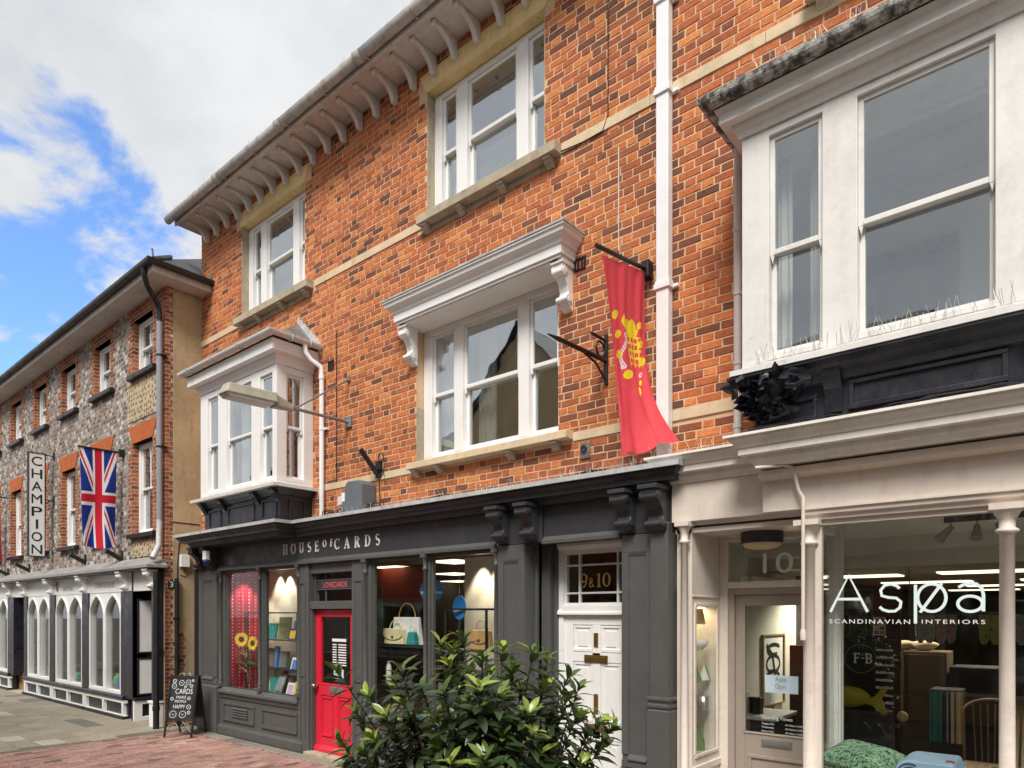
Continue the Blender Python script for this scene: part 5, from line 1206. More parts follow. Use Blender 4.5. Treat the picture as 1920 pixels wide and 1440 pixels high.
# lobby: cream side with a glazed niche, taupe door with toplight
m = MB(); xs = -2.60
m.box(xs - .14, xs, 5.50, 5.56, .0, 2.74); m.box(xs - .14, xs, 6.04, 6.20, 0, 2.74); m.box(xs - .139, xs - .001, 5.56, 6.04, 2.06, 2.74); m.box(xs - .139, xs - .001, 5.56, 6.04, 0, .76)
m.box(xs - .02, xs + .012, 5.56, 6.04, 2.06, 2.09); m.box(xs - .02, xs + .014, 5.56, 6.04, .73, .76); m.box(xs - .01, xs + .010, 5.545, 5.575, .76, 2.06); m.box(xs - .01, xs + .010, 6.02, 6.05, .76, 2.06)
m.box(xs - .01, xs + .02, 5.50, 6.1, .60, .66); m.box(xs - .01, xs + .008, 5.50, 6.1, 2.14, 2.16); m.box(-2.755, -2.58, 5.38, 5.5, 0, .42)
lob = part('lobby_side', m, 'beige', S2, .004)
part('niche_back', MB().box(-3.02, -3.0, 5.5, 6.1, .6, 2.2).box(-3.0, xs - .14, 6.1, 6.12, .6, 2.2).box(-3.0, xs - .14, 5.64, 5.655, .6, 2.2).box(-3.0, xs - .14, 5.64, 6.1, .58, .60), 'plaster', lob)
for z in (1.10, 1.38, 1.66): part('glass_shelf', MB().box(-2.98, xs - .02, 5.66, 6.09, z, z + .008), 'glass_shop', lob)
part('pane', MB().box(xs - .012, xs - .008, 5.575, 6.02, .76, 2.06), 'glass_shop', lob)
nl = bpy.data.lights.new('niche_lamp', 'POINT'); nl.energy = 3; nl.color = (1, .8, .5); nl.shadow_soft_size = .03; no = bpy.data.objects.new('niche_lamp', nl); C.objects.link(no); no.parent = lob; no.location = Vector((-2.8, 5.85, 2.1)) - BASE[lob]
part('lobby_soffit', MB().box(-2.755, -1.55, 5.50, 6.25, 2.70, 2.74).box(-2.60, -1.62, 5.95, 5.96, 2.692, 2.70), 'beige', S2)
lt = part('ceiling_lamp', MB().lathe(-2.12, 5.85, [(.17, 2.60), (.175, 2.64), (.175, 2.70)], 24), 'shop_dark', S2)
part('lamp_glass', MB().lathe(-2.12, 5.85, [(.08, 2.555), (.14, 2.57), (.165, 2.60), (.165, 2.61)], 24), 'stone', lt)
part('lobby_floor', MB().box(-2.75, -1.56, 5.3, 6.3, 0, .05), 'stone_grey', S2)
dy = 6.12; x0, x1 = -2.46, -1.66
m = MB(); m.box(-2.60, x0 - .06, dy - .04, dy + .1, 0, 2.70); m.box(x1, x1 + .03, dy - .04, dy + .1, 0, 2.70); m.box(x0 - .06, x1, dy - .04, dy + .1, 2.23, 2.29); m.box(x0 - .06, x1, dy - .04, dy + .1, 2.66, 2.70)
dfr2 = part('door_frame', m, 'beige', S2, .004)
part('pane', MB().box(x0 - .06, x1, dy + .01, dy + .016, 2.29, 2.66), 'glass_shop', dfr2)
part('house_number', text(MB(), '10', px(1430, dy), px(1487, dy), pz(1440, 1075, dy), pz(1440, 1037, dy), dy + .004), 'letter_pale', dfr2)
m = MB(); m.box(x0 - .06, x0, dy - .03, dy + .06, 0.05, 2.23); m.box(x0, x1, dy - .03, dy + .06, 2.17, 2.23)
m.box(x0, x0 + .085, dy, dy + .045, .06, 2.17); m.box(x1 - .085, x1, dy, dy + .045, .06, 2.17); m.box(x0 + .085, x1 - .085, dy, dy + .045, 2.07, 2.17); m.box(x0 + .085, x1 - .085, dy, dy + .045, .06, .92)
m.box(x0 + .075, x0 + .09, dy - .008, dy + .002, .92, 2.08); m.box(x0 + .075, x1 - .085, dy - .008, dy + .002, .905, .92)
dr = part('shop_door', m, 'taupe', S2, .005)
part('pane', MB().box(x0 + .085, x1 - .085, dy + .02, dy + .025, .92, 2.07), 'glass_shop', dr)
m = MB(); panel_mould(m, x0 + .12, x1 - .12, .2, .72, dy, .03, .02); part('door_panel', m, 'taupe', dr, .004)
part('letter_box', MB().box(px(1428, dy), px(1485, dy), dy - .008, dy + .002, .80, .87).box(px(1432, dy), px(1481, dy), dy - .014, dy - .006, .815, .855), 'galv', dr, .003)
sx0, sx1 = px(1434, dy), px(1496, dy); sz0, sz1 = pz(1465, 1300, dy), pz(1465, 1267, dy)
sgn = part('open_sign', MB().box(sx0, sx1, dy + .006, dy + .012, sz0, sz1), 'pale_blue', dr)
part('sign_lettering', text(text(MB(), 'Open', sx0 + .09, sx1 - .10, sz0 + .02, sz0 + .085, dy + .004), 'Aspa', sx0 + .09, sx1 - .10, sz1 - .065, sz1 - .012, dy + .004), 'letter_grey', dr)
hx = px(1427, dy); m = MB(); zt = pz(1440, 1349, dy)
text(m, 'Opening Times', hx, hx + .27, zt - .01, zt + .03, dy + .014)
for i, (s1, s2) in enumerate((('Tues-Fri', '09.30am-5.00pm'), ('Wednesday', '09.30am-5.00pm'), ('Saturday', '09.30am-4.00pm'), ('Sunday & Monday', 'CLOSED'))):
    z = zt - .05 - i * .035; text(m, s1, hx, hx + (.11 if i < 3 else .20), z, z + .020, dy + .014); text(m, s2, hx + .21, hx + .38 if i < 3 else hx + .31, z, z + .020, dy + .014)
part('opening_times', m, 'letter_white', dr)
qx = px(1381, dy); part('sticker', MB().box(qx, qx + .055, dy + .012, dy + .015, .97, 1.04).box(qx + .008, qx + .047, dy + .010, dy + .013, .985, 1.02), 'door_red', dr)
# ================================================================== inside the interiors shop
part('shop_floor', MB().box(-2.95, 3.0, 6.26, 20, -.01, .04).box(-1.56, 3.0, 5.47, 6.26, 0, .04), 'floor_wood', S2)
part('display_floor', MB().box(-1.56, 2.5, 5.47, 6.35, .04, .72), 'beige', S2)
m = MB(); m.box(-3.0, -2.95, 6.26, 9.4, 0, 2.9); m.box(-3.0, -2.62, 6.22, 6.26, 0, 2.9); part('shop_wall', m, 'plaster', S2)
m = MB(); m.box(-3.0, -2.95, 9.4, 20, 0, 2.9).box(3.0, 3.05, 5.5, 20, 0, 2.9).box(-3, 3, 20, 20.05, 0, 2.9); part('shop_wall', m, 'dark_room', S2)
part('front_ceiling', MB().box(-2.95, 3, 5.5, 8.0, 2.76, 2.80), 'white', S2)
part('bulkhead', MB().box(-2.95, 3, 8.0, 8.2, 2.50, 2.78).box(-2.95, 3, 7.55, 8.0, 2.62, 2.77), 'white_dull', S2)
part('shop_ceiling', MB().box(-2.95, 3, 8.2, 20, 2.50, 2.54), 'ceiling_brown', S2)
lp = MB()
for (x, y) in ((-.75, 9.7), (-.1, 12.4), (-1.9, 12.4), (-1.0, 14.6), (.6, 14.6), (-1.6, 17.2), (0.1, 17.2), (-2.4, 9.9), (1.2, 11)): lps = part('ceiling_light', MB().box(x - .6, x + .6, y - .22, y + .22, 2.482, 2.499), 'light_panel', S2)
for x, y in ((-.75, 9.7), (-2.4, 9.2), (-1.0, 14.6)): panel_lamp(lps, x, y, 2.46, 70)
# track spots
t = thing('track_light', 'black ceiling track with tilted spotlights behind the shop glass', 'lamp', (px(1800, 6.3), 6.3, 2.66))
xa, xb = px(1770, 6.3), px(1900, 6.3); part('track', MB().box(xa, xb + .5, 6.28, 6.32, 2.715, 2.76), 'shop_dark', t)
for u, tl in ((1783, -.08), (1832, .0), (1872, .06)):
    x = px(u, 6.3); s = MB().tube([(x, 6.3, 2.72), (x, 6.3, 2.67)], .006, 6); s.tube([(x - tl * .1, 6.3, 2.68), (x + tl * .35, 6.28, 2.64), (x + tl, 6.25, 2.575)], [.02, .026, .042], 12); part('spotlight', s, 'galv', t)
def box_item(name, label, cat, x0, x1, y0, y1, z0, z1, mat, bevel=.004):
    return solo(name, MB().box(x0, x1, y0, y1, z0, z1), mat, label, cat, ((x0 + x1) / 2, (y0 + y1) / 2, z0), None, bevel)
# tall black paint-chart panels
pa, pb = px(1590, 8.4), px(1688, 8.4)
t = thing('paint_chart_stand', 'tall black stand with paint names and colour chart in the shop', 'display stand', ((pa + pb) / 2, 8.4, .04))
part('panel', MB().box(pa - .15, pb, 8.4, 8.46, .04, 2.05), 'letter_black', t)
tx = MB(); q0 = px(1642, 8.39); q1 = px(1676, 8.39)
for i in range(11):                # names too small to read: rows of tiny marks
    z = pz(1660, 1219 + i * 14.2, 8.39); x = q0
    while x < q1 - .01: w_ = random.uniform(.008, .022); tx.box(x, min(q1, x + w_), 8.395, 8.40, z - .012, z + random.uniform(.006, .02)); x += w_ + .004
a = px(1600, 8.39); serif(tx, 'F-B', a, pz(1613, 1243, 8.39), .11, 8.396, .002, .1)
part('chart_lettering', tx, 'card_white', t)
c = (px(1613, 8.39), 8.392, pz(1613, 1235, 8.39)); part('ring_mark', MB().rib([(c[0] + .16 * math.cos(k * .2618), c[2] + .16 * math.sin(k * .2618)) for k in range(24)], .006, 8.393, 8.4, True), 'letter_grey', t)
sw = MB(); sw.col = []
zc0, zc1 = pz(1648, 1191, 8.39), pz(1648, 1157, 8.39); xc0, xc1 = px(1637, 8.39), px(1660, 8.39)
sw.box(xc0, xc1, 8.394, 8.40, zc0, zc1); sw.col += [(.75, .72, .62)] * 6
for i in range(2):
    for j in range(4):
        x0_ = xc0 + .01 + i * (xc1 - xc0 - .01) / 2; z0_ = zc0 + .01 + j * (zc1 - zc0 - .01) / 4; cc = random.choice(((.35, .25, .15), (.5, .42, .3), (.3, .2, .14), (.16, .13, .1), (.55, .4, .25)))
        sw.box(x0_, x0_ + (xc1 - xc0) / 2 - .015, 8.390, 8.394, z0_, z0_ + (zc1 - zc0) / 4 - .012); sw.col += [cc] * 6
part('colour_chart', sw, 'printed_card', t)
# chest / cartons
t = thing('dark_cabinet', 'dark brown wooden cabinet stacked behind the shop window', 'cabinet', (px(1740, 9), 9.3, .04))
xa, xb = px(1690, 9), px(1775, 9); part('carcass', MB().box(xa, xb, 9.0, 9.5, .04, 1.56), 'brown_box', t, .01)
m = MB()
for k in range(3): m.box(xa + .02, xb - .02, 8.985, 9.0, .1 + k * .49, .55 + k * .49)
part('drawer', m, 'brown_box', t, .01)
t = thing('low_cabinet', 'dark low cabinet further right behind the shop window', 'cabinet', (px(1835, 9), 9.3, .04))
xa, xb = px(1780, 9), px(1880, 9); part('carcass', MB().box(xa, xb, 9.0, 9.5, .04, 1.40), 'dark_room', t, .01)
for k in range(2): part('drawer', MB().box(xa + .03, xb - .03, 8.985, 9.0, .1 + k * .65, .7 + k * .65), 'dark_room', t, .008)
for i, (u, lab) in enumerate(((1697, 'cream folded cloth at the left on top of the dark cabinet'), (1732, 'larger cream cloth bag on top of the dark cabinet'))):
    x = px(u, 9.2); m = MB().ell((x, 9.2, 1.62), .11 + .04 * i, .1, .06, 12, 8, lambda q: Vector((q.x * (1 + .15 * math.sin(q.z * 60)), q.y, q.z))); solo('folded_cloth', m, 'stone', lab, 'cloth', (x, 9.2, 1.56))
# hanging oven gloves on a rail
t = thing('hanging_rail', 'dark rail holding the row of patterned oven gloves', 'rail', (px(1800, 8.8), 8.8, 1.98)); part('rail', MB().tube([(px(1700, 8.8), 8.8, 2.0), (px(1930, 8.8), 8.8, 2.0)], .012, 6), 'shop_dark', t)
part('hanger', MB().tube([(px(1705, 8.8), 8.8, 2.0), (px(1705, 8.8), 8.8, 2.499)], .006, 6).tube([(px(1900, 8.8), 8.8, 2.0), (px(1900, 8.8), 8.8, 2.499)], .006, 6), 'shop_dark', t)
for u, mat, lab in ((1726, 'floral_grey', 'grey patterned oven glove, leftmost on the rail'), (1743, 'floral_grey', 'grey patterned oven glove beside the pink ones'), (1764, 'floral_pink', 'pink patterned oven glove next to the grey pair'), (1783, 'floral_pink', 'pink patterned oven glove, right one of the pair'), (1808, 'dark_room', 'near-black oven glove between the pink and olive pairs'), (1826, 'dark_room', 'near-black oven glove left of the olive pair'), (1845, 'floral_olive', 'olive patterned oven glove, left one of the pair'), (1866, 'floral_olive', 'olive patterned oven glove nearest the right column'), (1915, 'floral_grey', 'grey patterned oven glove right of the slim column')):
    x = px(u, 8.8); p = [(x - .05, 1.985), (x + .05, 1.985), (x + .055, 1.85), (x + .045, 1.72), (x + .02, 1.665), (x - .02, 1.665), (x - .045, 1.72), (x - .055, 1.85)]
    solo('oven_glove', MB().prism(p, 'y', 8.785, 8.815), mat, lab, 'oven glove', (x, 8.8, 1.665), 'oven gloves hung in the shop', .012)
# yellow fish cushion on a dark chair seat
t = thing('fish_cushion', 'mustard yellow fish-tail cushion beside the paint chart', 'cushion', (px(1610, 7.6), 7.6, .98))
x = px(1608, 7.6); z = 1.14
fc = MB().ell((x - .10, 7.6, z), .22, .08, .11, 16, 10); fc.prism([(x + .06, z - .03), (x + .16, z + .02), (x + .25, z + .13), (x + .27, z + .10), (x + .22, z - .0), (x + .27, z - .17), (x + .24, z - .16), (x + .14, z - .07), (x + .05, z - .05)], 'y', 7.57, 7.63)
part('cover', fc, 'mustard', t)
box_item('side_table', 'small dark table carrying the yellow fish cushion', 'table', x - .35, x + .3, 7.4, 7.8, .04, .985, 'dark_room')
# windsor chair
t = thing('spindle_chair', 'pale spindle-back wooden chair deep in the shop window', 'chair', (px(1855, 8.2), 8.2, .04)); x = px(1855, 8.2); m = MB()
part('seat', MB().box(x - .24, x + .24, 8.0, 8.42, .44, .48), 'wood_light', t, .02)
ar = [(x + .24 * math.cos(a), 8.40 + .04 * math.sin(a), .98 + .14 * math.sin(a)) for a in [k * math.pi / 10 for k in range(11)]]
part('back_bow', MB().tube([(x + .23, 8.4, .48)] + ar + [(x - .23, 8.4, .48)], .013, 6), 'wood_light', t)
for k in range(6): q = x - .16 + k * .064; part('spindle', MB().tube([(q * .8 + x * .2, 8.4, .48), (q, 8.42, 1.08)], .007, 5), 'wood_light', t)
for sx in (-1, 1):
    for sy in (-1, 1): part('leg', MB().tube([(x + sx * .17, 8.21 + sy * .15, .44), (x + sx * .22, 8.21 + sy * .2, .04)], .014, 6), 'wood_light', t)
for u, mat, lab in ((1757, 'teal', 'pale green table runner hanging in the shop'), (1777, 'navy_cloth', 'navy table runner hanging in the shop'), (1790, 'cream_leather', 'cream table runner hanging in the shop')):
    x = px(u, 8.5); solo('table_runner', MB().grid(lambda a, b: (x - .07 + .14 * a, 8.5 + .012 * math.sin(a * 16), .62 + .55 * b), 12, 4), mat, lab, 'cloth', (x, 8.5, .62), None)
box_item('runner_table', 'low dark display table behind the table runners', 'table', px(1745, 8.6), px(1805, 8.6), 8.53, 8.9, .04, 1.18, 'dark_room')
t = thing('newel_post', 'pale round-topped wooden post near the cabinet', 'post', (px(1692, 8.2), 8.2, .04)); x = px(1692, 8.2)
part('shaft', MB().lathe(x, 8.2, [(.03, .04), (.03, .8), (.045, .82), (.02, .84)], 12), 'wood_dark', t); part('ball', MB().ell((x, 8.2, .90), .055, .055, .06), 'stone', t)
# cushion and folded blanket in the window
cx, cy_ = px(1618, 5.85), 5.85
def puff(q): return q
m = MB(); n = 14
def cf(a, b, s):
    X = (a * 2 - 1); Z = (b * 2 - 1); e = (1 - X ** 4) * (1 - Z ** 4); pin = 1 - .10 * (1 - abs(Z)) * (X * X) - 0
    return (X * .27 * (1 - .08 * (1 - Z * Z) * abs(X)), s * .105 * max(0, e) ** .5, Z * .20 * (1 - .10 * (1 - X * X)))
m.grid(lambda a, b: cf(a, b, -1), n, n); m.grid(lambda a, b: cf(a, b, 1), n, n)
m.xf(Matrix.Translation((cx, cy_, .85)) @ Matrix.Rotation(rad(-76), 4, 'X') @ Matrix.Rotation(rad(20), 4, 'Y'))
solo('cushion', m, 'floral_green', 'green leafy patterned cushion lying in the right shop window', 'cushion', (cx, cy_, .72))
bx = px(1752, 5.85); m = MB(); sp = [(.02 + .014 * k / 1.0 * .55) for k in range(12)]
for k in range(4):
    r = .035 + k * .022; m.tube([(bx - .15 + r * 0, 5.80, .73)] and [(bx - .13 + .3 * 0 + 0, 5.62 + .40 * j, .74) for j in (0, 1)], r + .0, 18, True) if k == 3 else None
zq = .83
pr = arc(bx - .12, zq, .105, .105, 90, 270, 12) + [(bx + .12, zq - .105), (bx + .20, zq - .03), (bx + .14, zq + .105)]
m = MB().prism([(a, b) for a, b in pr], 'y', 5.62, 6.05)
t = solo('folded_blanket', m, 'blue_wool', 'light blue rolled wool blanket beside the green cushion', 'blanket', (bx, 5.85, .725), None, .015)
part('fold_edge', MB().rib(arc(bx - .12, zq, .08, .08, 60, 290, 14), .006, 5.612, 5.62).rib(arc(bx - .12, zq, .055, .055, 40, 300, 14), .006, 5.612, 5.62).rib(arc(bx - .12, zq, .03, .03, 20, 320, 14), .006, 5.612, 5.62), 'navy_cloth', t)
part('fabric_label', MB().box(bx + .09, bx + .14, 5.70, 5.75, zq + .1, zq + .111), 'rust_red', t)
# things seen through the shop door
XS = -2.948
def on_left(u, v): return PX(u, v, XS)
ya_, yb_ = on_left(1427, 1190)[1], on_left(1468, 1190)[1]; z0_, z1_ = on_left(1447, 1322)[2], on_left(1447, 1189)[2]
t = thing('framed_print', 'tall wooden framed print with black brush marks behind the door glass', 'picture', (XS, (ya_ + yb_) / 2, z0_))
part('frame', MB().box(XS, XS + .03, ya_, yb_, z0_, z0_ + .02).box(XS, XS + .03, ya_, yb_, z1_ - .02, z1_).box(XS, XS + .03, ya_, ya_ + .03, z0_ + .02, z1_ - .02).box(XS, XS + .03, yb_ - .03, yb_, z0_ + .02, z1_ - .02), 'wood_light', t)
part('paper', MB().box(XS, XS + .01, ya_ + .03, yb_ - .03, z0_ + .02, z1_ - .02), 'card_white', t)
m = MB(); dz_ = z1_ - z0_; W2 = (yb_ - ya_) * .30
m.rib(arc(.02, dz_ * .78, W2, dz_ * .07, 30, 300, 14), .05, -.0010, 0); m.rib(arc(0, dz_ * .58, W2, dz_ * .12, -60, 260, 16), .045, -.0014, 0); m.rib(arc(-.02, dz_ * .38, W2, dz_ * .1, 0, 200, 14), .05, -.0018, 0); m.rib([(-W2, dz_ * .85), (-.03, dz_ * .7), (.06, dz_ * .45), (-.06, dz_ * .2)], .06, -.0022, 0)
m.xf(Matrix.Translation((XS + .011, (ya_ + yb_) / 2, z0_)) @ Matrix.Rotation(rad(90), 4, 'Z')); part('brush_mark', m, 'letter_black', t)
box_item('wooden_screen', 'brown wooden screen panel right of the framed print', 'screen', px(1480, 8.6), px(1512, 8.6), 8.6, 8.65, .04, pz(1490, 1210, 8.6), 'wood_dark', .01)
t = thing('shop_counter', 'white-topped counter low behind the shop door glass', 'counter', (px(1410, 7.3), 7.5, .04)); x0_, x1_ = px(1372, 7.2), px(1450, 7.2)
part('cabinet', MB().box(x0_, x1_, 7.25, 7.9, .04, .86), 'dark_room', t, .01); part('worktop', MB().box(x0_ - .02, x1_ + .02, 7.2, 7.92, .86, .90), 'white_dull', t, .005)
for u, h, mat, lab in ((1390, .24, 'card_white', 'white lettered mug box on the counter behind the door'), (1403, .17, 'stone', 'cream lettered bag on the counter behind the door'), (1416, .18, 'letter_black', 'black box on the counter behind the door')):
    x = px(u, 7.4); o = box_item('gift_box', lab, 'box', x - .07, x + .07, 7.36, 7.46, .90, .90 + h, mat, .006)
ya_, yb_ = on_left(1384, 1080)[1], on_left(1450, 1080)[1]
t = thing('wall_heater', 'white wall-mounted unit seen through the toplight over the door', 'wall unit', (XS, (ya_ + yb_) / 2, 2.2))
part('case', MB().box(XS, XS + .16, ya_, yb_, 2.22, 2.42), 'white_dull', t, .02); part('grille', MB().box(XS + .16, XS + .165, ya_ + .05, yb_ - .05, 2.25, 2.28), 'shop_dark', t)
# ornaments in the glazed niche
for u, z, mat, kind, lab in ((1306, 1.388, 'green_glass', 'cone', 'green glass cone ornament at the left on the niche shelf'), (1334, 1.388, 'green_glass', 'cone', 'green glass cone ornament at the right on the niche shelf'), (1320, 1.388, 'card_white', 'cone', 'white cone tree ornament between the green cones'), (1318, 1.108, 'chrome', 'bucket', 'small silver metal bucket on the lower niche shelf'), (1306, .60, 'green_glass', 'vase', 'tall green glass vase at the bottom of the niche'), (1312, 1.668, 'card_white', 'bowl', 'small white bowl on the top niche shelf')):
    x = -2.70; y = min(6.0, PX(u, 0, x)[1]); pr = {'cone': [(.05, z), (.045, z + .01), (.004, z + .13)], 'bucket': [(.05, z), (.052, z + .01), (.07, z + .13), (.06, z + .13)], 'vase': [(.06, z), (.08, z + .1), (.07, z + .25), (.025, z + .36), (.03, z + .38)], 'bowl': [(.03, z), (.06, z + .03), (.08, z + .08), (.07, z + .08)]}[kind]
    solo('ornament', MB().lathe(x, y, pr, 16), mat, lab, 'ornament', (x, y, z))
t = thing('table_lamp', 'small warm yellow lamp shade at the top of the niche', 'lamp', (-2.72, 5.86, 1.94)); part('lamp_shade', MB().lathe(-2.72, 5.86, [(.08, 1.90), (.05, 2.04)], 16), 'lamp_shade', t); part('cord', MB().tube([(-2.72, 5.86, 2.04), (-2.72, 5.86, 2.74)], .004, 5), 'shop_dark', t)

# ================================================================== flint building at the left
b3 = thing('flint_building', 'flint and brick building with arched white shop windows at the left', 'building', (-18., LEFT, 0))
FX0, FX1 = -29.5, -12.32
cols = [-13.30 - 2.0 * k for k in range(8)]
holes3 = []
for c in cols: holes3 += [(c - .45, c + .45, 6.45, 7.50), (c - .45, c + .45, 3.45, 5.20)]
part('wall', wall_holes(MB(), FX0, FX1, 2.7, 7.85, LEFT, .35, holes3), 'flint', b3)
part('side_wall', MB().box(FX1 - .3, FX1, LEFT + .36, 5.9, 0, 7.85).box(FX1 - .3, FX1 - .001, LEFT + .0, LEFT + .36, 0, 2.7), 'render', b3)
m = MB(); z = 0; k = 0
while z < 7.84:
    d = .13 if k % 2 else .07; h = min(.078, 7.85 - z); m.box(FX1 - .02, FX1 + .006, LEFT - .006, LEFT + d, z, z + h - .002); m.box(FX1 - (.22 if k % 2 else .34), FX1 - .02, LEFT - .006, LEFT + .01, z, z + h - .002) if z > 2.9 else None; z += h; k += 1
part('corner_quoin', m, 'old_brick', b3)
m = MB(); m.box(FX1 + .001, FX1 + .014, LEFT + .12, 5.86, .02, 7.70); part('render_coat', m, 'render', b3)
m = MB()
for k in range(9): x = FX1 - .3 + 0; m.box(FX1 + .002, FX1 + .017, LEFT + .12 + .02 * (k % 3), LEFT + .30 + .03 * (k % 2), .95 + k * .078, 1.022 + k * .078)
part('bare_brick', m, 'old_brick', b3)
part('pale_patch', MB().box(-14.0, FX1 - .35, LEFT - .012, LEFT + .01, 5.62, 6.38), 'pale_flint', b3); part('pale_patch', MB().box(-13.75, FX1 - .35, LEFT - .012, LEFT + .01, 3.05, 3.36), 'pale_flint', b3)
for i, c in enumerate(cols):
    m = MB(); 
    for (zb, zt) in ((6.44, 7.50), (3.40, 5.20)):
        z = zb; k = 0
        while z < zt - .02:
            d = .22 if k % 2 else .11; h = min(.155, zt - z)
            m.box(c - .45 - d, c - .451, LEFT - .008, LEFT + .02, z, z + h - .003); m.box(c + .451, c + .45 + d, LEFT - .008, LEFT + .02, z, z + h - .003); z += h; k += 1
        m.box(c - .452, c - .44, LEFT - .006, LEFT + .2, zb, zt); m.box(c + .44, c + .452, LEFT - .006, LEFT + .2, zb, zt)
        if zt > 7: m.box(c - .62, c + .62, LEFT - .0085, LEFT + .2, 7.50, 7.80)
        part('brick_surround', m, 'old_brick', b3); m = MB()
    # flat arch of separate voussoirs
    for k in range(11):
        a0, a1 = -.5 + k / 11, -.5 + (k + 1) / 11
        part('brick', MB().hexa([(c + a0 * .92 + .003, LEFT - .014, 5.20), (c + a1 * .92 - .003, LEFT - .014, 5.20), (c + a1 * .92 - .003, LEFT + .15, 5.20), (c + a0 * .92 + .003, LEFT + .15, 5.20), (c + a0 * 1.28 + .003, LEFT - .014, 5.53), (c + a1 * 1.28 - .003, LEFT - .014, 5.53), (c + a1 * 1.28 - .003, LEFT + .15, 5.53), (c + a0 * 1.28 + .003, LEFT + .15, 5.53)]), 'red_rubbed', b3)
    part('sill', MB().box(c - .52, c + .66, LEFT - .10, LEFT + .12, 6.375, 6.455), 'black_metal', b3, .006); part('sill', MB().box(c - .52, c + .66, LEFT - .10, LEFT + .12, 3.40, 3.475), 'black_metal', b3, .006)
    sash_window(b3, c - .44, c + .44, 6.46, 7.49, LEFT + .10, [(c - .36, c + .36)], fr=.05, bars=1, depth=.14)
    sash_window(b3, c - .44, c + .44, 3.48, 5.19, LEFT + .10, [(c - .36, c + .36)], fr=.05, bars=1, depth=.14)
m = MB(); m.add([(FX0, LEFT + .36, 2.8), (FX1 - .3, LEFT + .36, 2.8), (FX1 - .3, 8.5, 2.8), (FX0, 8.5, 2.8), (FX0, LEFT + .36, 7.8), (FX1 - .3, LEFT + .36, 7.8), (FX1 - .3, 8.5, 7.8), (FX0, 8.5, 7.8)], [(0, 1, 2, 3), (7, 6, 5, 4), (1, 5, 6, 2), (2, 6, 7, 3), (3, 7, 4, 0)])
m.box(FX0, FX1 - .3, LEFT + .36, 8.5, 5.75, 5.9)
part('room', m, 'plaster', b3)
ov = .36
part('soffit', MB().box(FX0, FX1 + ov, LEFT - ov, LEFT + .01, 7.75, 7.775).box(FX1 + .015, FX1 + ov, LEFT + .01, 5.82, 7.75, 7.775).sweep([(FX0, LEFT - ov), (FX1 + ov, LEFT - ov), (FX1 + ov, 5.82)], [(0, 7.745), (.02, 7.745), (.02, 7.90), (0, 7.90)]), 'soffit', b3)
gp3 = [(.08 + .06 * math.cos(a), 7.90 + .065 * math.sin(a)) for a in [math.pi + k * math.pi / 8 for k in range(9)]] + [(.14, 7.92), (.02, 7.92)]
gt = part('gutter', MB().sweep([(FX0, LEFT - ov), (FX1 + ov, LEFT - ov), (FX1 + ov, 5.80)], gp3), 'black_metal', b3)
part('roof', MB().add([(FX0, LEFT - ov - .03, 7.93), (FX1 + ov + .03, LEFT - ov - .03, 7.93), (FX1 + ov + .03, 10.5, 7.93), (FX1 - 2.6, 7.9, 10.2), (FX0, 7.9, 10.2)], [(0, 1, 3, 4), (1, 2, 3)]), 'slate', b3)
rt = MB()
for k in range(58):
    x = FX0 + k * .3; rt.box(x, x + .29, LEFT - ov - .06, LEFT - ov + .2, 7.935 + .01 * (k % 3), 7.955 + .01 * (k % 3))
for k in range(4): y = LEFT - ov + k * .25; rt.box(FX1 + ov - .1, FX1 + ov + .06, y, y + .24, 7.935 + .008 * (k % 2), 7.95 + .008 * (k % 2))
part('eaves_slate', rt, 'slate', b3)
part('hip_iron', MB().tube([(FX1 + ov, LEFT - ov, 7.98), (FX1 + ov - .02, LEFT - ov, 8.12), (FX1 + ov - .04, LEFT - ov, 8.15)], .014, 6).tube([(FX1 + ov - .5, LEFT - ov + .5, 8.36), (FX1 + ov, LEFT - ov, 7.96)], .04, 8), 'black_metal', b3)
xp = -12.36
dp3 = part('downpipe', MB().tube([(xp, LEFT - .09, 7.10), (xp, LEFT - .09, 3.62)], .05, 12), 'grey_pipe', b3)
part('swan_neck', MB().tube([(xp + .2, LEFT - ov - .07, 7.86), (xp + .2, LEFT - ov - .06, 7.72), (xp + .12, LEFT - ov + .02, 7.60), (xp + .02, LEFT - .13, 7.38), (xp, LEFT - .09, 7.28), (xp, LEFT - .09, 7.08)], .045, 12), 'black_metal', dp3)
for z in (6.5, 4.9): part('pipe_clip', MB().lathe(xp, LEFT - .09, [(.058, z), (.058, z + .03)], 12).box(xp - .02, xp + .1, LEFT - .09, LEFT, z + .005, z + .025), 'black_metal', dp3)
part('lower_pipe', MB().tube([(xp, LEFT - .09, 3.64), (xp, LEFT - .10, 3.2), (xp + .1, LEFT - .25, 2.95)], .05, 12), 'lead', dp3)
part('street_pipe', MB().tube([(xp + .13, LEFT - .20, 2.72), (xp + .13, LEFT - .20, .0)], .05, 12).lathe(xp + .13, LEFT - .20, [(.06, .32), (.06, .40)], 12), 'black_metal', dp3)
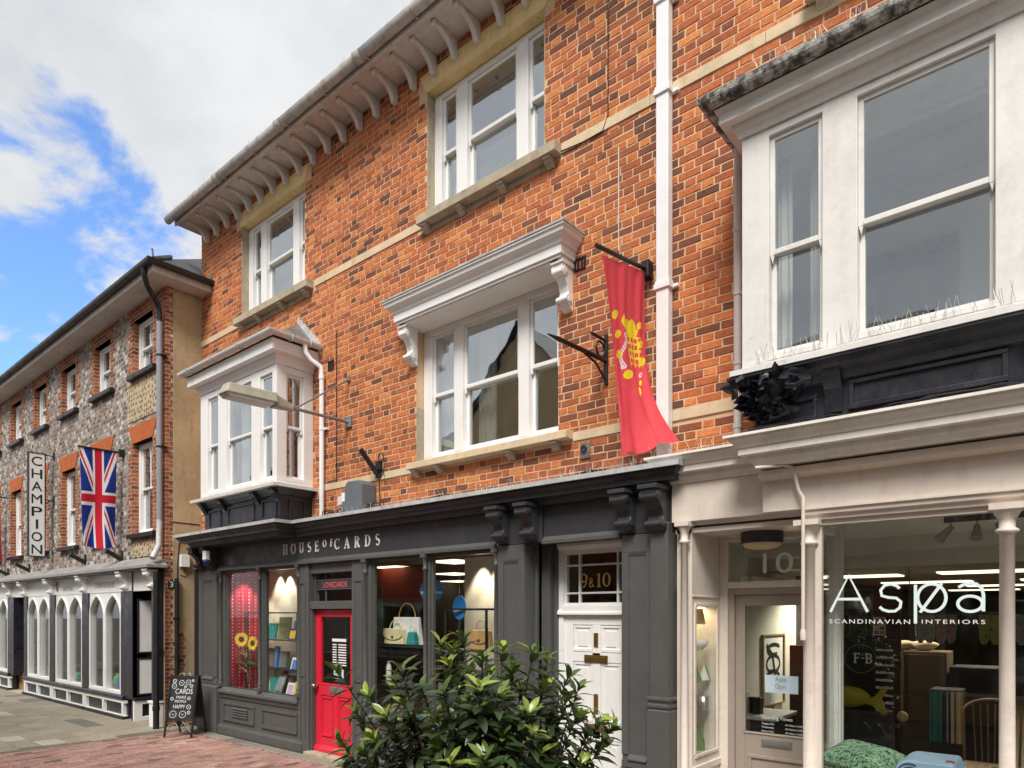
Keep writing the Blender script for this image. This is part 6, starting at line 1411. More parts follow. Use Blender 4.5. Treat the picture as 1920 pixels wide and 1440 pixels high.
# ---- its shop front
S3 = thing('arched_shop_front', 'navy and white shopfront with pointed arched windows under the flint wall', 'shopfront', (-17., 5.1, 0))
part('canopy', MB().sweep([(FX0, LEFT - .02), (FX1 - .25, LEFT - .02), (FX1 - .25, LEFT - .001)], [(-.02, 2.86), (.02, 2.80), (.30, 2.79), (.32, 2.80), (.32, 2.845), (.0, 3.02), (-.02, 3.02)]), 'lead_mid', S3)
part('canopy_soffit', MB().box(FX0, FX1 - .02, LEFT - .28, LEFT - .02, 2.765, 2.785), 'navy', S3)
fz = part('fascia', MB().box(FX0, -12.6, 5.06, 5.16, 2.41, 2.77), 'white', S3)
yf = 5.052
tx = MB(); text(tx, 'CHINA & GLASS', px(178, yf), px(214, yf), pz(196, 1102, yf), pz(196, 1091, yf), yf); part('lettering', tx, 'letter_grey', S3)
tx = MB(); text(tx, 'HEATONS', px(118, yf), px(136, yf), pz(127, 1108, yf), pz(127, 1100, yf), yf); part('lettering', tx, 'letter_grey', S3)
ox = px(107, yf); part('fascia_emblem', MB().rib([(ox + .06 * math.cos(k * .5236), 2.60 + .1 * math.sin(k * .5236)) for k in range(12)], .03, yf, yf + .006, True), 'wood_dark', S3)
posts3 = [(-12.60, -12.40), (-13.99, -13.44), (-16.07, -15.70), (-18.18, -17.80), (-20.14, -19.89), (-21.57, -21.02), (-23.6, -23.3), (-25.6, -25.3), (-27.6, -27.3)]
for a, b in posts3:
    po = part('post', MB().box(a, b, 5.04, 5.165 if a > -13 else 5.30, 0.40, 2.76 if a > -13 else 2.42), 'navy', S3, .006)
    part('console', scroll(MB(), (a + b) / 2 + .02, .16, 5.06, 2.76, .36, .18), 'white', po, .003)
part('base', MB().box(-12.60, -12.40, 5.0, 5.165, 0, .42).box(-12.62, -12.385, 4.98, 5.165, .42, .46), 'white', S3, .005)
def lancet(x0, x1, zs, zt, n=8):
    """outline of a pointed arch, from right spring over the apex to left spring"""
    w = x1 - x0; R_ = w * 1.05; pts = []
    h = math.sqrt(max(.001, R_ ** 2 - (R_ - w / 2) ** 2)); sc = (zt - zs) / h
    am = math.acos((R_ - w / 2) / R_)
    for i in range(n + 1): a = am * i / n; pts.append((x1 - R_ + R_ * math.cos(a), zs + sc * R_ * math.sin(a)))
    for i in range(n - 1, -1, -1): a = am * i / n; pts.append((x0 + R_ - R_ * math.cos(a), zs + sc * R_ * math.sin(a)))
    return pts
def gothic(x0, x1, y):
    z0, z1 = .45, 2.41; n = 2 if x1 - x0 > 1 else 1; lw = (x1 - x0) / n
    fr = MB(); fr.box(x0, x1, y - .02, y + .1, z0, z0 + .06)
    for k in range(n):
        a, b = x0 + k * lw, x0 + (k + 1) * lw; t = .045
        fr.box(a, a + t, y, y + .1, z0 + .06, 1.95); fr.box(b - t, b, y, y + .1, z0 + .06, 1.95)
        arcp = lancet(a + t, b - t, 1.95, 2.36)
        # spandrels
        m2 = len(arcp) // 2
        right = arcp[:m2 + 1]; left = arcp[m2:]
        for seg, xe in ((right, b), (left, a)):
            for p, q in zip(seg, seg[1:]):
                fr.hexa([(p[0], y, p[1]), (xe, y, p[1]), (xe, y + .09, p[1]), (p[0], y + .09, p[1]), (q[0], y, q[1]), (xe, y, q[1]), (xe, y + .09, q[1]), (q[0], y + .09, q[1])])
        fr.box(a, b, y, y + .09, 2.36, z1)
        fr.rib([(b - t, z0 + .06)] + [(p[0], p[1]) for p in arcp] + [(a + t, z0 + .06)], .03, y - .025, y + .01)
    w = part('arched_window', fr, 'white', S3, .003)
    for k in range(n): part('pane', MB().box(x0 + k * lw + .055, x0 + (k + 1) * lw - .055, y + .045, y + .05, z0 + .06, 2.36), 'glass_shop', w)
for a, b in ((-15.70, -13.99), (-17.80, -16.07), (-19.89, -18.18), (-23.3, -21.57), (-25.3, -23.6), (-27.3, -25.6)):
    gothic(a, b, 5.07)
    part('sill', MB().sweep([(a - .2, 5.04), (b + .2, 5.04)], [(-.1, .36), (.02, .36), (.04, .375), (.05, .40), (.05, .425), (.03, .45), (-.1, .46)]), 'navy', S3)
    st = part('stall_riser', MB().box(a - .2, b + .2, 5.10, 5.20, 0, .36), 'navy', S3)
    m = MB(); L = b - a + .4; m.box(a - .2, b + .2, 5.03, 5.10, .30, .36); m.box(a - .2, b + .2, 5.03, 5.10, .0, .07)
    for q in (0, .48, .96): m.box(a - .2 + q * (L - .06), a - .2 + q * (L - .06) + .07, 5.031, 5.10, .07, .30)
    part('riser_frame', m, 'white', st, .004)
    part('plinth', MB().box(a - .22, b + .22, 4.99, 5.1, 0, .06), 'black_metal', st)
gothic(-21.0, -20.16, 5.55)
# side entrance with white panels, at the right end
xr = -13.44
part('door_back', MB().box(-13.5, -12.3, 5.86, 5.92, 0, 2.75), 'navy', S3)
en = part('entrance', MB().box(xr - .06, xr, 5.05, 5.86, .0, 2.76), 'navy', S3, .004)
def ent(u0, u1, v0, v1): a = PX(u0, v0, xr); b = PX(u1, v1, xr); return a[1], b[1], min(a[2], b[2]), max(a[2], b[2])
y0, y1 = ent(260, 286, 0, 0)[:2]
for z0_, z1_ in ((1.28, 2.24), (.50, 1.14)): part('entrance_panel', MB().box(xr, xr + .012, y0, y1, z0_, z1_), 'white', en, .003)
m = MB()
for z0_, z1_ in ((1.25, 2.27), (.47, 1.17)): m.box(xr, xr + .022, y0 - .03, y0, z0_, z1_); m.box(xr, xr + .022, y1, y1 + .03, z0_, z1_); m.box(xr, xr + .022, y0, y1, z1_ - .03, z1_); m.box(xr, xr + .022, y0, y1, z0_, z0_ + .03)
part('entrance_moulding', m, 'navy', en, .003)
part('entrance_sill', MB().box(xr, xr + .07, 5.05, 5.86, .38, .44), 'navy', en, .004)
m = MB(); m.box(xr, xr + .05, 5.05, 5.86, .31, .375); m.box(xr, xr + .05, 5.05, 5.86, 0, .08); m.box(xr, xr + .05, 5.05, 5.2, .08, .31); m.box(xr, xr + .05, 5.55, 5.86, .08, .31); part('entrance_base', m, 'white', en, .004)
part('sign_plate', MB().box(-.09, .09, -.006, .006, -.035, .035).xf(Matrix.Translation(P(294, 1209, 5.03)) @ Matrix.Rotation(rad(-45), 4, 'Y')), 'card_white', S3)
m = MB(); m.add([(FX0, 5.2, 0), (-13.5, 5.2, 0), (-13.5, 9, 0), (FX0, 9, 0), (FX0, 5.2, 2.75), (-13.5, 5.2, 2.75), (-13.5, 9, 2.75), (FX0, 9, 2.75)], [(0, 1, 2, 3), (7, 6, 5, 4), (1, 5, 6, 2), (2, 6, 7, 3), (3, 7, 4, 0)]); part('shop_room', m, 'dark_room', S3)
part('display_shelf', MB().box(-23, -13.55, 5.25, 5.95, .0, .46), 'wood_light', S3)
for x in (-17.8, -15.0): part('ceiling_light', MB().box(x - .6, x + .6, 6.5, 6.8, 2.70, 2.72), 'light_panel', S3)
mats = ['green_toy', 'sky_paper', 'lilac', 'card_white', 'orange', 'teal', 'stone_wares', 'pale_blue', 'yellow', 'tan_leather']
wn_ = {0: 'right-hand arched window', 1: 'middle arched window', 2: 'left arched window'}
k = 0
for wi, (a, b) in enumerate(((-15.6, -14.1), (-17.7, -16.2), (-19.8, -18.3))):
    for j, pos in enumerate(('leftmost', 'second', 'middle', 'fourth', 'rightmost')):
        x = a + (b - a) * (j + .5) / 5; y = 5.42 + .15 * R(); h = random.uniform(.15, .42); w_ = random.uniform(.08, .14); mt = mats[k % len(mats)]; k += 1
        pr = random.choice(([(w_ * .6, .46), (w_, .46 + h * .3), (w_ * .9, .46 + h * .7), (w_ * .4, .46 + h * .9), (w_ * .45, .46 + h)], [(w_ * .5, .46), (w_ * .55, .48), (w_, .46 + h), (w_ * .9, .46 + h)], [(w_ * .9, .46), (w_ * .9, .46 + h * .7), (w_ * .5, .46 + h)]))
        solo('china_ware', MB().lathe(x, y, pr, 14), mt, '%s %s pot on the shelf of the %s' % (pos, {'green_toy': 'green', 'sky_paper': 'blue', 'lilac': 'lilac', 'card_white': 'white', 'orange': 'orange', 'teal': 'teal', 'stone_wares': 'mottled', 'pale_blue': 'pale blue', 'yellow': 'yellow', 'tan_leather': 'tan'}[mt], wn_[wi]), 'pot', (x, y, .46), 'wares in the arched windows')
# ================================================================== things fixed to the walls
# street lamp on its wall arm
lx = P(655, 792, WALL)[0]
lz = P(655, 792, WALL)[2]; zb = P(657, 710, WALL)[2]; jy, jz = PX(552, 766, lx)[1:]
t = thing('street_lamp', 'grey weathered street lamp on a long arm beside the white bay', 'street lamp', (lx, WALL, lz))
part('arm', MB().tube([(lx, WALL, lz), (lx, jy, jz), (lx, 4.72, jz - .005)], .022, 10), 'galv', t)
part('brace', MB().tube([(lx, WALL, zb), (lx, jy + .02, jz + .01)], .012, 8), 'galv', t)
part('wall_plate', MB().box(lx - .07, lx + .07, WALL - .035, WALL, lz - .08, lz + .08), 'galv', t, .012); part('wall_plate', MB().box(lx - .035, lx + .035, WALL - .03, WALL, zb - .04, zb + .04), 'galv', t, .012)
part('collar', MB().tube([(lx, jy + .03, jz), (lx, jy - .03, jz)], .034, 10), 'galv', t)
y0, y1, z0 = 4.64, 3.95, jz - .02
hd = MB(); hd.hexa([(lx - .12, y1, z0 - .02), (lx - .12, y0, z0), (lx + .12, y0, z0), (lx + .12, y1, z0 - .02), (lx - .075, y1 + .06, z0 + .12), (lx - .09, y0, z0 + .14), (lx + .09, y0, z0 + .14), (lx + .075, y1 + .06, z0 + .12)])
part('lamp_head', hd, 'lamp_shell', t, .02)
nk = MB(); nk.hexa([(lx - .09, y0 - .01, z0 - .03), (lx - .05, y0 + .26, z0 - .02), (lx + .05, y0 + .26, z0 - .02), (lx + .09, y0 - .01, z0 - .03), (lx - .085, y0 - .01, z0 + .12), (lx - .04, y0 + .26, z0 + .05), (lx + .04, y0 + .26, z0 + .05), (lx + .085, y0 - .01, z0 + .12)])
part('gear_box', nk, 'lamp_shell', t, .012)
part('lens', MB().hexa([(lx - .09, y1 + .06, z0 - .06), (lx - .09, y0 - .08, z0 - .05), (lx + .09, y0 - .08, z0 - .05), (lx + .09, y1 + .06, z0 - .06), (lx - .105, y1 + .02, z0 - .018), (lx - .105, y0 - .03, z0 - .002), (lx + .105, y0 - .03, z0 - .002), (lx + .105, y1 + .02, z0 - .018)]), 'white_dull', t, .01)
# old iron lantern bracket
ax, _, az = P(1138, 690, WALL)
t = thing('iron_bracket', 'black wrought-iron lantern bracket on the wall left of the red banner', 'bracket', (ax, WALL, az))
tip = PX(1027, 626, ax); root = (ax, WALL - .03, P(1138, 678, WALL)[2])
part('bar', MB().tube([root, (ax, tip[1] + .15, tip[2] + (root[2] - tip[2]) * .17), tip], [.024, .022, .006], 8), 'black_metal', t)
part('back_bar', MB().box(ax - .02, ax + .02, WALL - .03, WALL, P(0 + 1138, 722, WALL)[2], P(1138, 628, WALL)[2]), 'black_metal', t, .006)
m = MB(); c = Vector((ax, WALL - .12, root[2] + .09)); m.tube([c + Vector((0, .075 * math.cos(k * .5236), .075 * math.sin(k * .5236))) for k in range(13)], .011, 6)
m.tube([(ax, WALL - .02, root[2] + .2), (ax, WALL - .28, root[2] + .20)], .016, 6); m.tube([(ax, WALL - .02, root[2] - .2), (ax, WALL - .2, root[2] - .07), (ax, WALL - .4, root[2] - .03)], .012, 6)
part('scroll', m, 'black_metal', t)
# bunch of iron brackets by the grey box
ax, _, az = P(712, 872, WALL)
t = thing('iron_bracket', 'black flag-holder bracket on the brick above the card shop name', 'bracket', (ax, WALL, az)); 
part('socket', MB().tube([(ax - .02, WALL - .3, az + .16), (ax, WALL - .05, az - .12)], .035, 8), 'black_metal', t, 0)
part('plate', MB().box(ax - .05, ax + .06, WALL - .04, WALL, az - .17, az + .05), 'black_metal', t, .006)
part('wire_loop', MB().tube([(ax + .1 + .05 * math.cos(k * .8), WALL - .06, az + .08 + .06 * math.sin(k * .8)) for k in range(9)], .008, 5).tube([(ax + .08 + .06 * math.cos(k * .8), WALL - .05, az - .12 + .06 * math.sin(k * .8)) for k in range(9)], .008, 5).tube([(ax, WALL - .02, az - .1), (ax + .02, WALL - .01, az - .5)], .006, 5), 'cable', t)
ax, _, az = P(1098, 842, WALL); t = thing('iron_plate', 'small rusty iron fixing plate under the middle window sill', 'plate', (ax, WALL, az))
part('plate', MB().box(ax - .06, ax + .06, WALL - .02, WALL, az - .1, az + .06), 'lead_dark', t, .006); part('ring', MB().tube([(ax + .03 * math.cos(k * .7), WALL - .035, az + .03 * math.sin(k * .7)) for k in range(10)], .008, 6), 'black_metal', t)
# grey equipment box on the ledge
xa, xb = px(648, 5.62), px(686, 5.62)
t = thing('equipment_box', 'grey plastic junction box standing on the shop cornice', 'box', ((xa + xb) / 2, 5.65, 3.32))
part('case', MB().prism([(xa + .07, 3.33), (xb, 3.33), (xb, 3.71), (xb - .05, 3.77), (xa + .13, 3.78), (xa + .07, 3.72)], 'y', 5.55, 5.79), 'grey_box', t, .012)
part('lid', MB().box(xa, xa + .08, 5.56, 5.78, 3.33, 3.63), 'grey_box', t, .008); part('tag', MB().box(xa + .0, xa + .07, 5.553, 5.56, 3.52, 3.64), 'card_white', t)
ax = px(640, 5.6); solo('cable_box', MB().box(ax - .12, ax - .02, 5.62, 5.70, 3.5, 3.62).tube([(ax - .07, 5.66, 3.5), (ax - .07, 5.64, 3.36), (ax + .05, 5.62, 3.345)], .008, 5), 'white_dull', 'small white cable box beside the grey junction box', 'box', (ax - .07, 5.66, 3.34), None, .006)
# things on the rendered side wall
SX = FX1 + .014
def on_side(u, v): return PX(u, v, SX)
a = on_side(336, 1040); b_ = on_side(353, 1064)
t = thing('meter_box', 'small white plastic box on the tan rendered side wall', 'box', (SX, (a[1] + b_[1]) / 2, b_[2]))
part('case', MB().box(SX, SX + .07, a[1], b_[1], b_[2], a[2]), 'pvc', t, .008)
c0 = on_side(338, 1064); m = MB(); m.tube([on_side(332, 1100), on_side(333, 1060), on_side(336, 1020), on_side(346, 1000), (-11.7, 5.42, 3.25)], .011, 6); m.tube([on_side(345, 1066), on_side(352, 1078), on_side(347, 1082), on_side(338, 1078)], .008, 6); m.tube([on_side(318, 978), on_side(345, 981), on_side(374, 984)], .01, 6)
part('cable', m, 'cable', t)
t = thing('side_pipe', 'black waste pipe running down the rendered wall behind the chalkboard', 'pipe', (SX + .05, on_side(329, 1350)[1], 0)); yp = on_side(329, 1200)[1]
part('pipe', MB().tube([(SX + .05, yp, .0), (SX + .05, yp, on_side(329, 1085)[2])], .035, 10), 'black_metal', t); part('bracket', MB().box(SX, SX + .09, yp - .045, yp + .045, .7, .73).box(SX, SX + .09, yp - .045, yp + .045, 1.9, 1.93), 'black_metal', t)
a = on_side(315, 1090); b_ = on_side(327, 1103)
t = thing('number_plate', 'small black number 3 plate on the rendered wall', 'sign', (SX, a[1], b_[2])); part('plate', MB().box(SX, SX + .012, a[1], b_[1], b_[2], a[2]), 'black_metal', t)
q = text(MB(), '3', -.03, .03, .02, .11, 0); q.xf(Matrix.Translation((SX + .014, (a[1] + b_[1]) / 2, b_[2])) @ Matrix.Rotation(rad(90), 4, 'Z')); part('numeral', q, 'letter_white', t)
ax = px(385, 5.2); t = thing('alarm_sensor', 'small white sensor with dark lens on the left shop console', 'sensor', (ax, 5.25, 2.80)); part('case', MB().box(ax - .05, ax + .06, 5.17, 5.25, 2.86, 3.02), 'pvc', t, .015); part('lens', MB().ell((ax + .03, 5.2, 2.84), .05, .05, .05), 'navy_cloth', t)

# ---- red banner with crowned portcullis
t = thing('red_banner', 'long red banner with yellow portcullis emblem blowing across the white downpipe', 'banner', (-3.173, WALL, 5.27))
bxp = P(1218, 508, WALL)[0]; pb = P(1216, 507, WALL - .02); pt = PX(1118, 460, bxp)
part('pole', MB().tube([pb, pt], .02, 8), 'black_metal', t); part('pole_bracket', MB().box(bxp - .04, bxp + .04, WALL - .10, WALL, pb[2] - .09, pb[2] + .07).tube([(bxp, WALL - .02, pb[2] - .08), (bxp, WALL - .12, pb[2])], .015, 6), 'black_metal', t, .006)
Lp = [(1128, 478, -3.173), (1137, 540, -3.173), (1146, 620, -3.173), (1156, 720, -3.17), (1164, 800, -3.15), (1169, 858, -3.13)]
Rp = [(1212, 512, -3.173), (1217, 560, -3.173), (1222, 630, -3.16), (1230, 700, -3.12), (1246, 770, -3.0), (1278, 830, -2.80)]
Lp = [(u, v, x) for u, v, x in Lp]
def sp(lst, s):
    k = s * (len(lst) - 1); i = min(len(lst) - 2, int(k)); f = k - i; g = lambda j, c: lst[max(0, min(len(lst) - 1, j))][c]
    out = []
    for c in range(3):
        p0, p1, p2, p3 = g(i - 1, c), g(i, c), g(i + 1, c), g(i + 2, c)
        out.append(.5 * ((2 * p1) + (-p0 + p2) * f + (2 * p0 - 5 * p1 + 4 * p2 - p3) * f * f + (-p0 + 3 * p1 - 3 * p2 + p3) * f ** 3))
    return out
NU, NV = 84, 230
def bpt(a, s):
    l = sp(Lp, s); r = sp(Rp, s); pl = Vector(PX(*l)); pr = Vector(PX(*r))
    if s > .8: pr.y = min(pr.y, 5.66)
    pr.y = min(pr.y, WALL - .09 - .06 * s)
    p = pl.lerp(pr, a); p.x += (.005 + .035 * s * s) * math.sin(a * 13 + 3.2 * s + 2 * math.sin(s * 5)) * math.sin(math.pi * min(1, a * 1.02)) + .004 * math.sin(a * 29 + s * 9)
    p.y += .03 * s * math.sin(a * 8 + 5 * s)
    if s > .86: p.z += (s - .86) * .25 * (.5 + .5 * math.sin(a * 11 + 1)) * (a > .08)
    p.z = max(p.z, 3.30 + .06 * (1 - a))
    return p
def inpoly(x, y, pg):
    c = False; n = len(pg)
    for i in range(n):
        x1, y1 = pg[i]; x2, y2 = pg[i - 1]
        if (y1 > y) != (y2 > y) and x < (x2 - x1) * (y - y1) / (y2 - y1) + x1: c = not c
    return c
BEZ = [(1154.5, 590, 7, 8.5), (1161, 628, 7, 8), (1164, 666, 7, 8), (1182, 706, 7.5, 8.5), (1190.5, 610, 6, 7), (1207, 617, 6, 7), (1210.5, 652, 7, 8), (1216, 686, 8, 8), (1207, 738, 5, 8), (1211.5, 723, 3, 5)]
CROWN = [(1167, 605), (1172, 592), (1176, 602), (1182, 610), (1188, 604), (1192, 616), (1198, 610), (1200, 625), (1204, 620), (1200, 642), (1180, 630), (1176, 622)]
def ban_col(u, v):
    red = (.66, .065, .085); ye = (.80, .62, .02); wh = (.75, .65, .65)
    for cx, cy, rx, ry in BEZ:
        if ((u - cx) / rx) ** 2 + ((v - cy) / ry) ** 2 < 1: return ye
    if inpoly(u, v, CROWN) or ((u - 1181) / 3) ** 2 + ((v - 606) / 3) ** 2 < 1: return ye
    # portcullis, drawn in its own slanted frame
    s = (v - 636) / 62.; q = (u - (1180 + 8 * s)) / 29.
    sk = s - .12 * (q - .5)
    if 0 <= q <= 1 and 0 <= sk <= 1:
        fx = (q * 4 + .5) % 1; fy = (sk * 4.6 + .5) % 1
        bars = abs(fx - .5) < .16 and sk < 1 - .10 * (1 - abs((fx - .5)) * 5)
        if bars or (abs(fy - .5) < .16 and sk < .86): return ye
    for k in range(14):
        cx = 1176 + 4 * math.sin(k * .5) - 4 * math.sin(k * .22); cy = 630 + k * 4.6; d = math.hypot((u - cx) / 1.1, v - cy)
        if 1.2 < d < 3.0: return wh
    d = math.hypot(u - 1174.5, v - 691)
    if 2.2 < d < 4.6: return wh
    d = math.hypot((u - 1212) / .7, v - 709)
    if 2.2 < d < 4.8: return wh
    return red
g = MB().grid(bpt, NU, NV); g.col = []
for j in range(NV):
    for i in range(NU):
        s = (j + .5) / NV; a = (i + .5) / NU; l = sp(Lp, s); r = sp(Rp, s); g.col.append(ban_col(l[0] + (r[0] - l[0]) * a, l[1] + (r[1] - l[1]) * a))
part('cloth', g, 'printed_cloth', t)

# ---- union flag
fx, _, fzz = P(233, 850, LEFT)
t = thing('union_flag', 'red, white and blue union flag hanging from the flint wall', 'flag', (fx, LEFT, fzz)); tipf = PX(146, 836, fx)
part('pole', MB().tube([(fx, LEFT - .02, fzz), tipf], .018, 8), 'black_metal', t); part('pole_bracket', MB().box(fx - .04, fx + .04, LEFT - .1, LEFT, fzz - .08, fzz + .06), 'black_metal', t, .006)
q0, q1 = PX(149, 838, fx), PX(218, 847, fx); q2, q3 = PX(155, 1026, fx), PX(217, 1028, fx)
def fpt(a, s):
    p = Vector(q0).lerp(Vector(q1), a).lerp(Vector(q2).lerp(Vector(q3), a), s); p.x += .03 * s * math.sin(a * 9 + 2 * s) + .03 * s * math.sin(s * 7); p.z += .04 * math.sin(a * 7 + 1) * max(0, s - .8) * 2; return p
def uj(a, s):
    """flag hung by its short end: a across (0..1), s down (0..1)"""
    red = (.55, .012, .035); wh = (.75, .74, .76); bl = (.012, .03, .24)
    x, y = (s - .5) * 2, (a - .5)           # x along the fly (-1..1), y across (-.5...5)
    if abs(y) < .095 or abs(x) < .085 * 1: 
        return red
    if abs(y) < .155 or abs(x) < .14: return wh
    for sg in (1, -1):
        d = (y * sg - x * .5) / math.sqrt(1.25) ; side = d * (1 if x * 1 > 0 else -1)
        if abs(d) < .085:
            if 0 < side * sg < .05: return red
            return wh
    return bl
g = MB().grid(fpt, 72, 150); g.col = [uj((i + .5) / 72, (j + .5) / 150) for j in range(150) for i in range(72)]
part('cloth', g, 'printed_cloth', t)
# ---- red flag cut by the left edge of the view
fx, _, fzz = P(14, 934, LEFT)
t = thing('red_flag', 'red flag at the far left edge of the flint wall', 'flag', (fx, LEFT, fzz)); part('pole', MB().tube([(fx, LEFT, fzz), (fx, 4.35, fzz + .05)], .02, 8), 'black_metal', t)
g = MB().grid(lambda a, s: (fx + .05 * s * math.sin(a * 8 + 3 * s), 4.38 + .62 * a + .08 * s * s, fzz + .03 - 1.75 * s), 24, 40); g.col = [(.55, .03, .06) if j < 24 else (.62, .06, .10) for j in range(40) for i in range(24)]; part('cloth', g, 'printed_cloth', t)
# ---- CHAMPION projecting sign
sx_, _, szz = P(102, 850, LEFT)
ya, yb = PX(51, 843, sx_)[1], PX(85, 849, sx_)[1]; zt = PX(51, 846, sx_)[2]; zb_ = PX(51, 1043, sx_)[2]
t = thing('hanging_sign', 'tall white projecting sign reading CHAMPION in black letters', 'sign', (sx_, LEFT, zb_))
part('board', MB().box(sx_ - .025, sx_ + .025, ya + .02, yb - .02, zb_ + .02, zt - .02), 'white', t)
part('frame', MB().box(sx_ - .035, sx_ + .035, ya, ya + .022, zb_, zt).box(sx_ - .035, sx_ + .035, yb - .022, yb, zb_, zt).box(sx_ - .035, sx_ + .035, ya + .022, yb - .022, zb_, zb_ + .022).box(sx_ - .035, sx_ + .035, ya + .022, yb - .022, zt - .022, zt), 'black_metal', t)
m = MB(); W_ = yb - ya; step = (zt - zb_ - .08) / 8
for i, ch in enumerate('CHAMPION'):
    lw = W_ * .56 if ch not in 'I' else W_ * .10; zc = zt - .05 - i * step - step * .86
    q = text(MB(), ch, -lw / 2, lw / 2, 0, step * .70, 0); q.xf(Matrix.Translation((sx_ + .028, (ya + yb) / 2, zc)) @ Matrix.Rotation(rad(90), 4, 'Z')); m.add(q.v, q.f)
    # weight: second strike a touch to the side
    q = text(MB(), ch, -lw / 2 - .006, lw / 2 + .006, -.006, step * .70 + .006, 0); q.xf(Matrix.Translation((sx_ + .0285, (ya + yb) / 2 + .004, zc)) @ Matrix.Rotation(rad(90), 4, 'Z')); m.add(q.v, q.f)
part('lettering', m, 'letter_black', t)
m = MB().tube([(sx_, yb, zt - .03), (sx_, LEFT, zt - .03)], .014, 6).tube([(sx_, yb, zt - 1.05), (sx_, LEFT, zt - 1.08)], .012, 6).tube([(sx_, yb, zt - 1.15), (sx_, LEFT, zt - 1.0)], .012, 6)
m.box(sx_ - .03, sx_ + .03, LEFT - .03, LEFT, zt - .12, zt + .06).box(sx_ - .03, sx_ + .03, LEFT - .03, LEFT, zt - 1.2, zt - .95); part('arm', m, 'black_metal', t)
# ---- black socket lights above the flint shop canopy
for u, v, lab in ((222, 1044, 'black wall spotlight right of the union flag foot'), (153, 1050, 'black wall spotlight left of the union flag foot'), (48, 1066, 'black wall spotlight below the CHAMPION sign'), (8, 1074, 'black wall spotlight at the left picture edge')):
    x, y, z = P(u + 8, v, LEFT); t = thing('wall_spotlight', lab, 'spotlight', (x, LEFT, z), 'spotlights over the canopy')
    part('plate', MB().box(x - .04, x + .04, LEFT - .03, LEFT, z - .14, z + .12), 'black_metal', t, .004); part('barrel', MB().tube([(x, LEFT - .02, z - .05), (x, LEFT - .30, z + .10)], .045, 10), 'black_metal', t)
# ---- A-board with chalk lettering
bc = Vector((-11.26, 5.02, 0)); bm = Matrix.Translation(bc) @ Matrix.Rotation(rad(36), 4, 'Z')
t = thing('chalkboard_sign', 'black chalkboard pavement sign reading CARDS MAKE PEOPLE HAPPY', 'sign', bc)
fm = bm @ Matrix.Translation((0, -.20, 0)) @ Matrix.Rotation(rad(-12), 4, 'X'); rm = bm @ Matrix.Translation((0, .26, 0)) @ Matrix.Rotation(rad(12), 4, 'X')
w = .225
for mm, nm, fz in ((fm, 'front', 1), (rm, 'rear', 0)):
    part('board', MB().box(-w + .02, w - .02, -.008, .008, .30, .96).xf(mm), 'blackboard', t)
    f = MB()
    for s in (-1, 1): f.box(s * w - .012, s * w + .012, -.014, .014, 0.0, 1.0)
    f.box(-w, w, -.013, .013, .27, .295); f.box(-w, w, -.013, .013, .965, .99); f.xf(mm); part('frame', f, 'black_metal' if fz else 'black_metal', t)
    for s in (-1, 1):
        f = MB(); f.tube([(s * (.10 + .07 * math.cos(k * .6)), 0, .15 + .07 * math.sin(k * .6) + .004 * k) for k in range(12)], .006, 5); f.tube([(s * .24, 0, .05), (s * .16, 0, .14), (s * .05, 0, .26)], .006, 5)
        f.tube([(s * (.05 + .05 * math.cos(k * .5)), 0, .99 + .05 * math.sin(k * .5)) for k in range(8)], .006, 5); f.xf(mm); part('scrollwork', f, 'galv', t)
m = MB(); y = -.0095
text(m, 'CARDS', -.12, .17, .70, .785, y); text(m, 'MAKE', -.09, .07, .625, .67, y); text(m, 'PEOPLE', -.11, .08, .56, .602, y); text(m, 'HAPPY', -.13, .07, .465, .525, y)
for cx, cz, r in ((-.15, .91, .03), (-.15, .83, .04), (-.03, .88, .042), (.08, .89, .04), (.155, .92, .018), (.04, .82, .02), (.14, .83, .025), (-.165, .62, .025), (.12, .63, .025), (.13, .49, .035), (-.12, .37, .055), (.04, .37, .055), (.14, .40, .025)):
    m.rib([(cx + r * math.cos(k * .5236), cz + r * math.sin(k * .5236)) for k in range(12)], .007, y, -.008, True); m.rib([(cx - r * .4, cz + r * .3), (cx, cz - r * .3), (cx + r * .4, cz + r * .2)], .006, y, -.008)
m.xf(fm); part('chalk_lettering', m, 'chalk', t)

# ================================================================== evergreen shrub in a tub
bt = 3.0
def at(u, v, t): r = (u - 960.) / FP; return Vector(((-sY + r * cY) * t, (cY + r * sY) * t, HH + (HY - v) / FP * t))
bb_ = at(900, 1150, 3.05); bb_.z = 0
shrub = thing('evergreen_shrub', 'dark glossy evergreen shrub with pale new tips in front of the shops', 'shrub', bb_)
part('tub', MB().lathe(bb_.x, bb_.y, [(.30, 0), (.33, .03), (.40, .55), (.43, .56), (.43, .62), (.37, .62), (.36, .56)], 28), 'lead_dark', shrub); part('soil', MB().lathe(bb_.x, bb_.y, [(.02, .565), (.37, .565)], 20), 'stem', shrub)
TIPS = [(632, 1258), (690, 1302), (668, 1335), (752, 1252), (738, 1272), (825, 1203), (850, 1218), (868, 1194), (842, 1246), (905, 1236), (922, 1262), (943, 1214), (962, 1256), (1000, 1224), (1028, 1232), (978, 1292), (1066, 1266), (1086, 1288), (1062, 1312), (1128, 1352), (1150, 1362), (1106, 1372), (700, 1384), (640, 1392), (722, 1342), (772, 1352), (830, 1332), (862, 1292), (898, 1330), (922, 1342), (992, 1336), (1002, 1372), (1032, 1342), (942, 1382), (882, 1392), (822, 1402), (762, 1412), (1012, 1412), (962, 1432), (902, 1432), (702, 1432), (1062, 1400),
        (790, 1290), (805, 1370), (855, 1350), (935, 1300), (1045, 1380), (680, 1410), (740, 1390), (1020, 1290), (880, 1260), (965, 1345), (1085, 1340), (760, 1320), (845, 1425), (1040, 1435), (735, 1440), (1130, 1400), (1090, 1430), (655, 1440)]
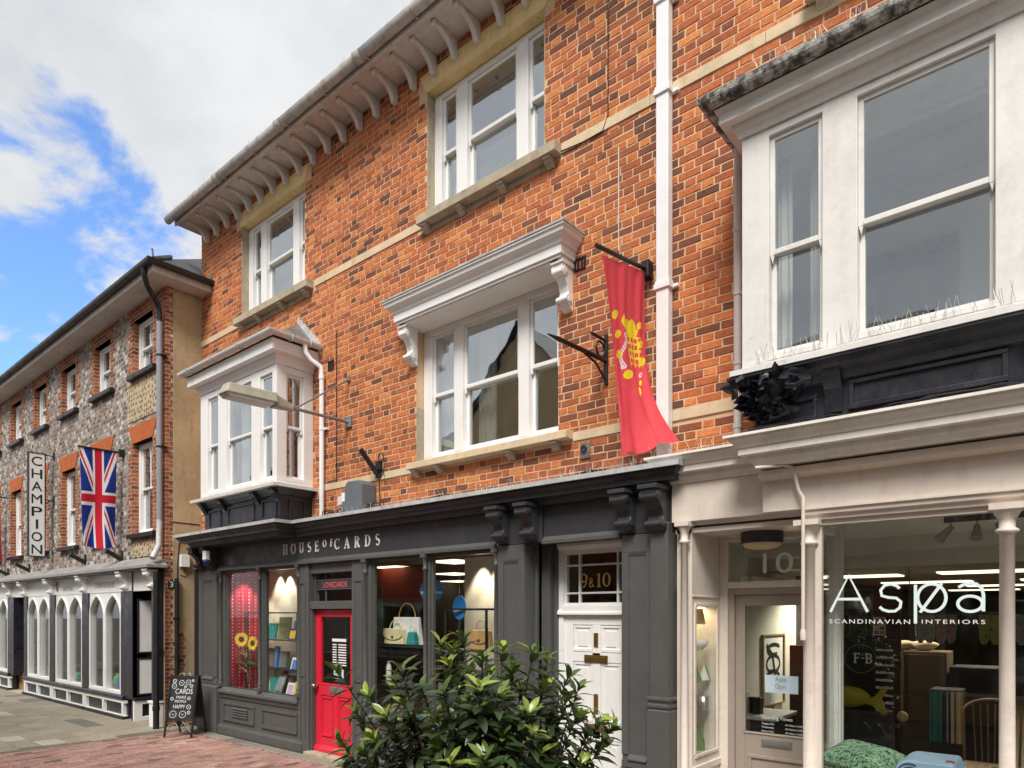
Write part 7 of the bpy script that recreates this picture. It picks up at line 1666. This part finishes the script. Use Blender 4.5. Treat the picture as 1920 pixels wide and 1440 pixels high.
for k in range(60): TIPS.append((random.uniform(640, 1130), random.uniform(1400, 1720)))
for k in range(20): TIPS.append((random.uniform(710, 1060), random.uniform(1270, 1420)))
stems = MB(); leaves = []
for i, (u, v) in enumerate(TIPS):
    e = abs(u - 890) / 260.; tt = bt + random.uniform(-.36, .40) * max(.35, 1 - .6 * e)
    tip = at(u, v, tt); base = Vector((bb_.x + random.uniform(-.1, .1), bb_.y + random.uniform(-.1, .1), .56))
    mid = base.lerp(tip, .55); mid.z += -.05; mid.x += (base.x - tip.x) * .12; mid.y += (base.y - tip.y) * .12
    cv = [base * (1 - s) ** 2 + mid * 2 * s * (1 - s) + tip * s * s for s in [q / 7 for q in range(8)]]
    stems.tube(cv, [.008 - .0008 * q for q in range(8)], 5, False)
    L = (tip - base).length; n = random.randint(17, 24); ang = R() * 6.28; lit = R()
    dirv = (cv[-1] - cv[-2]).normalized(); ax1 = dirv.orthogonal().normalized(); ax2 = dirv.cross(ax1)
    for j in range(n):
        back = (.24 * (j / n) ** 1.5 + .003) ; s = max(.25, 1 - back / L); p = base * (1 - s) ** 2 + mid * 2 * s * (1 - s) + tip * s * s
        ang += 2.4 + random.uniform(-.3, .3); out = ax1 * math.cos(ang) + ax2 * math.sin(ang)
        el = max(.0, 1.05 - .9 * (j / n) + random.uniform(-.2, .2)); d = (out * math.cos(el) + dirv * math.sin(el)).normalized(); d.z -= .15 * (j / n); d.normalize()
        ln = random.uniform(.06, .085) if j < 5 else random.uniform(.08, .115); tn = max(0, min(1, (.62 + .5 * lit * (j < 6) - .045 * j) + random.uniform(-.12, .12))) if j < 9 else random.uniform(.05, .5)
        leaves.append((p, d, ln, tn, dirv))
part('stems', stems, 'stem', shrub)
def leaf_mesh(cu, fold):
    rows = [(0, .02), (.18, .11), (.42, .18), (.68, .175), (.88, .09), (1, 0)]; vs = []; fs = []
    for y, w in rows: z = -cu * y * y; vs += [(-w, y, z + fold * w), (0, y, z), (w, y, z + fold * w)]
    for k in range(len(rows) - 1): o = k * 3; fs += [(o, o + 1, o + 4, o + 3), (o + 1, o + 2, o + 5, o + 4)]
    return vs, fs
LM = [leaf_mesh(.12 + .16 * k, .45 - .1 * k) for k in range(4)]
LME = []
for vs, fs in LM:
    me = bpy.data.meshes.new('leaf'); me.from_pydata(vs, [], fs); me.polygons.foreach_set('use_smooth', [True] * len(fs)); me.materials.append(MATS['leaf_one']); LME.append(me)
def lmat(it):
    p, d, ln, tn, up = it; n = (up - d * up.dot(d)); n = n.normalized() if n.length > .05 else d.orthogonal().normalized(); x = d.cross(n)
    return Matrix(((x.x, d.x, n.x, p.x), (x.y, d.y, n.y, p.y), (x.z, d.z, n.z, p.z), (0, 0, 0, 1))) @ Matrix.Scale(ln, 4)
def lkey(it):
    p = it[0]; d = -sY * p.x + cY * p.y; u = 960 + FP * (cY * p.x + sY * p.y) / d; v = HY - FP * (p.z - HH) / d
    return (0 if v < 1436 else 100) + d
leaves.sort(key=lkey)
many = MB(); many.tint = []
for i, it in enumerate(leaves):
    k = random.randrange(4); M_ = lmat(it)
    if i < 300:
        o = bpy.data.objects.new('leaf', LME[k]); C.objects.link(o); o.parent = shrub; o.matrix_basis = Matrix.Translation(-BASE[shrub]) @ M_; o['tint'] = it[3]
    else:
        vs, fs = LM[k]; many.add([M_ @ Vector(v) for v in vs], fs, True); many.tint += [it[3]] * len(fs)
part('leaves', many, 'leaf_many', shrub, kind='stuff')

# ================================================================== the other side of the street (seen only as reflections)
def opposite(name, label, x0, x1, h, ridge, mat, gable):
    y = -3.7; t = thing(name, label, 'building', ((x0 + x1) / 2, y, 0))
    wins = []; n = max(2, int((x1 - x0) / 2.2))
    for k in range(n):
        c = x0 + (x1 - x0) * (k + .5) / n
        for z in (3.6, 5.9):
            if z + 1.3 < h: wins.append((c - .45, c + .45, z, z + 1.3))
    wins.append((x0 + .5, x1 - .5, .5, 2.5))
    m = wall_holes(MB(), x0, x1, 0, h, y - .3, .3, wins)
    part('wall', m, mat, t)
    m = MB(); g = MB()
    for a, b, c, d in wins: m.box(a, b, y - .15, y - .1, c, c + .06); m.box(a, b, y - .15, y - .1, d - .06, d); m.box(a, a + .06, y - .15, y - .1, c + .06, d - .06); m.box(b - .06, b, y - .15, y - .1, c + .06, d - .06); m.box((a + b) / 2 - .025, (a + b) / 2 + .025, y - .15, y - .1, c + .06, d - .06); g.box(a + .06, b - .06, y - .13, y - .125, c + .06, d - .06)
    part('window_frames', m, 'white', t); part('panes', g, 'glass', t)
    part('interior', MB().box(x0, x1, y - 2, y - 1.9, 0, h), 'dark_room', t)
    if gable:
        xm = (x0 + x1) / 2; part('gable', MB().prism([(x0, h), (x1, h), (xm, ridge)], 'y', y - .3, y), mat, t)
        part('roof', MB().add([(x0 - .2, y + .2, h - .1), (xm, y + .2, ridge + .08), (xm, y - 8, ridge + .08), (x0 - .2, y - 8, h - .1), (x1 + .2, y + .2, h - .1), (x1 + .2, y - 8, h - .1)], [(0, 1, 2, 3), (1, 4, 5, 2)]), 'slate', t)
    else:
        part('roof', MB().add([(x0, y + .3, h - .05), (x1, y + .3, h - .05), (x1, y - 4, ridge), (x0, y - 4, ridge), (x1, y - 8, h - .05), (x0, y - 8, h - .05)], [(0, 1, 2, 3), (3, 2, 4, 5)]), 'slate', t)
opposite('terrace_building', 'plain brick building across the street, seen in the left windows', -26, -15.2, 7.6, 9.4, 'old_brick', False)
opposite('terrace_building', 'gabled pale building across the street, mirrored in the middle window', -15.1, -10.6, 8.0, 10.6, 'render', True)
opposite('terrace_building', 'long brick building across the street, facing the red banner', -10.5, -2.6, 7.2, 9.0, 'old_brick', False)
opposite('terrace_building', 'low pale building across the street at the right', -2.5, 9, 6.6, 8.4, 'render', False)
